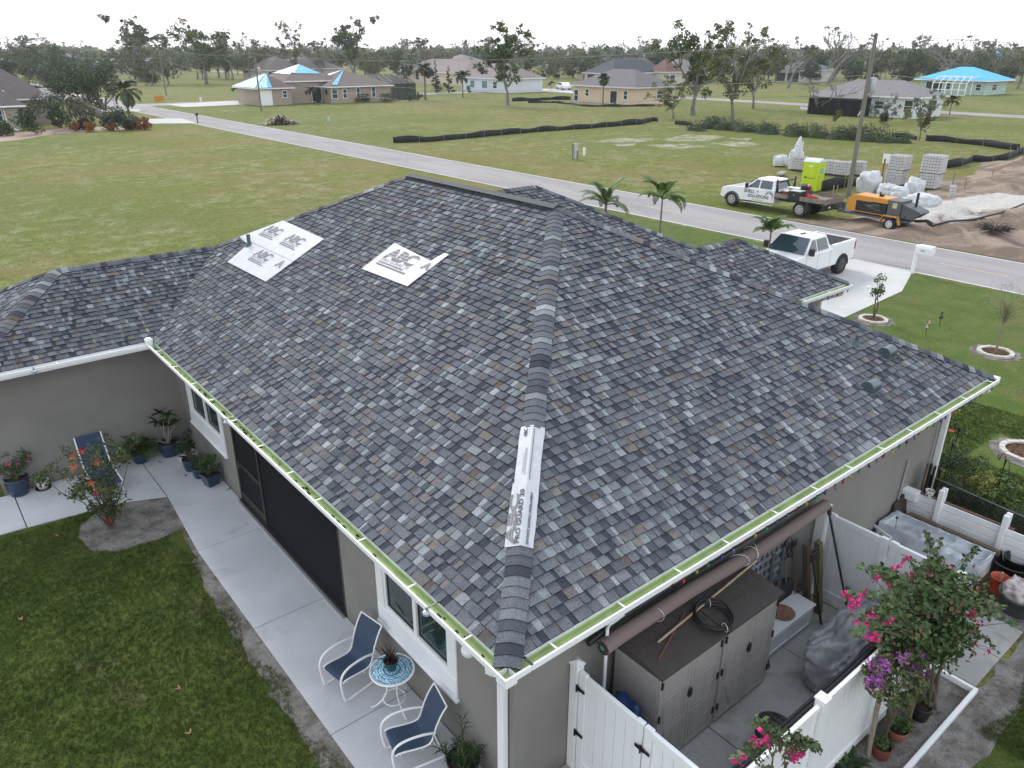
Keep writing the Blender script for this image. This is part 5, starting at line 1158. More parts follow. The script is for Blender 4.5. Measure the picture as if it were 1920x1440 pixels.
# long grey covered object beside the fence
t = lump('covered_equipment', 'long object under a shiny grey cover beside the white fence', 'covered equipment', (6.62, -1.08, .03), 1.22, .44, .85, pm('grey_cover', (.24, .24, .25), .32, var=.25, scale=4, bump=.5, bscale=6), .16, 3.5, lv=5, rz=-.06, part='cover')
# round black ribbed lid on a bin, black poles on the fence
c_ = at(1452, 1362, .5); t = thing('round_bin', 'round black bin with a ribbed lid inside the fence', 'bin', (c_[0], c_[1], .03)); b = MB(); b.lathe([(.22, 0), (.26, .42)], n=28); b.build('drum', BLACK, t); b = MB(); b.lathe([(.0, .421), (.285, .421), (.285, .46), (.26, .475), (0, .475)], n=32); b.build('lid', pm('lid_black', (.022, .022, .026), .5), t)
for k in range(5): x = -.2+k*.1; l_ = math.sqrt(.25**2-x*x); b = MB(); b.box(x-.008, x+.008, -l_, l_, .4755, .485); b.build('rib', BLACK, t)
for k, (y, z, x0, x1, lab) in enumerate(((-1.80, 1.60, 1.0, 5.9, 'long black tube nearest the fence top'), (-1.72, 1.52, 1.3, 6.2, 'second long black tube inside the fence'))):
    t = thing('black_tube', lab, 'tube', (x0, y, z), 0, 'long black tubes along the fence'); b = MB(); b.tube([(0, 0, 0), ((x1-x0)*.3, .01, -.03), ((x1-x0)*.7, 0, -.02), (x1-x0, .02, .0)], .028, n=8); b.build('shaft', BLACK, t)
t = thing('umbrella', 'furled black umbrella lying along the fence under the tubes', 'umbrella', (4.9, -1.72, 1.40)); b = MB(); b.tube([(0, 0, 0), (.3, 0, .02), (1.4, .02, .05), (2.0, .02, .06)], [.05, .09, .07, .03], n=10); b.build('canopy', BLACK, t)

# bed edging
t = thing('bed_edging', 'low white timber edging round the sandy bed by the fence', 'edging', (0, 0, 0)); b = MB(); b.box(1.0, 7.40, -2.66, -2.60, 0, .11, ch=.006); b.build('edge_board', WHITE, t); b = MB(); b.box(7.34, 7.40, -2.598, -2.02, 0, .109, ch=.006); b.build('edge_board', WHITE, t)
# bougainvilleas
def bougain(name, label, base, centre, rad, ncl, nleaf, lsize, fm, flc, trunks, spray=(), lm=LEAFM, flat=.8):
    t = thing(name, label, 'bougainvillea', (base[0], base[1], 0)); cx, cy, cz = centre[0]-base[0], centre[1]-base[1], centre[2]; cc = []
    for _ in range(ncl):
        d_ = Vector(rng.normal(size=3)); d_.normalize(); r_ = random.uniform(.25, 1)**.6; cc.append((cx+d_.x*rad[0]*r_, cy+d_.y*rad[1]*r_, cz+d_.z*rad[2]*r_))
    rr = [random.uniform(.10, .24)*max(rad)/1.0 for _ in cc]
    tips = []
    for sp_ in spray:            # arching sprays: (dx,dy,dz) relative to the base
        a = Vector((cx, cy, cz)); e_ = Vector(sp_)-Vector((base[0], base[1], 0)); 
        for q in range(9): f_ = .45+.55*q/8; p = a+(e_-a)*f_+Vector((0, 0, .15*math.sin(math.pi*f_))); cc.append(tuple(p)); rr.append(.075*(1.25-f_*.6)*1.4)
        tips.append(tuple(e_))
    o_ = MB()
    for k in range(trunks):
        a = Vector((random.uniform(-.12, .12), random.uniform(-.08, .08), 0)); c = Vector((cx, cy, cz))+Vector((random.uniform(-.5, .5)*rad[0], random.uniform(-.5, .5)*rad[1], 0)); pts = [a+(c-a)*s_+Vector((random.uniform(-1, 1), random.uniform(-1, 1), 0))*.06*math.sin(3*s_) for s_ in (0, .2, .4, .6, .8, 1)]; o_.tube(pts, [.028, .026, .022, .018, .013, .008], n=7)
    o_.build('trunk', STEM, t)
    o_ = MB()
    for c in cc[::3]: 
        a = Vector((cx, cy, cz-rad[2]*.5)); c = Vector(c); a = a+(c-a)*.45; o_.tube([a+(c-a)*s_+Vector((0, 0, .05))*math.sin(3.1*s_) for s_ in (0, .33, .66, 1)], [.007, .006, .004, .002], n=4)
    o_.build('branches', STEM, t)
    P, idx = blob_pts(cc, rr, nleaf, 1, .3); V, F = leaves(P, lsize, .72, jit=.35); ct = rng.uniform(0, 1, len(cc)); tn = np.repeat(np.clip(ct[idx]*.6+rng.uniform(0, .4, nleaf), 0, 1), 2)
    link(bpy.data.objects.new('foliage', mesh_np('foliage', V, F, lm, tone=tn)), t)
    P, idx = blob_pts(cc[:ncl], [q*1.05 for q in rr[:ncl]], nleaf//14, 1, .9); V, F = leaves(P, lsize*.9, .7); link(bpy.data.objects.new('young_leaves', mesh_np('young_leaves', V, F, leafmat('leaf_bronze', (.12, .06, .035), .5), tone=np.repeat(rng.uniform(0, 1, len(P)), 2))), t)
    fc = []
    for q in flc: 
        fc.append(tuple(Vector(q)-Vector((base[0], base[1], 0))))
    for c in fc:
        k = random.randint(10, 20); P, _ = blob_pts([c, (c[0]+random.uniform(-.1, .1), c[1], c[2]+random.uniform(-.03, .07))], [.07, .05], k, 1, .3); V, F = leaves(P, .05, .9); link(bpy.data.objects.new('flower_cluster', mesh_np('flower_cluster', V, F, fm, tone=np.repeat(rng.uniform(0, 1, k), 2))), t)
    return t
def pz(px, py, y): return atY(px, py, y)
YB = -2.15
fl = [pz(a, b_, y) for a, b_, y in ((1590, 1118, -2.2), (1605, 1130, -2.2), (1620, 1110, -2.1), (1612, 1165, -2.3), (1640, 1085, -2.0), (1650, 1078, -2), (1668, 1072, -2), (1690, 1062, -2), (1700, 1050, -2), (1712, 1075, -2), (1745, 1075, -2), (1760, 1085, -2), (1770, 1080, -2), (1625, 1170, -2.4), (1632, 1155, -2.4), (1665, 1165, -2.4), (1632, 1192, -2.5), (1645, 1195, -2.5), (1600, 1140, -2.3), (1822, 1108, -2.3), (1833, 1110, -2.3), (1820, 1155, -2.6), (1835, 1168, -2.6), (1852, 1222, -2.6), (1660, 1100, -2.1), (1780, 1070, -2))]
sprays = [pz(1590, 1118, -2.2), pz(1603, 1160, -2.4), pz(1605, 1190, -2.5), pz(1700, 1045, -2), pz(1610, 1062, -2.1), pz(1902, 1170, -2.7), pz(1870, 1222, -2.7), pz(1740, 1000, -2.0), pz(1830, 1030, -2.0), pz(1790, 1245, -2.6), pz(1890, 1140, -2.5), pz(1640, 1065, -2.1), pz(1760, 1010, -2)]
bc = pz(1740, 1155, -2.15); bb = at(1745, 1330, 0)
bougain('bougainvillea', 'large bougainvillea with magenta flowers spreading over the long white fence', (bb[0], bb[1]), bc, (1.05, .55, .68), 190, 6800, .085, PINK, fl, 7, sprays, lm=leafmat('leaf_bougain', (.058, .096, .032), .55))
bc = pz(1680, 1268, -2.35); bb = at(1655, 1372, 0)
fl2 = [pz(1680+random.uniform(-55, 60), 1268+random.uniform(-38, 30), -2.5) for _ in range(20)]
bougain('bougainvillea', 'bougainvillea with purple flowers in front of the white fence', (bb[0], bb[1]), bc, (.56, .34, .34), 70, 2000, .065, PURP, fl2, 3, [], lm=leafmat('leaf_bougain2', (.060, .080, .030), .5))
bc = pz(1465, 1420, -2.3)
fl3 = [pz(a, b_, -2.35) for a, b_ in ((1418, 1388), (1440, 1388), (1485, 1415), (1495, 1420), (1500, 1412), (1390, 1425), (1490, 1425))]
bougain('bougainvillea', 'young bougainvillea with few magenta flowers at the near end of the fence', (bc[0]+.05, -2.35), bc, (.36, .2, .28), 24, 560, .065, PINK, fl3, 3, [pz(1415, 1355, -2.2), pz(1535, 1405, -2.4), pz(1455, 1375, -2.3), pz(1505, 1390, -2.4), pz(1380, 1420, -2.2)], lm=leafmat('leaf_bougain3', (.062, .085, .034), .5))
# timber stakes and pots in the bed
t = thing('timber_post', 'greenish timber stake standing behind the clay pot', 'timber', (*at(1700, 1352)[:2], 0)); b = MB(); b.add([(-.04, -.04, 0), (.04, -.04, 0), (.04, .04, 0), (-.04, .04, 0), (.0, -.04, .85), (.08, -.04, .85), (.08, .04, .85), (.0, .04, .85)], [(0, 3, 2, 1), (4, 5, 6, 7), (0, 1, 5, 4), (1, 2, 6, 5), (2, 3, 7, 6), (3, 0, 4, 7)]); b.build('stake', GW_, t)
t = thing('tree_stake', 'thick grey brown stem leaning against the white fence beside the pots', 'stake', (*at(1628, 1418)[:2], 0)); b = MB(); b.tube(smooth_path([(0, 0, 0), (.07, .05, .45), (.16, .10, .9), (.28, .12, 1.35)]), [.035]*10+[.02]*3, n=8); b.build('stem', pm('stem_bark', (.26, .21, .16), .9, var=.3, scale=14), t)
def bedpot(label, px, py, r0, r1, h, m, n, sz, lm=LEAFM, spread=.16, up=.1):
    c = at(px, py, 0); t = thing('potted_plant', label, 'potted plant', (c[0], c[1], 0)); pot(t, r0, r1, h, m); cs = [(random.uniform(-spread, spread)*.7, random.uniform(-spread, spread)*.7, h+up*random.uniform(.2, 1)) for _ in range(8)]; shrub_leaves(t, cs, [spread*.55]*8, n, sz, lm); return t
bedpot('clay pot with round leaved plant, farther of the two clay pots in the sandy bed', 1678, 1382, .11, .165, .20, TERRA, 260, .07); bedpot('red clay pot with small herb, nearer of the two clay pots in the bed', 1650, 1418, .10, .135, .22, pm('red_pot', (.15, .035, .022), .7), 260, .05, LEAFM, .12)
bedpot('black nursery pot beside the timber stake under the purple bougainvillea', 1722, 1345, .12, .15, .26, BLACK, 240, .06, LEAFL, .16, .3)
c_ = at(1590, 1432, .1); t = thing('garden_shrub', 'low dark green leafy shrub in the bed at the foot of the fence', 'shrub', (c_[0], c_[1], 0)); b = MB()
for i in range(70): strap(b, (random.uniform(-.25, .25), random.uniform(-.08, .08), .03), random.uniform(0, 6.28), random.uniform(.2, 1.1), random.uniform(.15, .34), .028, 1.2, n=5, tone=random.random())
b.build('leaves', LEAFD, t)

# ================================================================ CORNER GARDEN BEYOND THE FAR GATE
t = thing('garden_fence', 'low white board fence with slim posts behind the covered planting box', 'fence', (0, 0, 0))
LF = [Vector((11.25, .42, 0)), Vector((11.30, -2.35, 0))]
def seg_T(a, b_): return frame(a, b_-a, Vector((-(b_-a).y, (b_-a).x, 0)))
b = MB(); b.T = seg_T(*LF); Lf = (LF[1]-LF[0]).length
for k, (z0, z1) in enumerate(((.12, .30), (.31, .48), (.49, .66), (.67, .82))):
    q = MB(); q.T = b.T; q.box(0, Lf, -.015, .015, z0, z1-.008, ch=.004); q.build('board', WHITE, t)
for k, s_ in enumerate((.65, 1.85)): q = MB(); q.T = b.T; q.box(s_-.05, s_+.05, .02, .11, 0, 1.12, ch=.008); q.box(s_-.05, s_+.05, -.11, -.02, 0, 1.12, ch=.008); q.build('slim_post', WHITE, t)
q = MB(); q.T = b.T; q.box(-.12, .22, -.11, .12, .62, .84, ch=.02); q.build('end_block', WHITE, t)
for s_ in (.28, 2.35): q = MB(); q.T = b.T; q.box(s_, s_+.2, -.022, -.016, .30, .335); q.box(s_, s_+.2, .016, .022, .30, .335); q.build('slot', BLACK, t)
t = thing('timber_rail', 'brown plank lying along the top of the low white fence', 'timber', (0, 0, 0)); q = MB(); q.T = b.T; q.box(.2, 2.0, .035, .09, .80, .83) ; q.build('plank', pm('brown_plank', (.16, .08, .05), .8, var=.2), t)
t = thing('planter_box', 'long white planting box covered with clear plastic sheet', 'planter', (10.15, -1.50, 0)); PX_, PY_ = .72, 1.85
for x0, x1, y0, y1 in ((0, .03, 0, PY_), (PX_-.03, PX_, 0, PY_), (.03, PX_-.03, 0, .03), (.03, PX_-.03, PY_-.03, PY_)): b = MB(); b.box(x0, x1, y0, y1, 0, .45, ch=.004); b.build('side_board', WHITE, t)
nn = 34; V = []; F = []
for i in range(nn+1):
    for j in range(nn+1):
        x, y = -.12+(PX_+.16)*i/nn, -.02+(PY_+.1)*j/nn; inside_ = min(1, max(0, min(x, PX_-x, y, PY_-y)/.12)); outs = max(0, -x, x-PX_)
        z = .465-.10*inside_+.025*noise.noise(Vector((x*3, y*8, 0)))+.014*(1-2*abs(noise.noise(Vector((x*4, y*14, 5)))))-outs*2.2; V.append((x, y, z))
for i in range(nn):
    for j in range(nn): k = i*(nn+1)+j; F.append((k, k+nn+1, k+nn+2, k+1))
b = MB(); b.add(V, F, 0, True); o_ = b.build('plastic_sheet', pm('clear_plastic', (.36, .40, .44), .18, var=.25, scale=4, spec=.8, coat=.5), t)
t = thing('planter_box', 'lower plastic covered bed between the far gate and the long planting box', 'planter', (9.42, -1.50, 0))
for x0, x1, y0, y1 in ((0, .03, 0, 1.75), (.66, .69, 0, 1.75), (.03, .66, 0, .03)): b = MB(); b.box(x0, x1, y0, y1, 0, .20, ch=.004); b.build('side_board', WHITE, t)
b = MB(); b.add([(.03+.63*i/9, .03+1.7*j/9, .15+.03*noise.noise(Vector((i*.9, j*.9, 2)))) for i in range(10) for j in range(10)], [(i*10+j, i*10+10+j, i*10+11+j, i*10+j+1) for i in range(9) for j in range(9)], 0, True); b.build('plastic_sheet', pm('dusty_plastic', (.36, .33, .32), .35, var=.2, scale=5), t)
t = thing('timber_beam', 'weathered beam lying along the far side of the planting box', 'timber', (10.93, -1.55, .36)); b = MB(); b.box(0, .10, 0, 1.75, 0, .10, ch=.006); b.build('beam', WOOD, t)
t = thing('timber_beam', 'short weathered beam across the end of the planting box by the wall', 'timber', (10.2, .40, .30), .05); b = MB(); b.box(0, .85, -.05, .05, 0, .10, ch=.006); b.build('beam', WOOD, t)
t = thing('brick_edge', 'white pierced plastic edging at the end of the planting box', 'edging', (9.95, .05, 0), 1.2)
for k in range(3): b = MB(); b.box(k*.16, k*.16+.03, 0, .03, 0, .38); b.box(k*.16+.03, k*.16+.16, 0, .03, .32, .38); b.box(k*.16+.03, k*.16+.16, 0, .03, .12, .16); b.build('frame', WHITE, t)
def small(name, label, cat, c): return thing(name, label, cat, c)
t = small('board', 'dark brown board leaning on the wall beside the clay pot', 'board', (10.75, .32, .02)); b = MB(); b.add([(0, 0, 0), (.62, 0, 0), (.62, .03, 0), (0, .03, 0), (0, .12, .60), (.62, .12, .78), (.62, .15, .78), (0, .15, .60)], [(0, 3, 2, 1), (4, 5, 6, 7), (0, 1, 5, 4), (1, 2, 6, 5), (2, 3, 7, 6), (3, 0, 4, 7)]); b.build('panel', pm('dark_board', (.055, .035, .028), .8, var=.2), t)
t = small('clay_pot', 'wide red clay pot behind the weathered beam', 'pot', (11.42, .36-.2+.1, .02)); pot(t, .13, .20, .26, TERRA)
t = small('spray_bottle', 'blue spray bottle with yellow trigger beside the wall', 'spray bottle', (10.35, .28, .02)); b = MB(); b.lathe([(.055, 0), (.06, .02), (.055, .14), (.018, .21), (.016, .24)], n=14); b.build('bottle', pm('bottle_blue', (.16, .30, .45), .2), t); b = MB(); b.box(-.05, .03, -.012, .012, .24, .28); b.box(-.03, -.015, -.01, .01, .20, .24); b.build('trigger', pm('trigger_yellow', (.5, .38, .03), .4), t)
t = small('grey_bucket', 'small dark grey plant pot beside the far gate', 'pot', (9.98, -.12, .02)); pot(t, .08, .11, .20, pm('grey_pot', (.05, .045, .045), .6), soil=False)
t = small('plastic_bag', 'crumpled white and black bags against the wall behind the far gate', 'bag', (9.9, .25, .02)); 
for k in range(4): 
    bm = bmesh.new(); bmesh.ops.create_icosphere(bm, subdivisions=3, radius=.11)
    for v in bm.verts: v.co = v.co*(1+.35*noise.noise(v.co*14+Vector((k*7, 0, 0)))); v.co.z = max(v.co.z, -.06)
    me = bpy.data.meshes.new('bag_fold'); bm.to_mesh(me); bm.free(); me.materials.append([WHITE, BLACK, pm('bag_grey', (.2, .22, .22), .4), WHITE][k]); o_ = link(bpy.data.objects.new('bag_fold', me), t); o_.location = (-.05+.12*k, .05-.05*k, .06)
t = small('iron_stake', 'thin pale cane standing up from the plastic bags', 'cane', (10.1, .05, .02)); b = MB(); b.tube([(0, 0, 0), (.15, .1, .62)], .012); b.build('shaft', pm('cane', (.30, .27, .2), .7), t); b = MB(); b.cyl((.15, .1, .62), (.16, .11, .66), .022, n=8); b.build('cap', DARKM, t)
t = small('white_pot', 'white patterned pot standing on the end of the low white fence', 'pot', (11.27, .02, .83)); b = MB(); b.lathe([(.07, 0), (.09, .15), (.085, .15), (.066, .02)], n=20); b.build('pot', pm('pot_pattern', (.6, .58, .55), .5), t); b = MB()
for k in range(12): a = k*.5236; z = .045 + (k % 2)*.05; r_ = .081; b.box(r_*math.cos(a)-.012, r_*math.cos(a)+.012, r_*math.sin(a)-.012, r_*math.sin(a)+.012, z, z+.02)
b.build('pattern', DARKM, t)
t = small('cane', 'thin cane rising from the white patterned pot', 'cane', (11.3, .02, .86)); b = MB(); b.tube([(0, 0, 0), (.35, .12, .42)], .008); b.build('shaft', pm('cane', (.30, .27, .2), .7), t)
for k, (x, y, h, m, lab) in enumerate(((11.75, .28, 1.3, BLACK, 'black plank upright against the wall'), (11.9, .25, 1.2, DARKM, 'dark bundle of stakes by the wall'), (11.62, .3, 1.35, WOOD, 'brown stick against the wall'), (12.1, .2, 1.1, BLACK, 'black roll beside the corner shrubs'))):
    t = thing('leaning_plank', lab, 'plank', (x, y, .02)); b = MB(); b.box(-.04, .04, -.02, .02, 0, h, ch=.004); b.build('plank', m, t)
# tubs and buckets at the right edge
def tub(label, px, py, r0, r1, h, m, name='black_tub', z=0., cat='tub'):
    c = at(px, py, z); t = thing(name, label, cat, (c[0], c[1], .012)); b = MB(); b.lathe([(r0, 0), (r1, h), (r1*1.06, h), (r1*1.06, h+.02), (r1*.96, h+.02), (r0*.95, .03)], n=32); b.build('shell', m, t); return t
BT = pm('black_tub', (.014, .014, .016), .45)
tub('wide black tub behind the orange bucket at the right edge', 1893, 1078, .28, .36, .30, BT); tub('smaller black pot nested in the wide black tub', 1900, 1072, .16, .22, .36, BT, 'black_pot', .06, 'pot')
t = tub('orange bucket with a wooden stick in it at the right edge', 1868, 1108, .12, .155, .30, pm('orange_plastic', (.48, .07, .025), .45), 'orange_bucket', cat='bucket'); b = MB(); b.box(-.02, .02, -.03, .01, .1, .42); b.build('stick', pm('pale_wood', (.36, .29, .19), .7), t); b = MB(); b.box(-.09, .03, -.05, .06, .15, .24, ch=.02); b.build('tool', BLACK, t)
t = tub('grey tub holding a clear plastic sack at the right edge', 1905, 1145, .27, .34, .34, pm('grey_tub', (.05, .052, .058), .5), 'grey_tub')
lump('plastic_sack', 'clear plastic sack of clay pots heaped in the grey tub', 'sack', (*at(1912, 1120, .3)[:2], .28), .24, .24, .30, pm('sack_plastic', (.42, .36, .35), .2, var=.4, scale=6, spec=.7), .3, 5.)
# wire fence, shepherd hooks, garden plants
t = thing('wire_fence', 'black netting fence with a wire along its top behind the low white fence', 'fence', (0, 0, 0)); NET = pm('black_net', (.012, .014, .010), .8, alpha=.55)
b = MB(); b.quad((11.95, .35, .05), (11.72, -2.8, .05), (11.72, -2.8, .92), (11.95, .35, .92)); b.build('netting', NET, t); b = MB(); b.tube([(11.95, .35, .94), (11.83, -1.2, .92), (11.72, -2.8, .93)], .012); b.build('top_wire', pm('wire_grey', (.2, .21, .21), .4, .5), t)
for y in (.3, -.7, -1.7, -2.7): b = MB(); b.cyl((11.93+(y-.3)*.07, y, 0), (11.93+(y-.3)*.07, y, .98), .012, n=8); b.build('stake', BLACK, t)
def hook(label, px, py, h, two=True, s=1.):
    c = at(px, py, 0.1); t = thing('shepherd_hook', label, 'garden hook', (c[0], c[1], 0), .6 if two else 0, 'black shepherd hooks'); b = MB(); b.tube([(0, 0, 0), (0, 0, h)], .011); b.build('rod', BLACK, t)
    for sg in ((-1, 1) if two else (1,)): b = MB(); b.tube(smooth_path([(0, 0, h-.25), (.04*sg, 0, h-.02), (.16*sg, 0, h+.05), (.30*sg, 0, h-.05), (.36*sg, 0, h-.20), (.42*sg, 0, h-.20), (.46*sg, 0, h-.12)], 4), .010); b.build('crook', BLACK, t)
hook('tall black shepherd hook among the shrubs at the house corner', 1776, 890, 1.35); hook('black shepherd hook leaning over the corner garden', 1768, 905, 1.15); hook('black shepherd hook standing alone nearer the right edge', 1866, 930, 1.05)
gp = [(1780, 880, .75, LEAFD, 'dark leafy shrub under the shepherd hooks', .35, .07, 620), (1815, 875, .8, LEAFM, 'shrub with a few yellow leaves in the corner garden', .42, .06, 900), (1840, 905, .6, YEL, 'yellow green croton in the middle of the corner garden', .28, .09, 260), (1845, 930, .5, LEAFL, 'light green leafy plant below the yellow croton', .28, .09, 260),
      (1885, 915, .5, LEAFM, 'green plant beside the lone shepherd hook', .3, .08, 320), (1905, 925, .6, LEAFL, 'bright green bush at the right edge of the corner garden', .36, .09, 420), (1800, 925, .5, LEAFD, 'dark low shrub against the netting nearest the wall', .4, .06, 700), (1860, 960, .45, LEAFD, 'dark shrub against the netting in the middle', .42, .06, 800), (1905, 980, .5, LEAFD, 'dark shrub against the netting at the right edge', .4, .06, 700), (1745, 865, .6, LEAFM, 'small green plant at the foot of the far downspout', .22, .06, 260), (1885, 950, .35, LEAFL, 'pale striped plant beside the netting', .25, .1, 200)]
for px, py, z, m, lab, r_, ls_, n in gp:
    c = at(px, py, z*.6); t = thing('garden_shrub', lab, 'shrub', (c[0], c[1], 0), 0, 'shrubs of the corner garden'); cs = [(random.uniform(-r_, r_)*.8, random.uniform(-r_, r_)*.8, z*random.uniform(.25, 1)) for _ in range(14)]; branches(t, (0, 0, 0), cs[::3], .008); shrub_leaves(t, cs, [r_*.45]*14, n, ls_, m)
b = MB()
for k in range(10): a = k*.628; b.add([(0, 0, 0), (.05*math.cos(a-.3), .05*math.sin(a-.3), .015), (.08*math.cos(a), .08*math.sin(a), .0), (.05*math.cos(a+.3), .05*math.sin(a+.3), .015)], [(0, 1, 2, 3)])
o_ = b.build('red_flower', RED); o_.location = at(1783, 808, 1.1); tag(o_, 'red bloom at the top of the corner shrubs', 'flower')
# loose leafy twig at the right edge by the lawn
c_ = at(1916, 760, 0); t = thing('garden_shrub', 'sparse shrub cut off by the right edge of the picture above the garden', 'shrub', (c_[0]+.3, c_[1]-.25, 0)); cs = [(random.uniform(-.4, .4), random.uniform(-.4, .4), random.uniform(.2, 1.3)) for _ in range(22)]; branches(t, (0, 0, 0), cs[::2], .008); shrub_leaves(t, cs, [.22]*22, 500, .05, LEAFB)
# ================================================================ FRONT YARD AND STREET
def ring(label, tree_label, cx_, cy_, rx, ry, kind):
    c = at(cx_, cy_, 0); t = thing('tree_ring', label, 'edging ring', (c[0], c[1], 0), 0, 'concrete rings round the young trees'); n = 30; K = pm('ring_concrete', (.52, .49, .44), .9, var=.15, scale=8)
    for i in range(n):
        a0, a1 = 2*math.pi*i/n, 2*math.pi*(i+.96)/n; b = MB(); j = random.uniform(-.01, .01)
        q = [(r_*math.cos(a)*rx, r_*math.sin(a)*ry) for r_, a in ((1, a0), (1, a1), (1-.13/rx, a1), (1-.13/rx, a0))]; b.prism(q, 0, .08+j); b.build('ring_block', K, t)
    b = MB(); b.prism([(math.cos(2*math.pi*i/24)*(rx-.07), math.sin(2*math.pi*i/24)*(ry-.07)) for i in range(24)], .0, .03); b.build('mulch', G['mulch'], t)
    s = MB(); s.prism([(math.cos(2*math.pi*i/24)*(rx+.22)*(1+.08*math.sin(i*2.1)), math.sin(2*math.pi*i/24)*(ry+.22)*(1+.1*math.cos(i*3.3))) for i in range(24)], .0, .012); s.build('bare_margin', G['sand'], t)
    return c
c = ring('nearly round ring of pale edging blocks farthest from the camera, by the driveway', '', 1637, 600, .52, .52, 0)
t = thing('young_tree', 'thin sapling with a tuft of green leaves inside the farthest ring', 'tree', (c[0], c[1], .02)); branches(t, (0, 0, 0), [(.03, 0, 1.1), (.1, .1, 1.6), (-.1, .05, 1.4), (.12, -.05, 1.8)], .02, STEM, 'trunk'); cs = [(random.uniform(-.18, .22), random.uniform(-.18, .22), random.uniform(.9, 1.85)) for _ in range(14)]; shrub_leaves(t, cs, [.14]*14, 330, .10, leafmat('leaf_sapling', (.085, .125, .03), .45), 'crown')
c = ring('ring of pale edging blocks in the middle of the side lawn', '', 1866, 662, .56, .56, 0)
t = thing('young_tree', 'young tree with a slim trunk and wispy pale crown inside the middle ring', 'tree', (c[0], c[1], .02)); b = MB(); b.tube([(0, 0, 0), (.02, .0, .9), (.0, .02, 1.5)], [.035, .03, .02]); b.build('trunk', pm('bark_tan', (.24, .19, .14), .9), t)
b = MB()
for k in range(150): a, e_ = random.uniform(0, 6.28), random.uniform(.35, 1.3); l_ = random.uniform(.5, 1.25); z0 = random.uniform(1.0, 1.5); b.tube([(0, 0, z0), (math.cos(a)*math.cos(e_)*l_*.5, math.sin(a)*math.cos(e_)*l_*.5, z0+math.sin(e_)*l_*.55), (math.cos(a)*math.cos(e_)*l_, math.sin(a)*math.cos(e_)*l_, z0+math.sin(e_)*l_*.85)], [.006, .004, .002], n=3)
b.build('twigs', pm('twig_pale', (.30, .29, .17), .8), t); cs = [(random.uniform(-.6, .6), random.uniform(-.6, .6), random.uniform(1.3, 2.3)) for _ in range(20)]; shrub_leaves(t, cs, [.25]*20, 420, .05, leafmat('leaf_wisp', (.20, .22, .09), .4), 'crown')
c = ring('ring of pale edging blocks cut by the right edge of the picture', '', 1925, 850, .62, .62, 0)
t = thing('mailbox', 'white mailbox on a white post at the kerb right of the driveway', 'mailbox', at(1710, 513), 0); b = MB(); b.box(-.07, .07, -.07, .07, 0, 1.25, ch=.008); b.build('post', WHITE, t)
b = MB(); b.box(-.085, .085, -.085, .085, 1.25, 1.29); b.add([(-.075, -.075, 1.29), (.075, -.075, 1.29), (.075, .075, 1.29), (-.075, .075, 1.29), (0, 0, 1.38)], [(0, 1, 4), (1, 2, 4), (2, 3, 4), (3, 0, 4)]); b.build('cap', WHITE, t)
b = MB(); b.prism([(-.17, .98), (.17, .98), (.17, 1.25), (.12, 1.36), (-.12, 1.36), (-.17, 1.25)], -.72, -.075, 'y') ; o_ = b.build('box', WHITE, t); text_mesh('16087', .1, mat_=DARKM, parent=t, M=frame((-.173, -.20, 1.10), (0, -1, 0), (0, 0, 1)), sx=.9)
for px, py, m, lab in ((1735, 628, pm('stake_silver', (.45, .38, .38), .3, .7), 'silver spinning garden ornament on the side lawn'), (1761, 612, BLACK, 'dark spinning garden ornament on the side lawn')):
    t = thing('garden_ornament', lab, 'ornament', at(px, py)); b = MB(); b.cyl((0, 0, 0), (0, 0, .35), .01, n=6); b.build('stake', DARKM, t); b = MB()
    for k in range(9): a = k*.7; b.add([(0, 0, .42), (.14*math.cos(a), .05, .42+.14*math.sin(a)), (.14*math.cos(a+.45), -.05, .42+.14*math.sin(a+.45))], [(0, 1, 2)])
    b.build('blades', m, t)
t = thing('garden_light', 'small white garden light beside the sapling', 'garden light', at(1625, 555)); b = MB(); b.cyl((0, 0, 0), (0, 0, .3), .012, n=6); b.lathe([(0, .3), (.08, .33), (.08, .42), (0, .46)], n=12); b.build('lamp_head', WHITE, t)
# front palms
PF = leafmat('palm_green', (.080, .145, .030), .5); 
def palm(label, x, y, h, fl_, nf, tr=.07, m=None, droop=1.7, name='palm_tree', el=(.3, 1.45), z0=0, nl=34, ll=.46, hang=.5, lw=.024, lean=(0, 0), cat='palm', grp=None, vee=.2):
    t = thing(name, label, cat, (x, y, z0), 0, grp); b = MB(); lx, ly = lean; b.tube([(0, 0, 0), (lx*.3, ly*.3, h*.35), (lx*.7, ly*.7, h*.7), (lx, ly, h)], [tr*1.5, tr*1.1, tr, tr*.8], n=10); b.build('trunk', PALMT, t)
    vs_ = []
    for k in range(3): q = MB(); frond(q, (0, 0, 0), 0, 0., fl_*(1-.08*k), droop*(.7+.3*k), nl=nl, ll=ll, lw=lw, hang=hang, vee=vee, tone=.2+.3*k); vs_.append(q)
    for i in range(nf):
        q = MB(); frond(q, (0, 0, 0), i*2.4+random.uniform(-.3, .3), random.uniform(*el), fl_*random.uniform(.8, 1.1), droop*random.uniform(.7, 1.2), nl=nl, ll=ll, lw=lw, hang=hang, vee=vee, tone=random.uniform(.2, .8)); o_ = q.build('frond', [m or PF, STEMG], t); o_.location = (lx, ly, h)
    return t
def palmpx(label, px, py, z, h_over, **k):
    c = at(px, py, z); return palm(label, c[0], c[1], z, **k)
c = at(1237, 437, .8); palm('tall thin palm with arching fronds, middle one of the three behind the roof', c[0], c[1], 2.5, 1.6, 15, .045, droop=2.0, el=(.2, 1.45), m=PF)
c = at(1135, 410, 1.3); palm('low wide palm, leftmost of the three behind the roof', c[0], c[1], 2.0, 1.8, 15, .08, droop=1.7, el=(.2, 1.5), ll=.42)
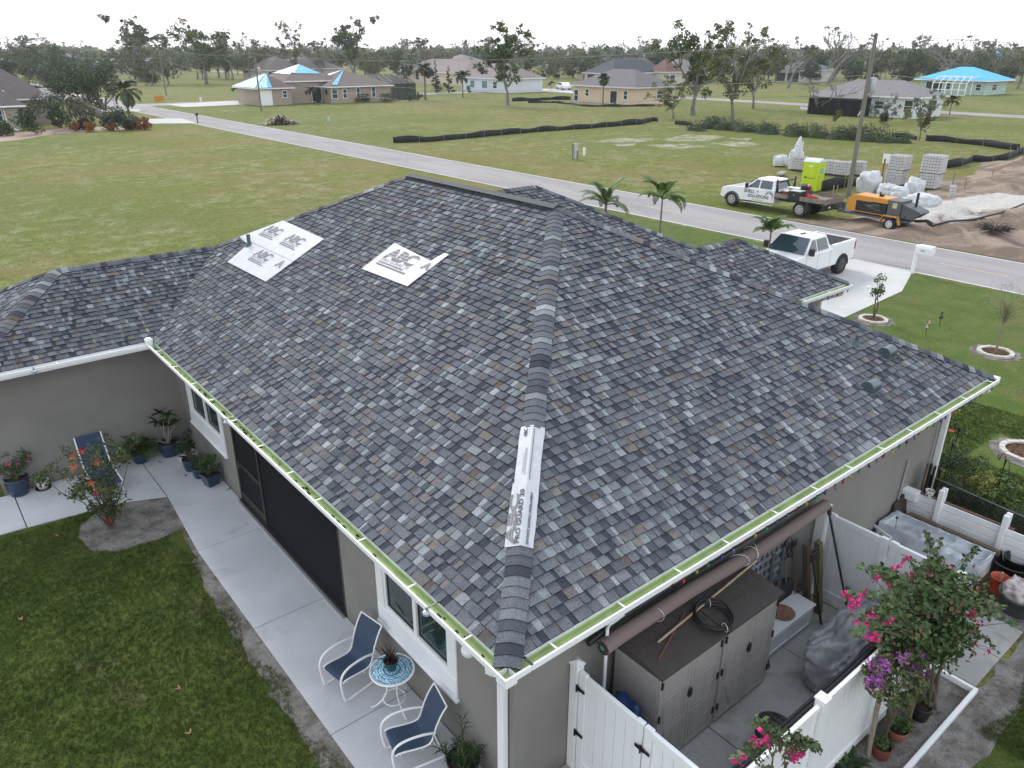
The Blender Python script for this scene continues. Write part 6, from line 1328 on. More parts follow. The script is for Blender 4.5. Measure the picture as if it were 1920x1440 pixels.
c = at(1441, 470, 1.2); palm('small palm in front of the white pickup', c[0], c[1], 2.0, 1.1, 14, .045, droop=1.9, el=(.4, 1.5), ll=.34)

# ---- vehicles (local +x forward)
CARW = pm('car_paint_white', (.74, .75, .76), .22, var=.02, coat=.6); CGL = pm('car_glass', (.025, .05, .065), .04, spec=.9); TYRE = pm('tyre', (.016, .016, .017), .85); RIMA = pm('rim_steel', (.45, .45, .45), .3, .8); RIMB = pm('rim_black', (.05, .05, .05), .3, .6); CHR = pm('chrome', (.6, .6, .6), .12, 1.); TAIL = pm('tail_red', (.25, .01, .01), .2)  # car glass: the blue of the reflected sky is put into its base colour
def wheel(t, x, y, r, w_, rim, side, spokes=6, rr=.62):
    o_ = MB(); ys = (y-w_/2, y+w_/2); o_.cyl((x, ys[0], r), (x, ys[1], r), r, n=26); wh = o_.build('wheel', TYRE, t); bev(wh, .025, 2)
    q = MB(); yo = y+side*(w_/2+.004); q.cyl((x, yo-side*.02, r), (x, yo, r), r*rr, n=24, m=0); q.cyl((x, yo, r), (x, yo+side*.012, r), r*.16, n=12, m=0)
    for k in range(spokes): a = 2*math.pi*k/spokes; c_ = (x+math.cos(a)*r*rr*.62, yo+side*.001, r+math.sin(a)*r*rr*.62); q.cyl((c_[0], yo, c_[2]), (c_[0], yo+side*.004, c_[2]), r*.085, n=8, m=1)
    q.build('rim', [rim, BLACK], wh); return wh
def arch(xc, r, z0, n=8, rev=False):
    p = [(xc+r*math.cos(a), max(z0, r*math.sin(a)+.38)) for a in [math.pi*i/n for i in range(n+1)]]; return list(reversed(p)) if rev else p
def truck(label, loc, rz, bed=True, wb=(2.0, -1.95), r=.43):
    t = thing('pickup_truck' if bed else 'flatbed_truck', label, 'truck', loc, rz); hw = 1.0
    xr = -3.0 if bed else -.95
    bot = [(2.95, .50)] + [p for p in arch(wb[0], .50, .50)] + ([p for p in arch(wb[1], .50, .50)] if bed else []) + [(xr, .55)]
    top = [(xr, 1.42 if bed else 1.32), (-.95, 1.42 if bed else 1.32), (-.95, 1.32), (1.25, 1.30), (1.45, 1.33), (2.55, 1.25), (2.90, 1.12), (2.98, .9)]
    b = MB(); b.prism(bot+top, -hw, hw, 'y'); body = b.build('body', CARW, t); bev(body, .05, 3)
    b = MB()      # cab
    B_ = [(1.30, .96), (-.93, .96)]; T_ = [(.55, .76), (-.72, .76)]; z0, z1 = 1.28, 1.93
    b.add([(1.30, -.95, z0), (1.30, .95, z0), (-.93, .95, z0), (-.93, -.95, z0), (.52, -.72, z1), (.52, .72, z1), (-.72, .72, z1), (-.72, -.72, z1)], [(0, 3, 2, 1), (4, 5, 6, 7), (0, 1, 5, 4), (1, 2, 6, 5), (2, 3, 7, 6), (3, 0, 4, 7)]); cb = b.build('cab', CARW, t); bev(cb, .07, 3)
    def on(p, s): # side window quad, corners given as (x, k) k: 0 belt..1 roof
        return [(x, s*(.95+( .72-.95)*k+.012), z0+(z1-z0)*k) for x, k in p]
    for s in (-1, 1):
        for q in ([(1.02, .12), (.28, .12), (.28, .86), (.52, .86)], [(.18, .12), (-.68, .12), (-.60, .86), (.18, .86)]):
            b = MB(); v = on(q, s); v = v if s > 0 else v[::-1]; b.add(v, [(0, 1, 2, 3)]); o_ = b.build('side_window', CGL, t); md = o_.modifiers.new('t', 'SOLIDIFY'); md.thickness = .01; md.offset = 0
        b = MB(); b.box(.96, 1.10, s*.98, s*1.22, 1.30, 1.62, ch=.03); b.build('mirror', BLACK, t)
        for x in (.20, -.75): b = MB(); b.box(x, x+.12, s*1.001, s*1.02, 1.12, 1.16); b.build('door_handle', BLACK if not bed else CARW, t)
        b = MB(); 
        for x in (.23, 1.22, -.80): b.box(x-.006, x+.006, s*.999, s*1.003, .62, 1.28)
        b.build('door_seam', DARKM, t)
        b = MB(); b.tube([(1.2, s*1.03, .42), (-.9, s*1.03, .42)], .05 if bed else .035); b.build('running_board', BLACK if bed else CHR, t)
        for xw in wb[:2 if bed else 1]:
            b = MB(); b.tube([(xw+.53*math.cos(a), s*1.005, .38+.53*math.sin(a)) for a in [math.pi*i/12 for i in range(13)]], .035 if bed else .07, n=6); b.build('wheel_arch', BLACK if bed else pm('grey_trim', (.09, .10, .10), .6), t)
        for xw in wb: wheel(t, xw, s*.88, r, .30, RIMB if bed else RIMA, s)
        b = MB(); b.box(2.80, 2.985, s*.62, s*.97, .90, 1.10, ch=.02); b.build('headlight', pm('lamp_glass', (.5, .5, .5), .1, .3), t)
        if bed: b = MB(); b.box(-3.02, -2.90, s*.80, s*1.01, .98, 1.36, ch=.015); b.build('tail_light', TAIL, t)
    b = MB(); k0, k1 = .06, .94; P_ = lambda y, k: (1.30+(.52-1.30)*k+.02, y*(.95+(.72-.95)*k)*.90/.95*1.0, z0+(z1-z0)*k+.02)
    b.add([P_(-1, k0), P_(1, k0), P_(1, k1), P_(-1, k1)], [(0, 1, 2, 3)]); o_ = b.build('windshield', CGL, t); md = o_.modifiers.new('t', 'SOLIDIFY'); md.thickness = .012; md.offset = 0
    b = MB(); Q_ = lambda y, k: (-.93+(.21)*k-.02, y*(.95-.23*k)*.88, z0+(z1-z0)*k+.01); b.add([Q_(1, .15), Q_(-1, .15), Q_(-1, .86), Q_(1, .86)], [(0, 1, 2, 3)]); o_ = b.build('rear_window', CGL, t); md = o_.modifiers.new('t', 'SOLIDIFY'); md.thickness = .012; md.offset = 0
    b = MB(); b.box(2.94, 3.02, -.6, .6, .72, 1.08, ch=.02); b.build('grille', BLACK, t); b = MB(); b.box(2.86, 3.1, -.98, .98, .48, .70, ch=.05); b.build('bumper', CHR if not bed else CARW, t)
    if bed:
        b = MB(); b.box(-2.90, -1.02, -.88, .88, 1.3, 1.426); b.build('bed_liner', pm('bed_liner', (.012, .012, .014), .9), t)
        b = MB()
        for s in (-1, 1): b.box(-2.98, -.97, s*.87, s*1.0, 1.425, 1.455, ch=.008)
        b.box(-3.0, -2.90, -.87, .87, 1.425, 1.45); b.build('bed_rail', CARW, t)
        b = MB(); b.box(-.2, .15, -.05, .05, 1.93, 1.96); b.build('roof_light', BLACK, t); b = MB(); b.box(-3.15, -3.0, -.95, .95, .45, .62, ch=.03); b.build('rear_bumper', CHR, t)
    return t
pk = truck('white crew cab pickup parked on the driveway behind the small palm', (26.95, 12.78, .02), math.pi+.02)
fb = truck('white flatbed work truck with a wooden deck parked across the street', (39.9, 22.95, .02), math.pi/2+.02, bed=False, wb=(2.1, -2.75), r=.45)
DK = pm('deck_wood', (.20, .165, .135), .85, var=.3, scale=5, stretch=(1, 8, 1))
b = MB(); b.box(-4.2, -1.0, -.5, .5, .72, .92); b.box(-4.25, -1.0, -1.12, 1.12, .93, 1.0); b.build('chassis', DARKM, fb)
for k in range(8): b = MB(); y = -1.15+k*.2875; b.box(-4.3, -1.05, y+.005, y+.28, 1.0, 1.045, ch=.004); b.build('deck_plank', DK, fb)
for s in (-1, 1): 
    for x0, x1 in ((-1.95, -1.08), (-4.3, -2.75)): b = MB(); b.box(x0, x1, s*1.152, s*1.19, 1.0, 1.26, ch=.005); b.build('side_plank', DK, fb)
b = MB(); b.box(-4.34, -4.305, -1.15, 1.15, .92, 1.25, ch=.005); b.build('rear_plank', DK, fb)
b = MB(); b.box(-4.32, -4.2, -1.1, 1.1, .55, .93); b.build('rear_apron', DARKM, fb); b = MB(); b.box(-4.33, -4.325, .3, .5, .68, .78); b.build('number_plate', WHITE, fb)
b = MB()
for s in (-1, 1): b.box(-1.10, -1.02, s*.98, s*1.06, 1.0, 2.05); b.add([(-1.10, s*1.0, 1.9), (-1.04, s*1.0, 1.9), (-.98, s*.80, 1.1), (-1.1, s*.8, 1.1)], [(0, 1, 2, 3)])
b.box(-1.10, -1.02, -.98, .98, 1.85, 1.93); b.box(-1.1, -1.02, -.98, .98, 1.0, 1.25); b.build('headache_rack', BLACK, fb)
b = MB(); b.box(-3.35, -3.15, .75, 1.14, .35, .95); b.box(-3.35, -3.15, -1.14, -.75, .35, .95); b.build('mud_flap', BLACK, fb)
for s in (-1,1): wheel(fb, -2.75, s*.62, .45, .26, RIMA, s)
Mt = lambda x, z: frame((x, 1.012, z), (-1, 0, 0), (0, 0, 1))
text_mesh('SHELL', .27, mat_=DARKM, parent=fb, M=Mt(1.22, 1.02), offset=.004, sx=1.05); text_mesh('SOLUTIONS', .27, mat_=DARKM, parent=fb, M=Mt(.95, .76), offset=.004, sx=1.05); text_mesh('(941) 625 9100', .12, mat_=pm('grey_ink', (.3, .3, .3), .6), parent=fb, M=Mt(.62, .60))
b = MB(); y = 1.012
for dz_ in (0, .09): b.tube([(-.30, y, .98+dz_), (-.58, y, 1.20+dz_*.8), (-.86, y, .98+dz_)], .014, n=5)
b.tube([(-.80, y, 1.0), (-.80, y, .78)], .012, n=5); b.tube([(-.40, y, 1.22), (-.40, y, 1.30)], .015, n=5); b.build('house_emblem', DARKM, fb)
def onTruck(name, lab, cat, x, y, z): p = Matrix.Rotation(math.pi/2+.02, 3, 'Z') @ Vector((x, y, z)); return thing(name, lab, cat, (39.9+p.x, 22.95+p.y, .02+z), math.pi/2+.02)
t = onTruck('tool_box', 'black plastic tool box between the side planks of the flatbed truck', 'tool box', -2.35, .85, .98); b = MB(); b.box(-.38, .38, -.3, .34, 0, .52, ch=.02); b.build('box', BLACK, t); b = MB(); b.box(-.40, .40, -.32, .36, .521, .56, ch=.01); b.build('lid', pm('lid_pale', (.35, .36, .38), .4), t); b = MB(); b.box(-.05, .05, .341, .345, .28, .38); b.build('sticker', YEL, t)
t = onTruck('fuel_drum', 'red cone shaped traffic cone lying on the flatbed deck', 'traffic cone', -3.15, .55, 1.2); b = MB(); b.cyl((.25, 0, 0), (-.35, -.2, -.02), .17, .03, n=16); b.cyl((.27, 0, 0), (.25, 0, 0), .22, n=16); b.build('cone', pm('cone_red', (.45, .03, .02), .5), t)
t = onTruck('crate', 'low red and white crate behind the cab of the flatbed truck', 'crate', -1.6, .6, 1.05); b = MB(); b.box(-.35, .2, -.25, .3, 0, .32, ch=.02); b.build('crate', pm('crate_red', (.22, .03, .03), .6), t); b = MB(); b.box(-.35, .1, .05, .35, .33, .42, ch=.02); b.build('lid', WHITE, t)
t = onTruck('plastic_drum', 'pile of dark machinery and white sheets on the flatbed behind the cab', 'machinery', -2.0, -.2, 1.05); b = MB(); b.box(-.6, .6, -.35, .35, 0, .4, ch=.05); b.cyl((-.2, 0, .4), (-.2, .1, .7), .2, n=12); b.build('engine', pm('engine_dark', (.04, .03, .035), .6, var=.4), t); b = MB(); b.box(-.1, .75, .0, .4, .41, .5, ch=.03); b.build('cover_sheet', WHITE, t); b = MB(); b.cyl((-.55, -.1, .45), (-.45, .05, .68), .14, n=12); b.build('hose_reel', pm('reel_red', (.2, .02, .02), .5), t)
# concrete pump trailer
ORG = pm('machine_orange', (.56, .24, .03), .45, var=.06); GRM = pm('machine_grey', (.075, .085, .095), .5, var=.15)
tr = thing('pump_trailer', 'orange and grey concrete pump trailer parked behind the flatbed truck', 'trailer', (40.45, 16.05, .02), math.pi/2-.06); tr.scale = (.88, .92, .96)
b = MB(); b.prism([(1.9, .72), (1.9, 1.45), (1.45, 1.72), (.2, 1.70), (.2, .72)], -.62, .62, 'y'); b2 = b.build('hood', ORG, tr); bev(b2, .03, 2)
b = MB(); b.box(-.85, .2, -.62, .62, 1.42, 1.71, ch=.02); b.box(-.85, .2, -.60, .60, .72, .80); b.build('top_cover', ORG, tr)
b = MB(); b.box(-.80, 1.30, .621, .628, .78, 1.40); b.box(-.80, .2, -.55, .6, .8, 1.42); b.build('engine_bay', BLACK, tr)
b = MB()
for k in range(7): b.cyl((random.uniform(-.6, 1.0), .60, random.uniform(.85, 1.3)), (random.uniform(-.6, 1.0), .66, random.uniform(.85, 1.3)), .05, n=8)
b.tube([(-.5, .64, .9), (-.2, .66, 1.25), (.2, .66, 1.0), (.7, .66, 1.2)], .03); b.build('engine_parts', pm('engine_metal', (.10, .10, .10), .4, .6, var=.4), tr)
for k in range(3): b = MB(); b.box(1.901, 1.91, .1, .5, .92+k*.2, 1.02+k*.2); b.box(1.901, 1.91, -.5, -.1, .92+k*.2, 1.02+k*.2); b.build('vent_slot', BLACK, tr)
b = MB(); b.box(-1.75, -.86, -.62, .62, .62, 1.68, ch=.03); b.build('cabinet', GRM, tr); b = MB(); b.box(-1.5, -1.2, .621, .626, 1.25, 1.55); b.build('warning_labels', pm('label_cream', (.5, .45, .25), .6), tr)
b = MB(); b.box(-2.3, 2.6, -.55, .55, .50, .62); b.box(2.6, 3.4, -.06, .06, .50, .60); b.box(2.45, 2.6, -.1, .1, .5, 1.05); b.build('frame', GRM, tr)
b = MB(); b.prism([(-1.76, .70), (-2.5, .75), (-3.05, 1.15), (-1.76, 1.45)], -.5, .5, 'y'); b.prism([(-1.78, 1.46), (-3.0, 1.16), (-2.9, 1.24), (-1.78, 1.55)], -.55, .55, 'y'); b.build('hopper', GRM, tr)
b = MB(); b.box(-2.15, -2.0, .3, .42, .1, 1.4); b.box(-2.35, -2.25, -.2, -.05, 1.2, 2.2); b.tube([(-1.9, .45, .1), (-2.1, .5, .9)], .035); b.tube([(-2.5, 0, .6), (-3.3, 0, .75), (-3.6, 0, .62)], .08); b.build('outlet_pipe', DARKM, tr)
for s in (-1, 1):
    wheel(tr, -1.35, s*.82, .36, .2, pm('rim_white', (.6, .6, .6), .4), s, 8, .6)
    b = MB(); b.box(-1.82, -.88, s*.70, s*.96, .78, .83); b.add([(-1.82, s*.70, .83), (-1.82, s*.96, .83), (-1.98, s*.96, .38), (-1.98, s*.70, .38), (-.88, s*.70, .83), (-.88, s*.96, .83), (-.72, s*.96, .40), (-.72, s*.70, .40)], [(0, 1, 2, 3), (4, 5, 6, 7)]); o_ = b.build('mudguard', ORG, tr); md = o_.modifiers.new('t', 'SOLIDIFY'); md.thickness = .03
b = MB(); b.cyl((.1, 0, 1.7), (.1, 0, 1.95), .05, n=8); b.box(-.1, .05, -.15, .1, 1.71, 1.85); b.build('exhaust', DARKM, tr)
t = thing('pump_hose', 'long black pump hose snaking over the sand from the trailer', 'hose', (0, 0, 0)); b = MB(); hp = [(lambda g_: (g_[0], g_[1], max(.15, dz(g_[0], g_[1])+.10)))(at(*q, .35)) for q in ((1735, 412), (1748, 416), (1760, 417), (1780, 415), (1800, 413), (1825, 412), (1850, 410), (1875, 405), (1900, 398), (1930, 390), (1960, 382))]; b.tube(smooth_path(hp, 5), .06, n=8); b.build('tube', BLACK, t)
# portable toilet
TG = pm('toilet_lime', (.46, .60, .015), .4, var=.04); tp = at(1520, 359, 0); t = thing('portable_toilet', 'lime green portable toilet beside the flatbed truck', 'portable toilet', tp, .12); s_ = .58
b = MB(); b.box(-s_, s_, -s_, s_, .12, 2.1, ch=.04); b.build('cabin', TG, t); b = MB(); b.prism([(-s_-.02, 2.1), (s_+.02, 2.1), (s_*.8, 2.25), (0, 2.32), (-s_*.8, 2.25)], -s_-.02, s_+.02, 'y'); b.build('roof', pm('toilet_roof', (.62, .66, .66), .5), t)
b = MB(); b.box(-s_-.03, -s_, -.42, .42, .2, 1.95, ch=.01); dr = b.build('door', TG, t); b = MB(); b.box(-s_-.042, -s_-.031, -.36, -.05, .3, .9); b.box(-s_-.042, -s_-.031, .05, .36, .3, .9); b.box(-s_-.042, -s_-.031, -.36, .36, 1.08, 1.75); b.build('door_panel', TG, dr); b = MB(); b.box(-s_-.06, -s_-.031, .25, .33, 1.0, 1.12); b.box(-s_-.045, -s_-.031, -.39, .39, 1.0, 1.03); b.build('latch', BLACK, dr)
b = MB(); b.box(-s_-.043, -s_-.031, -.12, .12, 1.78, 1.88); b.build('sign', WHITE, dr)
b = MB(); b.box(-.25, .25, -s_-.012, -s_-.001, 1.3, 1.65); b.build('logo_patch', pm('logo_teal', (.15, .42, .32), .5), t); b = MB(); b.box(-s_-.02, s_+.02, -s_-.02, s_+.02, .0, .12); b.build('base', pm('toilet_base', (.08, .08, .08), .7), t)
for k in range(5): b = MB(); b.box(-s_+.12+k*.22, -s_+.15+k*.22, -s_-.015, -s_-.001, .25, 1.2); b.build('wall_rib', TG, t)
# block pallets and sacks
CB = pm('concrete_block', (.50, .49, .49), .95, var=.12, scale=4); BAG = pm('bag_white', (.52, .54, .56), .6, var=.15, scale=3, bump=.4, bscale=6)
def blocks(label, p, nx, ny, nz, rz=0., size=(.41, .20, .205), m=CB, g_='pallets of concrete blocks', tilt=0.):
    t = thing('block_pallet', label, 'block pallet', p, rz, g_); me = None; dx, dy, dz_ = size
    for k in range(nz):
        for i in range(nx):
            for j in range(ny):
                if 0 < i < nx-1 and 0 < j < ny-1 and k < nz-1: continue
                if me is None: b = MB(); b.box(0, dx-.03, 0, dy-.02, 0, dz_-.02, ch=.01); b.box(.06, .17, .04, .15, dz_-.019, dz_-.0185, 1); b.box(.23, .34, .04, .15, dz_-.019, dz_-.0185, 1); me = b.mesh('block', [m, BLACK])
                o_ = link(bpy.data.objects.new('block', me), t); o_.location = ((i-nx/2)*dx+random.uniform(-.006, .006)+k*tilt, (j-ny/2)*dy+random.uniform(-.006, .006), .06+k*dz_)
    b = MB(); b.box(-nx*dx/2, nx*dx/2, -ny*dy/2, ny*dy/2, 0, .05); b.build('pallet', WOOD, t); return t
gz = lambda px, py: at(px, py, .1)
blocks('leftmost block pallet of the right pair, half behind the sacks', gz(1678, 345), 3, 6, 5); blocks('block pallet standing on the leftmost pallet of the right pair', (*gz(1680, 345)[:2], 1.15), 3, 6, 5, g_='pallets of concrete blocks', rz=.05)
blocks('tall block pallet of the right pair, lower half', gz(1742, 352), 3, 6, 5, .1); blocks('tall block pallet of the right pair, upper half', (*gz(1742, 352)[:2], 1.15), 3, 7, 6, .1, tilt=.01)
for k, (px, py) in enumerate(((1498, 318), (1524, 321), (1552, 325), (1578, 328), (1605, 327))):
    blocks(['first low block pallet from the left in the row behind the toilet', 'second low block pallet in the row behind the toilet', 'third low block pallet in the row behind the toilet', 'fourth low block pallet in the row behind the toilet', 'last low block pallet, right of the utility pole'][k], gz(px, py), 2, 6, 5, .25)
def sack(label, px, py, s_, h, g_='white builders sacks'): return lump('builders_sack', label, 'sack', gz(px, py), s_, s_*.9, h, BAG, .16, 4., lv=4, group=g_, part='bag')
sack('white sack left of the low block pallets', 1462, 310, .55, .85); sack('tall white wrapped sack on top of the first pallet row', 1490, 316, .55, 1.6); sack('small white bag crowning the wrapped stack', 1492, 316, .35, 2.2)
sack('big square white sack above the orange machine', 1627, 360, .75, 1.3); sack('white sack right of the big square one', 1662, 368, .6, .8); sack('white sack slumped before the tall pallets', 1685, 374, .55, .8); sack('white wrapped pallet in front of the tall blocks', 1712, 366, .6, 1.1); sack('low white sack at the edge of the sand', 1730, 388, .95, .75); sack('flat white bag beside the low sack', 1705, 384, .5, .5)
blocks('small pile of loose blocks in the grass behind the truck', gz(1465, 328), 3, 2, 1, .3); blocks('leaning stack of blocks on the sand right of the tall pallets', gz(1783, 372), 1, 2, 4, .4, tilt=.06)
t = thing('site_sign', 'white board sign on two timber posts before the block pallets', 'sign', gz(1660, 338)); b = MB(); b.box(-.02, .02, -.5, .5, 1.25, 1.95); b.build('board', WHITE, t)
for y in (-.25, .3): b = MB(); b.box(-.06, -.021, y-.045, y+.045, 0, 1.6); b.build('post', WOOD, t)
t = thing('marker_post', 'thin yellow marker post right of the utility pole', 'post', gz(1650, 325)); b = MB(); b.cyl((0, 0, 0), (0, 0, 2.0), .045, n=8); b.build('shaft', pm('marker_yellow', (.5, .33, .03), .5), t)
STK = pm('stake_wood', (.26, .21, .16), .9)
for k, (px, py, h) in enumerate(((1785, 350, 1.), (1808, 355, .8), (1560, 372, .9), (1567, 372, .9), (1858, 340, .9), (1880, 345, .6))):
    t = thing('survey_stake', 'wooden survey stake standing on the building lot', 'stake', gz(px, py), 0, 'survey stakes on the lot'); b = MB(); b.box(-.03, .03, -.03, .03, 0, h); b.build('stake', STK, t)
b = MB()
for k in range(260): a, e_, l_ = random.uniform(0, 6.28), random.uniform(0, .9), random.uniform(.3, 1.0); b.tube([(0, 0, 0), (math.cos(a)*l_*.5, math.sin(a)*l_*.5, math.sin(e_)*l_*.5), (math.cos(a)*l_, math.sin(a)*l_, math.sin(e_)*l_*.4)], [.02, .012, .005], n=3)
o_ = b.build('root_clump', pm('root_dark', (.05, .042, .036), .95)); g_ = at(1862, 440, .3); o_.location = (g_[0], g_[1], dz(g_[0], g_[1])+.05); o_.scale = (1.2, 1.2, 1.1); tag(o_, 'dark clump of uprooted roots lying on the dirt', 'root clump')
# person behind the garage roof
c = at(1331, 459, 1.70); t = thing('person', 'person with short reddish brown hair standing behind the garage roof, only the head in view', 'person', (c[0], c[1], 0), 2.2)
bm = bmesh.new(); J = dict(pel=(0, 0, .95), ch=(0, 0, 1.30), nk=(0, 0, 1.47), hd=(0, .01, 1.58), tp=(0, 0, 1.66), sl=(.19, 0, 1.40), el=(.25, .02, 1.12), wl=(.24, .10, .88), sr=(-.19, 0, 1.40), er=(-.25, .02, 1.12), wr=(-.24, .10, .88), hl=(.09, 0, .90), kl=(.10, .02, .50), al=(.10, 0, .09), fl=(.10, .14, .04), hr=(-.09, 0, .90), kr=(-.10, .02, .50), ar=(-.10, 0, .09), fr=(-.10, .14, .04))
rad = dict(pel=.15, ch=.165, nk=.06, hd=.09, tp=.07, sl=.07, el=.05, wl=.035, sr=.07, er=.05, wr=.035, hl=.10, kl=.065, al=.045, fl=.04, hr=.10, kr=.065, ar=.045, fr=.04); names = list(J)
me = bpy.data.meshes.new('body'); me.from_pydata([J[n] for n in names], [(names.index(a), names.index(b_)) for a, b_ in (('pel', 'ch'), ('ch', 'nk'), ('nk', 'hd'), ('hd', 'tp'), ('ch', 'sl'), ('sl', 'el'), ('el', 'wl'), ('ch', 'sr'), ('sr', 'er'), ('er', 'wr'), ('pel', 'hl'), ('hl', 'kl'), ('kl', 'al'), ('al', 'fl'), ('pel', 'hr'), ('hr', 'kr'), ('kr', 'ar'), ('ar', 'fr'))], [])
o_ = link(bpy.data.objects.new('body', me), t); md = o_.modifiers.new('sk', 'SKIN'); 
for i, n in enumerate(names): me.skin_vertices[0].data[i].radius = (rad[n], rad[n]); me.skin_vertices[0].data[i].use_root = (n == 'pel')
subd(o_, 1); me.materials.append(pm('skin', (.42, .22, .15), .6))
b = MB(); b.lathe([(.0, 1.74), (.06, 1.73), (.098, 1.68), (.102, 1.62), (.09, 1.60), (.0, 1.60)], n=16); o_ = b.build('hair', pm('hair_red_brown', (.11, .04, .025), .8), t); o_.location = (0, -.012, .01)
b = MB(); b.lathe([(.17, .92), (.18, 1.1), (.19, 1.36), (.12, 1.45)], n=16, sy=.75); b.build('shirt', pm('shirt_red', (.25, .03, .03), .8), t)
b = MB(); b.cyl((.09, 0, .92), (.10, .01, .12), .115, .08, n=14); b.cyl((-.09, 0, .92), (-.10, .01, .12), .115, .08, n=14); b.build('trousers', pm('trousers_dark', (.03, .035, .05), .9), t)
# ================================================================ POLES, WIRES, SILT FENCES
PW = pm('pole_wood', (.165, .155, .125), .9, var=.2, scale=2, stretch=(3, 3, .3)); CAB = pm('cable_grey', (.28, .28, .28), .6); XF = pm('transformer_grey', (.42, .44, .45), .5)
POLES = []
def pole(label, px, py, pyt, r=.15, xf=False, zx=None):
    g = at(px, py); h = hgt(px, py, pyt); t = thing('utility_pole', label, 'utility pole', g, 0, 'utility poles along the streets'); b = MB(); b.tube([(0, 0, 0), (0, 0, h)], [r, r*.72], n=12); b.build('shaft', PW, t)
    if xf: b = MB(); z = zx or h-2.6; b.lathe([(.0, z-.5), (.24, z-.48), (.25, z+.42), (.20, z+.5), (.0, z+.52)], (.42, -.1, 0), n=16); b.tube([(.42, -.1, z+.5), (.42, -.1, z+.75)], .03); b.tube([(0, 0, z), (.2, -.05, z)], .04); b.build('transformer', XF, t)
    b = MB(); b.box(-.6, .05, -.04, .04, h-.22, h-.12); b.cyl((-.55, 0, h-.12), (-.55, 0, h+.02), .04, n=8); b.build('bracket', DARKM, t)
    POLES.append((Vector(g), h)); return t
pole('nearest and tallest utility pole, beside the portable toilet', 1590, 368, 62, .17, True, 7.2)
pole('utility pole with a transformer in front of the blue tarped house', 490, 208, 100, .15, True)
pole('plain utility pole on the grass left of the big house driveway', 312, 179, 86, .14)
pole('utility pole at the far left edge', 17, 149, 62, .15)
pole('thin pole behind the teal roofed house', 166, 150, 84, .12); 
pole('pole with transformer behind the cream house', 1203, 150, 90, .14, True)
for px, py, pt, lab, xf in ((1581, 157, 87, 'leaning pole with transformer behind the white lanai house', True), (1614, 156, 101, 'pole with small transformer behind the nearest pole', True), (1658, 154, 112, 'plain short pole left of the blue roofed house', False), (1670, 155, 122, 'second short pole left of the blue roofed house', False), (1345, 160, 95, 'distant pole behind the trees right of the cream house', False)): pole(lab, px, py, pt, .13, xf)
WS = []
def wire(a, b_, sag, r=.022):
    pts = [a+(b_-a)*(i/14)-Vector((0, 0, sag*4*(i/14)*(1-i/14))) for i in range(15)]; WS.append(pts)
    m = MB(); m.tube(pts, r, n=4); o_ = m.build('power_line', CAB); tag(o_, 'overhead power line strung between the utility poles', 'power line', 'overhead power lines')
def top(i, dz_=0.): return POLES[i][0]+Vector((0, 0, POLES[i][1]-dz_))
for dz_, sg in ((.1, 1.2), (2.3, 2.0), (2.6, 3.2)): wire(top(1, dz_), top(0, dz_+.2), sg)
for dz_, sg in ((.1, .8), (2.4, 1.4)): wire(top(2, dz_), top(1, dz_), sg); wire(top(3, dz_), top(2, dz_), sg*1.5)
a = top(0, .2); 
for dz_ in (.1, 2.4): wire(top(0, dz_), top(0, dz_)+Vector((1.5, -80, 0)), 1.4)
wire(top(6, .2), top(5, .2), 1.5); wire(top(6, .3), top(6, .3)+Vector((0, -90, 0)), 1.4); wire(top(8, .2), top(8)+Vector((5, -80, 0)), 1.2)
wire(top(1, 2.4), Vector((*at(560, 165)[:2], 4)), .5)
SF = pm('silt_fabric', (.012, .016, .019), .8, var=.3, scale=2)
def silt(label, pts, h=.75, wav=.16, m=SF):
    P = [Vector(at(*p)) for p in pts]; t = thing('silt_fence', label, 'silt fence', tuple(P[0])); V, F = [], []; n = 0; o0 = P[0]; st = MB(); dd = 0
    for a, b_ in zip(P[:-1], P[1:]):
        k = max(2, int((b_-a).length/.7))
        for i in range(k):
            p = a+(b_-a)*i/k-o0; q = p+Vector((noise.noise(p*.4)*.25, noise.noise(p*.4+Vector((5, 5, 5)))*.25, 0)); hh = h*(1+wav*2*noise.noise(p*.25))+wav*.5*math.sin(n*.9)
            V += [tuple(q), tuple(q+Vector((.05*math.sin(n), 0, hh*.5))), tuple(q+Vector((0, 0, hh)))]
            if n % 4 == 0: st.box(q.x-.025, q.x+.025, q.y-.025, q.y+.025, 0, hh+.25)
            n += 1
    for i in range(n-1):
        for j in range(2): F.append((i*3+j, i*3+3+j, i*3+4+j, i*3+1+j))
    b = MB(); b.add(V, F, 0, True); o_ = b.build('fabric', m, t); md = o_.modifiers.new('t', 'SOLIDIFY'); md.thickness = .02; o_ = st.build('stakes', STK, t); o_['kind'] = 'stuff'; return t
silt('long black silt fence across the field in the middle distance', ((737, 268), (800, 266), (900, 257), (1000, 248), (1100, 241), (1200, 233), (1225, 227), (1243, 229)), .6)
silt('short piece of black silt fence left of the vine covered mound', ((1265, 233), (1285, 235), (1304, 238)), .5); silt('black silt fence beside the mound right of the leaning pole', ((1672, 257), (1700, 259), (1722, 264)), .5); silt('curved black silt fence at the right behind the dirt lot', ((1735, 264), (1770, 266), (1830, 272), (1880, 279), (1925, 284)), .6)
silt('black silt fence edging the sand heaps at the right', ((1768, 316), (1800, 312), (1825, 303), (1850, 304), (1885, 300), (1925, 287)), .6); silt('black silt fence behind the portable toilet', ((1528, 361), (1560, 356), (1595, 350), (1625, 345), (1650, 342)), .7)
silt('low black silt fence before the cream house', ((960, 190), (1000, 189), (1040, 187), (1078, 187)), .6); silt('ragged black silt fence on the sand before the cream house', ((990, 193), (1040, 193), (1100, 200), (1160, 200), (1235, 199)), .35)
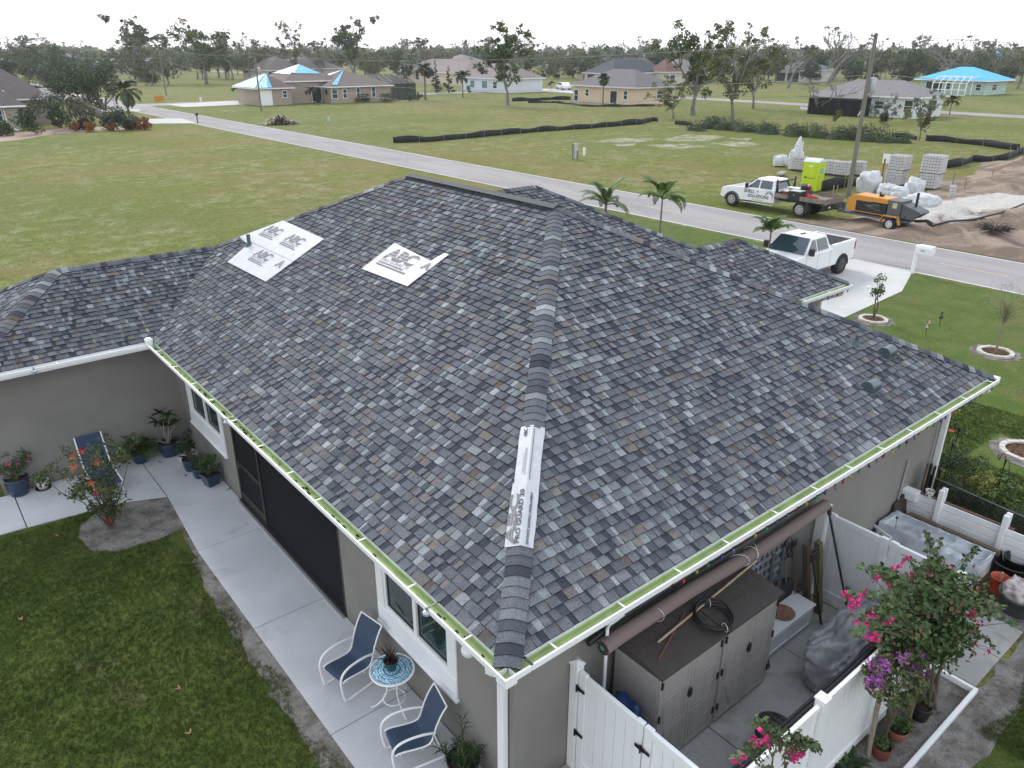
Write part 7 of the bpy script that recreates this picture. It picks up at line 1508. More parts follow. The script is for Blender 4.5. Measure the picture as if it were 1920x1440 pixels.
t = thing('meter_post', 'electric meter boxes on posts standing in the field', 'meter box', at(1078, 299)); b = MB(); b.box(-.35, -.27, -.05, .05, 0, 1.45); b.box(.27, .35, -.05, .05, 0, 1.4); b.build('post', PW, t); b = MB(); b.box(-.25, .3, -.12, .05, .75, 1.45, ch=.02); b.build('box', XF, t); b = MB(); b.box(-.15, .1, -.1, .08, .1, .74); b.build('conduit_box', XF, t)
t = thing('white_marker', 'short white post beside the electric meter boxes', 'post', at(1095, 292)); b = MB(); b.box(-.1, .1, -.1, .1, 0, .75, ch=.02); b.build('post', WHITE, t)
for k, (px, py, lab) in enumerate(((617, 229, 'small pale green box on the verge beyond the road'), (377, 191, 'small white post on the grass near the long driveway'))):
    t = thing('utility_box', lab, 'utility box', at(px, py)); b = MB(); b.box(-.15, .15, -.15, .15, 0, .8, ch=.02); b.build('box', [XF, WHITE][k], t)
t = thing('mailbox', 'black mailbox on the near verge far down the road', 'mailbox', at(371, 231)); b = MB(); b.box(-.06, .06, -.06, .06, 0, 1.0); b.build('post', BLACK, t); b = MB(); b.box(-.16, .16, -.3, .3, 1.0, 1.35, ch=.06); b.build('box', BLACK, t)
t = thing('mailbox', 'grey mailbox by the road beside the standing palm', 'mailbox', at(215, 201)); b = MB(); b.box(-.07, .07, -.07, .07, 0, 1.1); b.build('post', XF, t); b = MB(); b.box(-.18, .18, -.35, .35, 1.1, 1.6, ch=.08); b.build('box', XF, t)
t = thing('road_sign', 'small orange sign lying on the grass beyond the road', 'sign', at(299, 191)); b = MB(); b.box(-.9, .9, -.04, .04, .1, 1.1); b.build('board', pm('sign_orange', (.5, .22, .02), .5), t)
# brush pile
t = thing('brush_pile', 'brown heap of dry palm debris on the verge beyond the road', 'debris pile', at(526, 233)); b = MB()
for k in range(420):
    a, r_ = random.uniform(0, 6.28), random.uniform(0, 2.3); x, y = r_*math.cos(a), r_*math.sin(a)*.8; z = max(.05, (1.3-r_*.5)*random.uniform(.3, 1)); strap(b, (x, y, z), random.uniform(0, 6.28), random.uniform(-.4, .6), random.uniform(.6, 1.4), .09, 1.2, n=3, tone=random.random())
b.build('debris', leafmat('dry_brown', (.13, .085, .055), .7), t)
t = thing('vine_mound', 'long low mound overgrown with green vines behind the building lot', 'mound', (0, 0, 0)); mc = []
for px, py, z in ((1310, 247, .5), (1330, 243, 1.4), (1350, 244, 1.3), (1375, 247, .8), (1400, 249, .7), (1430, 252, .7), (1455, 253, .9), (1480, 256, .9), (1510, 258, 1.0), (1540, 260, 1.0), (1570, 262, .9), (1600, 264, 1.1), (1630, 266, 1.2), (1655, 268, 1.1), (1675, 270, .5)):
    for q in range(3): c = at(px+random.uniform(-8, 8), py-2); mc.append((c[0]+random.uniform(-.8, .8), c[1]+random.uniform(-.8, .8), z*random.uniform(.3, .8)))
shrub_leaves(t, mc, [1.35]*len(mc), 11000, .22, leafmat('leaf_vine', (.055, .085, .035), .6), 'vines', flat=.75)
b = MB()
for c in mc[::2]: b.lathe([(1.2, -.4), (1.0, .1), (.5, .4), (0, .45)], (c[0], c[1], c[2]-.3), n=10)
b.build('earth', pm('mound_earth', (.03, .04, .018), .95), t)
# ================================================================ TREES
TL = leafmat('tree_leaf', (.062, .092, .022), .6); TLD = leafmat('tree_leaf_dark', (.038, .060, .018), .6); TLO = leafmat('tree_leaf_olive', (.105, .120, .036), .5); BARKP = pm('bark_pale', (.17, .16, .145), .9, var=.25, scale=2)
def tree_proto(h, sprd, nlimb, cl_r, leaf, nl, lm, bare=.35, gap=1., low=.3, bark=BARKP, lean=0.):
    """returns (trunk mesh, crown mesh) of a wind torn tree"""
    b = MB(); tips = []
    def limb(p, d_, Ln, r_, lv):
        pts = [p.copy()]; q = p.copy(); dd = d_.copy()
        for i in range(4): dd = (dd+Vector(rng.normal(size=3))*.16+Vector((0, 0, .07))).normalized(); q = q+dd*Ln/4; pts.append(q.copy())
        b.tube(pts, [r_*(1-.15*i) for i in range(5)], n=6 if lv < 2 else 4)
        if lv >= 3 or r_ < .018*h/10: tips.append(q.copy()); return
        for k in range(random.choice((2, 3, 3) if lv < 2 else (2, 2, 3))):
            a = random.uniform(0, 6.28); o_ = dd.orthogonal().normalized(); s2 = dd.cross(o_); nd = (dd*random.uniform(.6, 1.)+(o_*math.cos(a)+s2*math.sin(a))*random.uniform(.35, .85)*sprd).normalized(); limb(q if random.random() < .6 else pts[3], nd, Ln*random.uniform(.55, .85), r_*.58, lv+1)
        if lv > 0: tips.append(pts[2])
    limb(Vector((0, 0, 0)), Vector((lean, 0, 1)).normalized(), h*low, h*.026, 0)
    for k in range(nlimb): a = k*6.28/nlimb+random.uniform(-.4, .4); limb(Vector((0, 0, h*low*random.uniform(.7, 1))), Vector((math.cos(a)*.75*sprd, math.sin(a)*.75*sprd, random.uniform(.7, 1.3))).normalized(), h*random.uniform(.24, .36), h*.015, 1)
    mz = max(p.z for p in tips); s_ = h/(mz+cl_r*h*.5); 
    b.v = [(x*s_, y*s_, z*s_) for x, y, z in b.v]; tips = [p*s_ for p in tips]
    keep = [p for p in tips if random.random() > bare or p.z < h*.5]; cc, rr = [], []
    for p in keep:
        for q in range(2): cc.append(tuple(p+Vector(rng.normal(size=3))*cl_r*h*.5)); rr.append(cl_r*h*random.uniform(.5, 1.15))
    P, idx = blob_pts(cc, rr, nl, .8, .2); V, F = leaves(P, leaf, .6, jit=.5); ct = rng.uniform(0, 1, len(cc)); tn = np.repeat(np.clip(ct[idx]*.65+rng.uniform(0, .35, nl), 0, 1), 2)
    return b.mesh('trunk', bark), mesh_np('crown', V, F, lm, tone=tn)
PR = [tree_proto(10, 1.0, 3, .070, .34, 3600, TL, .15), tree_proto(10, .8, 3, .055, .30, 2400, TLO, .25), tree_proto(10, 1.2, 4, .085, .36, 4200, TL, .1, low=.22), tree_proto(10, .6, 2, .05, .30, 2000, TL, .25, low=.4), tree_proto(10, 1.25, 5, .11, .40, 5200, TLD, .0, low=.15), tree_proto(10, .9, 3, .04, .26, 700, TLO, .6), tree_proto(10, 1.0, 4, .12, .42, 3600, TLD, .0, low=.12), tree_proto(10, .9, 4, .075, .34, 2600, TLO, .2, low=.25), tree_proto(10, 1.1, 5, .025, .24, 330, TL, .8, low=.15)]
def tree(label, px, py, pyt, v, wid=1., rz=None, grp=None, name='tree', cat='tree', tilt=0.):
    g = at(px, py); h = hgt(px, py, pyt)/10; t = thing(name, label, cat, g, random.uniform(0, 6.28) if rz is None else rz, grp); t.scale = (h*wid, h*wid, h)
    if tilt: t.rotation_euler = (0, tilt, t.rotation_euler[2])
    for n_, me in zip(('trunk', 'crown'), PR[v]): link(bpy.data.objects.new(n_, me), t)
    return t
for a in (('tall sparse tree left of centre with two leaning plain poles beside it', 263, 148, 22, 0, 1.1), ('leafy spreading tree right of the tall sparse one', 388, 157, 35, 2, 1.05), ('thin sparse tree between the leafy tree and the brown roofed house', 437, 150, 58, 3, .8), ('tree standing before the brown roofed house', 560, 150, 40, 1, .85), ('tall half bare tree above the blue tarped roof', 668, 150, 22, 0, .95),
          ('large lone forked tree in the middle of the green field', 952, 198, 34, 0, 1.0), ('group of trunks with a wide crown at the right of the cream house', 1300, 216, 40, 2, .9), ('leaning tree in front of the vine covered mound', 1372, 233, 42, 1, 1.), ('straight tree behind the leaning one', 1412, 203, 57, 7, .8), ('broken low tree with bare limbs before the white lanai house', 1533, 214, 147, 8, 1.7), ('small round tree before the white house wall', 1657, 233, 176, 6, .75), ('leaning small tree right of the white house', 1722, 264, 165, 7, .75),
          ('half bare tree behind the street right of the leaning pair', 1477, 166, 68, 5, .9), ('bare topped tree behind the nearest utility pole', 1560, 150, 48, 5, .9), ('leafy tree left of the blue roofed house', 1743, 148, 85, 4, .9), ('thin bare tree behind the blue roofed house', 1800, 150, 72, 5, .8), ('dark oak right of the blue roofed house', 1882, 155, 107, 6, 1.3), ('dark round tree behind the dark roofed house', 1180, 140, 83, 6, 1.1), ('leafy tree with branch reaching over the cream house', 1262, 222, 140, 7, 1.1), ('tall thin tree at the far left', 3, 140, 55, 5, 1.), ('tree beside the long pale building', 55, 135, 95, 4, .9), ('bushy tree above the teal roof', 95, 128, 62, 7, .9), ('tree right of the teal roofed house', 230, 140, 95, 4, .9), ('small dark tree behind the brown roofs', 500, 130, 88, 6, .9), ('olive tree behind the mauve roofs', 700, 150, 80, 7, 1.1), ('olive tree left of the tall palms', 745, 155, 85, 2, 1.), ('sparse tree right of the leafy spreading tree', 470, 148, 60, 5, .8), ('dark bush tree behind the lone forked tree', 1020, 148, 122, 6, 1.2), ('round dark tree behind the street by the white car', 1045, 148, 124, 6, 1.2), ('sparse tree above the white garage building', 325, 140, 62, 3, 1.), ('olive tree between the two tall left trees', 300, 150, 85, 7, 1.), ('tall tree behind the tarped roofs', 610, 148, 70, 5, 1.), ('tree standing left of the garage with the green skip', 1440, 150, 90, 4, 1.), ('tree right of the garage with the green skip', 1522, 150, 95, 4, 1.2), ('dark hedge like tree behind the white lanai house', 1590, 152, 100, 4, 1.3), ('dark tree right of the short poles', 1700, 148, 95, 4, 1.2), ('tree at the right edge behind the blue roofed house', 1915, 150, 95, 7, 1.), ('tall sparse tree at the right above the street', 1640, 145, 70, 5, 1.)):
    tree(*a)
# the uprooted green tree and the palms by the left house
c = at(150, 212); t = thing('fallen_tree', 'uprooted dark green tree lying behind the fallen palm', 'tree', c); cs = []
for k in range(60): px, py = random.uniform(80, 215), random.uniform(132, 182); p = atY(px, py, c[1]+random.uniform(-2, 4)); cs.append((p[0]-c[0], p[1]-c[1], p[2])) if (abs(px-150)/70)**2+(abs(py-157)/28)**2 < 1.05 else None
shrub_leaves(t, cs, [1.5]*len(cs), 9000, .34, TLD, 'crown'); branches(t, (4, 0, .3), cs[::4], .16, BARKP, 'trunk', wig=.8)
PD = leafmat('palm_dark', (.040, .060, .030), .5); PG = leafmat('palm_grey', (.11, .10, .075), .6); PM_ = leafmat('palm_far', (.055, .075, .030), .5)
def fpalm(label, px, py, pyt, m=PM_, fr=.38, nf=20, wid=1., droop=2., el=(-.1, 1.4), tr=.022, nl=20, lean=0, name='palm_tree', fan=False):
    g = at(px, py); h = hgt(px, py, pyt); hc_ = h*(1-.28*wid); L_ = h*fr*wid
    return palm(label, g[0], g[1], hc_, L_, nf, h*tr, m=m, droop=droop, el=el, nl=nl, ll=L_*(.34 if not fan else .5), hang=.6, lw=L_*.034, lean=(lean*h, 0), name=name)
fpalm('shaggy standing palm beside the road near the fallen palm', 243, 222, 148, PM_, .46, 24, 1.1, 2.2, (-.6, 1.3)); fpalm('tall fan palm in front of the cream house', 1130, 198, 130, PD, .22, 44, .95, 1.6, (-1.2, 1.5), .02, fan=True); fpalm('date palm on the grass before the white shuttered house', 868, 183, 130, PM_, .40, 26, 1., 2.); fpalm('tall drooping palm right of the screened pool cage', 798, 188, 108, PD, .30, 26, 1.1, 2.8); fpalm('second tall drooping palm behind the pool cage', 765, 180, 112, PD, .30, 24, 1., 2.8)
fpalm('clump palm right of the white house wall', 1780, 215, 178, PM_, .5, 24, 1., 2.); fpalm('palm at the left corner of the tarped house', 447, 188, 158, PM_, .5, 18, 1., 2.); fpalm('palm before the garage of the tarped house', 468, 193, 162, PM_, .5, 18, 1., 2.2); fpalm('palm before the arched entry of the tarped house', 560, 193, 160, PM_, .5, 22, 1., 2.2); fpalm('palm right of the arched entry of the tarped house', 585, 195, 163, PM_, .5, 20, 1., 2.2)
fpalm('small palm beside the white car', 1033, 170, 152, PM_, .5, 20, 1., 2.); fpalm('grey palm behind the red bush by the white house', 975, 172, 146, PD, .5, 18, 1., 2.2)
# fallen palm
a, b_ = Vector(at(213, 233, 0)), Vector(atY(143, 183, at(213, 233, 0)[1]+1)); t = thing('fallen_palm', 'thick palm leaning over with a torn grey crown at the left', 'palm', tuple(a)); d_ = b_-a; b = MB(); b.tube([(0, 0, 0), tuple(d_*.5), tuple(d_)], [.55, .5, .42], n=12); b.build('trunk', PALMT, t); b = MB(); 
for k in range(60): strap(b, tuple(d_+Vector((random.uniform(-.6, .4), random.uniform(-.5, .5), random.uniform(-.4, .3)))), random.uniform(0, 6.28), random.uniform(-.8, .6), random.uniform(2.2, 4.2), .16, 2., n=6, tone=random.random())
b.build('torn_fronds', PG, t); b = MB()
for k in range(60): strap(b, tuple(d_+Vector((-3+random.uniform(-.9, .8), random.uniform(-.8, .8), random.uniform(-.2, .5)))), random.uniform(0, 6.28), random.uniform(-.9, .7), random.uniform(1.4, 2.6), .12, 2.2, n=5, tone=random.random())
b.build('hanging_crown', leafmat('palm_blue', (.10, .12, .10), .5), t)
# garden bed of the left house
sheet('flower_bed', [at(*p)[:2] for p in ((-20, 268), (40, 262), (100, 252), (150, 247), (280, 243), (275, 238), (140, 238), (60, 246), (-20, 252))], .016, pm('bed_pink_gravel', (.34, .24, .19), .9, var=.2))
for px, py, w_, h, m, lab in ((55, 253, 3.2, 3., LEAFD, 'dark bush beside the window of the left house'), (8, 255, 2.2, 1.6, LEAFM, 'low bush at the lower left corner of the left house'), (70, 240, 3.5, 4., PM_, 'grey green bush behind the dark bush'), (108, 246, 1.8, 4., LEAFD, 'upright dark shrub in the left flower bed'), (137, 242, 3.5, 4.2, PM_, 'broad palm like shrub in the left flower bed'), (143, 246, 1.0, 1.2, LEAFO, 'orange croton left of the middle of the bed'), (170, 247, 1.1, 1.3, LEAFO, 'orange croton in the middle of the bed'), (155, 243, 1.6, 1.3, LEAFR, 'red croton between the orange ones'), (190, 243, 3.2, 2.6, LEAFB, 'blue green shrub under the fallen palm'), (230, 244, 3.5, 2.6, LEAFB, 'blue green bush at the end of the fallen trunk'), (210, 245, 1.0, 1.1, LEAFO, 'orange croton before the fallen trunk'), (250, 243, 2.2, 1.6, LEAFR, 'red bush near the right end of the bed'), (270, 243, 1.5, 1.5, LEAFO, 'orange bush at the right end of the bed'), (30, 240, 1.2, 1.2, LEAFR, 'dark red pot plant beside the downspout'), (58, 168, 6, 2.6, PM_, 'palm bushes behind the left house roof'), (12, 163, 6, 3., LEAFD, 'dark bush behind the roof at the left edge')):
    g = at(px, py); k = 10; cs = [(random.uniform(-.4, .4)*w_, random.uniform(-.4, .4)*w_, h*random.uniform(.2, .85)) for _ in range(k)]; t = thing('garden_bush', lab, 'bush', g); shrub_leaves(t, cs, [w_*.28]*k, 900, .30, m)
def bush(label, px, py, wpx, h, m=LEAFD, n=500, box=False, name='hedge_bush'):
    g = at(px, py); w_ = wpx/FP*np.linalg.norm(np.array(g)-CAM); t = thing(name, label, 'bush', g)
    if box: cs = [(w_*x, w_*.6*y, h*z) for x in (-.35, -.1, .1, .35) for y in (-.3, .3) for z in (.3, .75)]; r_ = [w_*.2]*len(cs)
    else: cs = [(random.uniform(-.35, .35)*w_, random.uniform(-.35, .35)*w_, h*random.uniform(.2, .8)) for _ in range(10)]; r_ = [w_*.25]*10
    shrub_leaves(t, cs, r_, n, .22, m)
for k, (px, w_, lab) in enumerate(((653, 16, 'clipped hedge left of the tall window of the tarped house'), (685, 17, 'clipped hedge between the tall windows of the tarped house'), (725, 21, 'clipped hedge at the right corner of the tarped house'))): bush(lab, px, 192, w_, 1.7, LEAFD, 700, True)
for px, py, w_, h, m, lab in ((768, 190, 22, 2, LEAFM, 'round bush before the pool cage'), (787, 190, 14, 1.8, LEAFM, 'smaller round bush right of the pool cage'), (616, 193, 12, 3, LEAFD, 'dark conifer beside the entry of the tarped house'), (530, 192, 10, 1., LEAFD, 'tiny dark bush before the tarped house wall'), (598, 193, 10, 1.4, LEAFD, 'dark bush right of the entry palms'), (555, 193, 20, 1.6, LEAFD, 'dark hedge under the entry palms'), (670, 192, 14, 1, YEL, 'low yellow bush between the clipped hedges'), (492, 190, 8, 1.8, LEAFD, 'round potted bush beside the garage door'), (822, 174, 24, 2.4, YEL, 'pale bush by the tall pines'), (880, 176, 10, 2., LEAFM, 'bush at the corner of the white shuttered house'), (970, 172, 16, 2.6, LEAFR, 'dark red bush beside the white shuttered house'), (1697, 228, 14, 2., YEL, 'yellow green bush at the corner of the white house'), (1567, 234, 14, 2.2, TLO, 'sparse shrub before the lanai'), (1520, 166, 30, 5, LEAFD, 'large round bush before the far garage')): bush(lab, px, py, w_, h, m)
for px, lab in ((818, 'tall dark pine left of the date palm'), (842, 'second dark pine left of the date palm')):
    g = at(px, 174); h = hgt(px, 174, 112 if px < 830 else 122); t = thing('pine_tree', lab, 'tree', g); cs = [(random.uniform(-1, 1)*h*.2*(1-z), random.uniform(-1, 1)*h*.2*(1-z), h*z) for z in np.linspace(.08, .97, 26)]; shrub_leaves(t, cs, [h*.10*(1.15-c[2]/h) for c in cs], 900, .4, TLD, 'crown', flat=.4); b = MB(); b.cyl((0, 0, 0), (0, 0, h*.9), .2, .05); b.build('trunk', BARKP, t)
# ================================================================ HOUSES
def solveY(x, px):   # y where the ground line x = const meets the pixel column px
    lo, hi = 0., 900.
    for _ in range(60):
        m = (lo+hi)/2; lo, hi = (m, hi) if proj((x, m, 0))[0] > px else (lo, m)
    return lo
def solveX(y, px):
    lo, hi = -50., 900.
    for _ in range(60):
        m = (lo+hi)/2; lo, hi = (m, hi) if proj((m, y, 0))[0] < px else (lo, m)
    return lo
RFM = {}
def rmat(c): return pm('roof_%d_%d_%d' % tuple(int(a*999) for a in c), c, .9, var=.12, scale=1.5)
def wmat(c): return pm('wall_%d_%d_%d' % tuple(int(a*999) for a in c), c, .85, var=.05, scale=.5)
def block(t, x0, x1, y0, y1, hw, rise, wc, rc, wins=(), ov=.6, gable=None, tarp=(), z0=0):
    W_, Rf = wmat(wc), rmat(rc); o = t.location
    X0, X1, Y0, Y1 = x0-o.x, x1-o.x, y0-o.y, y1-o.y
    b = MB(); b.box(X0, X1, Y0, Y1, z0, hw); wl = b.build('wall', W_, t)
    for face, a, c, za, zb, kd in wins:     # face 'x' = -X face, 'y' = -Y face; a, c fractions left to right as seen
        f = MB(); g_ = MB(); w_ = .10
        if face == 'x': ya, yc = Y1-(Y1-Y0)*a, Y1-(Y1-Y0)*c; f.box(X0-.06, X0-.001, yc-w_, ya+w_, za-w_, zb+w_); g_.box(X0-.085, X0-.061, yc, ya, za, zb)
        else: xa, xc = X0+(X1-X0)*a, X0+(X1-X0)*c; f.box(xa-w_, xc+w_, Y0-.06, Y0-.001, za-w_, zb+w_); g_.box(xa, xc, Y0-.085, Y0-.061, za, zb)
        fr = f.build('window' if kd != 'door' else 'door', WHITE, t); g_.build('pane' if kd != 'door' else 'leaf', {'w': CGL, 'door': WHITE, 'dark': BLACK, 'teal': pm('shutter_teal', (.12, .20, .22), .6)}[kd], fr)
        if kd == 'w': q = MB(); zm = (za+zb)/2; (q.box(X0-.10, X0-.086, yc, ya, zm-.03, zm+.03) if face == 'x' else q.box(xa, xc, Y0-.10, Y0-.086, zm-.03, zm+.03)); q.build('glazing_bar', WHITE, fr)
    A = (X0-ov, X1+ov, Y0-ov, Y1+ov); wx, wy = A[1]-A[0], A[3]-A[2]; m = min(wx, wy)/2; zt = hw+rise; zb_ = hw
    if wx >= wy: r0, r1 = (A[0]+m, (A[2]+A[3])/2, zt), (A[1]-m, (A[2]+A[3])/2, zt)
    else: r0, r1 = ((A[0]+A[1])/2, A[2]+m, zt), ((A[0]+A[1])/2, A[3]-m, zt)
    c = [(A[0], A[2], zb_), (A[1], A[2], zb_), (A[1], A[3], zb_), (A[0], A[3], zb_)]; b = MB(); V = c+[r0, r1]
    if wx >= wy: fs = [(0, 1, 5, 4), (1, 2, 5), (2, 3, 4, 5), (3, 0, 4)]
    else: fs = [(0, 1, 4), (1, 2, 5, 4), (2, 3, 5), (3, 0, 4, 5)]
    b.add(V, fs); rf = b.build('roof', Rf, t)
    b = MB(); b.box(A[0], A[1], A[2], A[2]+.06, hw-.2, hw-.004); b.box(A[0], A[0]+.06, A[2]+.06, A[3], hw-.2, hw-.004); b.box(A[0]+.06, A[1], A[2]+.06, A[3], hw-.05, hw-.006); b.build('fascia', WHITE, t)
    for fi, poly, col in tarp:    # tarp polygon in (u, v) of roof face fi
        f = fs[fi]; P = [Vector(V[i]) for i in f]; 
        def uv(u, v):
            a = P[0]+(P[1]-P[0])*u; tp_ = (P[3] if len(P) == 4 else P[2])+((P[2]-(P[3] if len(P) == 4 else P[2]))*u); p = a+(tp_-a)*v; n = (P[1]-P[0]).cross(P[2]-P[0]).normalized(); n = n if n.z > 0 else -n; return tuple(p+n*(.09+.04*random.random()))
        b = MB(); b.add([uv(*q) for q in poly], [tuple(range(len(poly)))]); o_ = b.build('tarp', pm('tarp_%d' % int(col[0]*99), col, .4, var=.25, scale=.8, bump=.6, bscale=2), t); md = o_.modifiers.new('t', 'SOLIDIFY'); md.thickness = .04
    return wl
def hs(label, px, py): g = at(px, py); return thing('house', label, 'house', (g[0], g[1], 0)), g
BLT = (.10, .42, .72); PBT = (.45, .66, .76)
# cream new house
t, g = hs('small cream house with grey brown hip roof in the middle distance', 1190, 198); y1 = solveY(g[0], 1075); x1 = solveX(g[1], 1262)
block(t, g[0], x1, g[1], y1, 3.1, 2.9, (.62, .50, .34), (.135, .125, .13), [('x', .21, .26, 1.2, 2.4, 'w'), ('x', .62, .72, .1, 2.3, 'dark'), ('x', .83, .88, 1.0, 2.4, 'w'), ('y', .55, .66, 1.1, 2.4, 'w'), ('x', .02, .08, .2, 2.2, 'w')])
# white house with lanai
t, g = hs('white house with grey roof and dark screened lanai at the right', 1712, 223); y1 = solveY(g[0], 1525); x1 = solveX(g[1], 1762)
block(t, g[0], x1, g[1], y1, 3.0, 2.1, (.62, .64, .67), (.19, .18, .185), [('x', .90, .97, .9, 2.5, 'w'), ('y', .45, .75, .9, 2.4, 'w'), ('x', .04, .22, .1, 2.6, 'dark'), ('x', .62, .70, 1.2, 2.2, 'w')])
b = MB(); o = t.location; X0 = -3.2; Ya, Yb = (y1-g[1])*.42, (y1-g[1])*.95; b.add([(X0, Ya, 2.5), (X0, Yb, 2.5), (.0, Yb, 3.2), (.0, Ya, 3.2)], [(0, 1, 2, 3)]); o_ = b.build('lanai_roof', rmat((.19, .18, .185)), t); md = o_.modifiers.new('t', 'SOLIDIFY'); md.thickness = .15
b = MB(); b.box(X0+.1, X0+.14, Ya, Yb, 0, 2.4); b.box(X0+.141, -.02, Ya+.03, Ya+.07, 0, 2.6); b.build('lanai_screen', SCR, t)
for k in range(6): b = MB(); y = Ya+(Yb-Ya)*k/5; b.box(X0+.04, X0+.099, y-.05, y+.05, 0, 2.45); b.build('lanai_post', BRZ, t)
b = MB(); b.tube([(X0, Ya-.3, 2.5), (X0-.1, Ya-.35, 1.), (X0-.6, Ya-.2, .2)], .07); b.build('downspout', WHITE, t)
# blue roofed house with pool cage
t, g = hs('pale green house under a bright blue tarped roof at the right', 1845, 179); y1 = solveY(g[0], 1722); x1 = solveX(g[1], 1884)
block(t, g[0], x1, g[1], y1, 3.1, 2.7, (.40, .52, .45), BLT, [('x', .1, .35, .3, 2.6, 'dark'), ('x', .4, .48, 1., 2.4, 'w'), ('x', .86, .93, 1., 2.3, 'w'), ('y', .3, .5, 1., 2.3, 'w')], 1.2)
b = MB(); Yc, Yd = (y1-g[1])*.12, (y1-g[1])*.62
for y in np.linspace(Yc, Yd, 6): b.tube([(-6, y, 0), (-6, y, 2.6), (-4, y, 3.8), (0, y, 3.9)], .10, n=5)
for p, q in (((-6, Yc, 2.6), (-6, Yd, 2.6)), ((-4, Yc, 3.8), (-4, Yd, 3.8)), ((-6, Yc, 1.2), (-6, Yd, 1.2)), ((-6, Yc, .1), (-6, Yd, .1)), ((-3, Yc, 0), (-3, Yc, 3.6))): b.tube([p, q], .09, n=5)
b.build('pool_cage', WHITE, t)
# tarped house
t, g = hs('tan house with brown roof partly under light blue tarps', 545, 196); TW, TR = (.34, .275, .225), (.135, .105, .098)
gy = g[1]; xa = solveX(gy, 486); block(t, xa, solveX(gy, 548), gy, gy+10, 3.0, 2.3, TW, TR, [('y', .75, .86, 1.3, 2.4, 'w'), ('y', .03, .4, .1, 2.5, 'door')], tarp=[(3, [(0, 0), (1, 0), (1, 1)], PBT), (0, [(0.02, 0), (.3, 0), (.55, .9), (.3, .98)], PBT), (0, [(.3, 0), (.42, 0), (.62, .9), (.55, .92)], BLT)])
x0 = solveX(gy, 549); block(t, x0, solveX(gy+2, 640), gy+2, gy+14, 4.0, 2.7, TW, TR, [('y', .45, .62, .3, 2.9, 'dark')], tarp=[(0, [(.1, .45), (.85, .4), (.9, 1.), (.1, 1.)], BLT), (3, [(0, .4), (1, .4), (1, 1)], PBT), (0, [(.0, .5), (.1, .45), (.25, 1), (.1, 1)], PBT)])
x0 = solveX(gy-2, 622); x1 = solveX(gy-2, 733); block(t, x0, x1, gy-2, gy+11, 3.0, 2.7, TW, TR, [('y', .02, .1, .9, 2.5, 'w'), ('y', .42, .47, .9, 2.6, 'w'), ('y', .68, .73, .9, 2.7, 'w'), ('y', .2, .25, .9, 2.4, 'w')], tarp=[(3, [(0, .1), (.35, .1), (.2, 1), (0, 1)], BLT), (0, [(.02, .1), (.12, .05), (.20, .95), (.05, .95)], BLT)])
b = MB(); o = t.location; xa, xb = x1-o.x+.3, solveX(gy, 780)-o.x; cz = 3.0
for x in np.linspace(xa, xb, 6): b.tube([(x, 0, 0), (x, 0, cz), (x+(xa+xb)/2*0, 5, cz+1.8)], .08, n=5)
b.tube([(xa, 0, cz), (xb, 0, cz)], .08, n=5); b.build('cage_frame', BRZ, t); b = MB(); b.add([(xa, 0, 0), (xb, 0, 0), (xb, 0, cz), (xa, 0, cz), (xb-3, 5, cz+1.8), (xa-2, 5, cz+1.8), (xb, 9, 0), (xb, 9, cz)], [(0, 1, 2, 3), (3, 2, 4, 5), (1, 6, 7, 2), (2, 7, 4)]); b.build('cage_screen', pm('cage_mesh', (.02, .025, .03), .7, alpha=.75), t)
# brown roofs behind it
BR2 = (.105, .088, .09)
t, g = hs('large brown roofed house with screened porch behind the blue tarps', 500, 151); gy = g[1]; block(t, g[0], solveX(gy, 585), gy, gy+20, 3.2, 4., (.45, .42, .36), BR2, [('y', .05, .6, .2, 2.8, 'dark'), ('y', .7, .95, .2, 2.8, 'dark')]); block(t, solveX(gy, 555), solveX(gy, 655), gy+4, gy+26, 3.4, 4.6, (.45, .42, .36), BR2)
# mauve and white house
MV = (.20, .165, .16)
t, g = hs('white house with mauve roof and teal shutters', 945, 175); y1 = solveY(g[0], 866); block(t, g[0], g[0]+12, g[1], y1, 3.2, 3.2, (.60, .63, .68), MV, [('x', .22, .32, .9, 2.5, 'teal'), ('x', .5, .62, .9, 2.5, 'teal'), ('x', .76, .84, 1., 2.4, 'w')])
t, g = hs('long mauve roofed building left of the white shuttered house', 872, 160); y1 = solveY(g[0], 745); block(t, g[0], g[0]+16, g[1], y1, 3.2, 3.6, (.55, .47, .36), MV, [('x', .1, .16, .9, 2.4, 'w'), ('x', .3, .35, .9, 2.4, 'w')])
t, g = hs('mauve hip roof rising behind the date palm', 860, 148); y1 = solveY(g[0], 800); block(t, g[0], g[0]+18, g[1], y1, 4.2, 3.6, (.5, .45, .38), MV)
t, g = hs('dark slate roofed house behind the cream house', 1150, 160); y1 = solveY(g[0], 1096); x1 = solveX(g[1], 1250); block(t, g[0], x1, g[1], y1, 3.2, 3.8, (.50, .43, .33), (.048, .058, .072), [('x', .1, .35, .2, 2.8, 'dark')]); block(t, g[0]+25, x1+8, g[1]+10, y1+30, 3.4, 3.6, (.5, .45, .38), (.12, .10, .09))
t, g = hs('pale house with a reddish roof right of the cream house', 1247, 158); y1 = solveY(g[0], 1216); x1 = solveX(g[1], 1275); block(t, g[0], x1, g[1], y1, 3.4, 3.6, (.55, .50, .42), (.16, .08, .07), [('y', .3, .6, .3, 2.5, 'w')]); 
t, g = hs('small pale gabled house at the right of the reddish roof', 1268, 157); block(t, g[0], g[0]+14, g[1], g[1]+10, 3.2, 3.6, (.60, .55, .46), (.22, .19, .18))
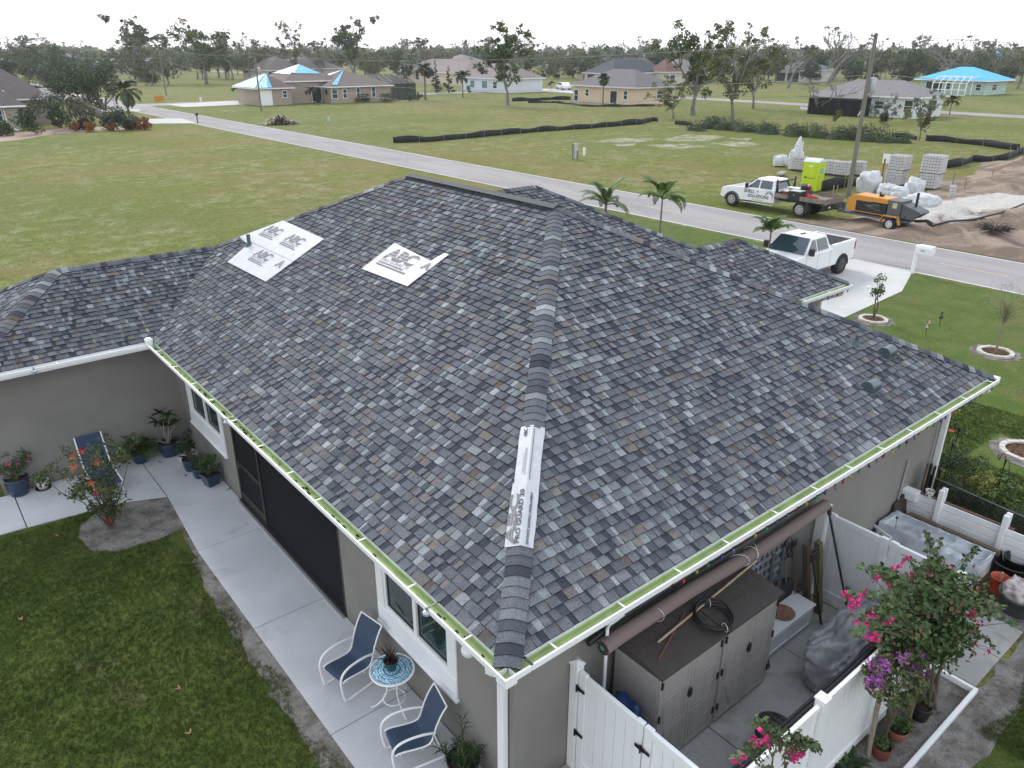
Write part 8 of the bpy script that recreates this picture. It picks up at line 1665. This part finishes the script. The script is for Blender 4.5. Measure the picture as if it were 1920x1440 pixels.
t, g = hs('pale house with dark open garage behind the street at the right', 1508, 155); y1 = solveY(g[0], 1452); block(t, g[0], g[0]+16, g[1], y1, 3.6, 2.6, (.55, .54, .52), (.12, .12, .13), [('x', .05, .35, .1, 2.8, 'dark'), ('x', .42, .8, .1, 2.8, 'dark')])
t = thing('skip', 'green skip standing before the open garage', 'skip', at(1492, 153), math.pi/2); b = MB(); b.add([(-5, -1.2, 0), (5, -1.2, 0), (5, 1.2, 0), (-5, 1.2, 0), (-5.5, -1.4, 2), (5.5, -1.4, 2), (5.5, 1.4, 2), (-5.5, 1.4, 2)], [(0, 1, 5, 4), (1, 2, 6, 5), (2, 3, 7, 6), (3, 0, 4, 7), (0, 3, 2, 1)]); b.build('tub', pm('skip_green', (.02, .14, .07), .6), t)
for k in range(7): b = MB(); x = -4.6+k*1.53; b.box(x, x+.15, 1.3, 1.45, .2, 1.8); b.build('rib', pm('skip_green', (.02, .14, .07), .6), t)
# houses at the left
t, g = hs('tan house with brown roof cut by the left edge', 42, 244); gy = g[1]; LW, LR = (.36, .33, .27), (.13, .105, .10)
xa = solveX(gy, -60); block(t, xa, g[0], gy, gy+16, 3.0, 3.3, LW, LR, [('y', .60, .69, 1.2, 2.5, 'w')], ov=.9); block(t, xa-4, g[0]-1, gy+5, gy+20, 4.6, 3.2, LW, LR); x1 = solveX(gy+9, 101); block(t, g[0]-4, x1, gy+9, gy+24, 3.3, 4.0, (.28, .235, .205), LR)
b = MB(); o = t.location; b.tube([(-1.4, -.7, 3.0), (-1.5, -.2, 2.6), (-1.5, -.15, .5), (-.6, -1.2, .1)], .09); b.build('downspout', WHITE, t); b = MB(); b.add([(-5.5, 4.9, 5.2), (-2.4, 4.9, 5.2), (-2.0, 9, 6.6), (-6, 9, 6.6)], [(0, 1, 2, 3)]); o_ = b.build('tarp', pm('tarp_pale', (.5, .44, .43), .6), t); md = o_.modifiers.new('t', 'SOLIDIFY'); md.thickness = .05
t, g = hs('teal grey walled house with grey hip roof behind the uprooted tree', 82, 140); block(t, g[0], solveX(g[1], 190), g[1], g[1]+20, 3.6, 4.6, (.18, .23, .25), (.13, .14, .15))
t, g = hs('pale house with white tarped roof at the left', 58, 122); block(t, g[0], solveX(g[1], 112), g[1], g[1]+30, 3.4, 4, (.5, .5, .5), (.68, .72, .76))
t, g = hs('long pale low building at the left edge', -5, 134); block(t, g[0], solveX(g[1], 36), g[1], g[1]+20, 5.0, 1.5, (.52, .48, .42), (.40, .40, .40))
t, g = hs('white low building between the tall trees at the left', 200, 138); block(t, g[0], solveX(g[1], 253), g[1], g[1]+16, 4.6, 1.2, (.62, .60, .57), (.35, .33, .32), [('y', .5, .7, .3, 3., 'dark')])
t, g = hs('small dark cabin beside the tall tree at the left', 287, 136); block(t, g[0], solveX(g[1], 300), g[1], g[1]+10, 5, 2, (.14, .15, .15), (.16, .16, .16))
for k, (px, py, w_, rc, lab) in enumerate(((172, 108, 14, (.62, .66, .70), 'tiny white roof on the horizon at the left'), (520, 112, 12, (.60, .64, .68), 'tiny pale roof behind the brown roofed house'), (1335, 128, 30, (.45, .42, .40), 'pale roof between the trees at the right of centre'), (1490, 122, 34, (.62, .66, .72), 'long white roof far behind the garage'), (1830, 112, 22, (.45, .30, .26), 'reddish house front on the horizon at the right'), (1060, 112, 16, (.42, .40, .40), 'tiny grey roof on the horizon in the middle'), (1870, 128, 26, BLT, 'blue tarped roof behind the dark oak'), (1410, 125, 26, (.60, .64, .70), 'white roof behind the leaning trees'), (1700, 108, 20, (.5, .46, .44), 'pale roof on the horizon left of the blue roof'))):
    g = at(px, py); d_ = np.linalg.norm(np.array(g)-CAM); wd = w_/FP*d_; t = thing('house', lab, 'house', (g[0], g[1], 0)); block(t, g[0], g[0]+wd, g[1], g[1]+wd*.8, 4., 5., (.5, .47, .42), rc)
# cars
t = thing('car', 'white car parked on the far driveway behind the forked tree', 'car', at(1056, 168), 1.2); b = MB(); b.prism([(2.2, .3), (2.25, .75), (1.2, .95), (.5, 1.42), (-1.0, 1.45), (-1.9, 1.0), (-2.25, .9), (-2.25, .3)], -.88, .88, 'y'); o_ = b.build('body', CARW, t); bev(o_, .12, 3)
for s in (-1, 1): b = MB(); b.add([(x, s*.89, z) for x, z in ((1.0, 1.0), (.5, 1.35), (-.95, 1.38), (-1.6, 1.02))], [(0, 1, 2, 3)]); b.build('side_window', CGL, t); wheel(t, 1.4, s*.78, .33, .2, RIMA, s); wheel(t, -1.4, s*.78, .33, .2, RIMA, s)
t.scale = (1.25,)*3
# ================================================================ HORIZON
HT = []
random.seed(21)
lab_h = {2: 'broad green tree in the line of trees along the horizon', 4: 'dense dark tree in the line of trees along the horizon', 6: 'round dark tree in the line of trees along the horizon', 7: 'olive leafy tree in the line of trees along the horizon', 0: 'open crowned tree in the line of trees along the horizon', 3: 'slender tree in the line of trees along the horizon', 5: 'nearly bare tree in the line of trees along the horizon', 1: 'sparse olive tree in the line of trees along the horizon'}
for k in range(250):
    px = -30 + 1980*(k+random.uniform(-.8, .8))/250; D = random.choice((280, 340, 400, 480, 560))*random.uniform(.9, 1.1); d_ = ray(px, 105); d2 = np.array([d_[0], d_[1]])/math.hypot(d_[0], d_[1]); x, y = CAM[0]+d2[0]*D, CAM[1]+d2[1]*D
    v = random.choice((4, 2, 6, 7, 0, 3, 5, 1, 2, 7)); h = random.uniform(.7, 1.25)*(1.3 if v in (3, 5, 1) else .9)
    t = thing('tree', lab_h[v], 'tree', (x, y, 0), random.uniform(0, 6.28), 'horizon trees: '+lab_h[v].split(' tree')[0]); t.scale = (h*1.15, h*1.15, h)
    for n_, me in zip(('trunk', 'crown'), PR[v]): link(bpy.data.objects.new(n_, me), t)
# far wood: one mass
def wood(name, D0, D1, n, hmax, m, ls):
    cs, rr = [], []
    for _ in range(n):
        px = random.uniform(-120, 2040); D = random.uniform(D0, D1); d_ = ray(px, 105); d2 = np.array([d_[0], d_[1]])/math.hypot(d_[0], d_[1]); h = hmax*random.uniform(.45, 1.)*(1+.25*noise.noise(Vector((px*.01, D*.01, 0)))); cs.append((CAM[0]+d2[0]*D, CAM[1]+d2[1]*D, h*.5)); rr.append(h*.5)
    P, idx = blob_pts(cs, rr, n*70, .95, .3); V, F = leaves(P, ls, .7); ct = rng.uniform(0, 1, len(cs)); o_ = bpy.data.objects.new(name, mesh_np(name, V, F, m, tone=np.repeat(np.clip(ct[idx]*.7+rng.uniform(0, .3, len(P)), 0, 1), 2))); C.objects.link(o_); o_['kind'] = 'stuff'
wood('far_wood', 420, 800, 520, 10, TL, 2.2); wood('far_wood', 800, 1500, 600, 15, TLO, 4.)
# thin haze
HZ = bpy.data.materials.new('haze_air'); HZ.use_nodes = True; t_ = HZ.node_tree; t_.nodes.clear(); o_ = t_.nodes.new('ShaderNodeOutputMaterial'); v_ = t_.nodes.new('ShaderNodeVolumePrincipled'); v_.inputs['Color'].default_value = (.93, .96, 1, 1); v_.inputs['Density'].default_value = HAZE; v_.inputs['Anisotropy'].default_value = .3; t_.links.new(v_.outputs[0], o_.inputs['Volume'])
if HAZE > 0: b = MB(); b.box(-1000, 2500, -800, 2700, -1, 40); o_ = b.build('haze', HZ); o_['kind'] = 'stuff'
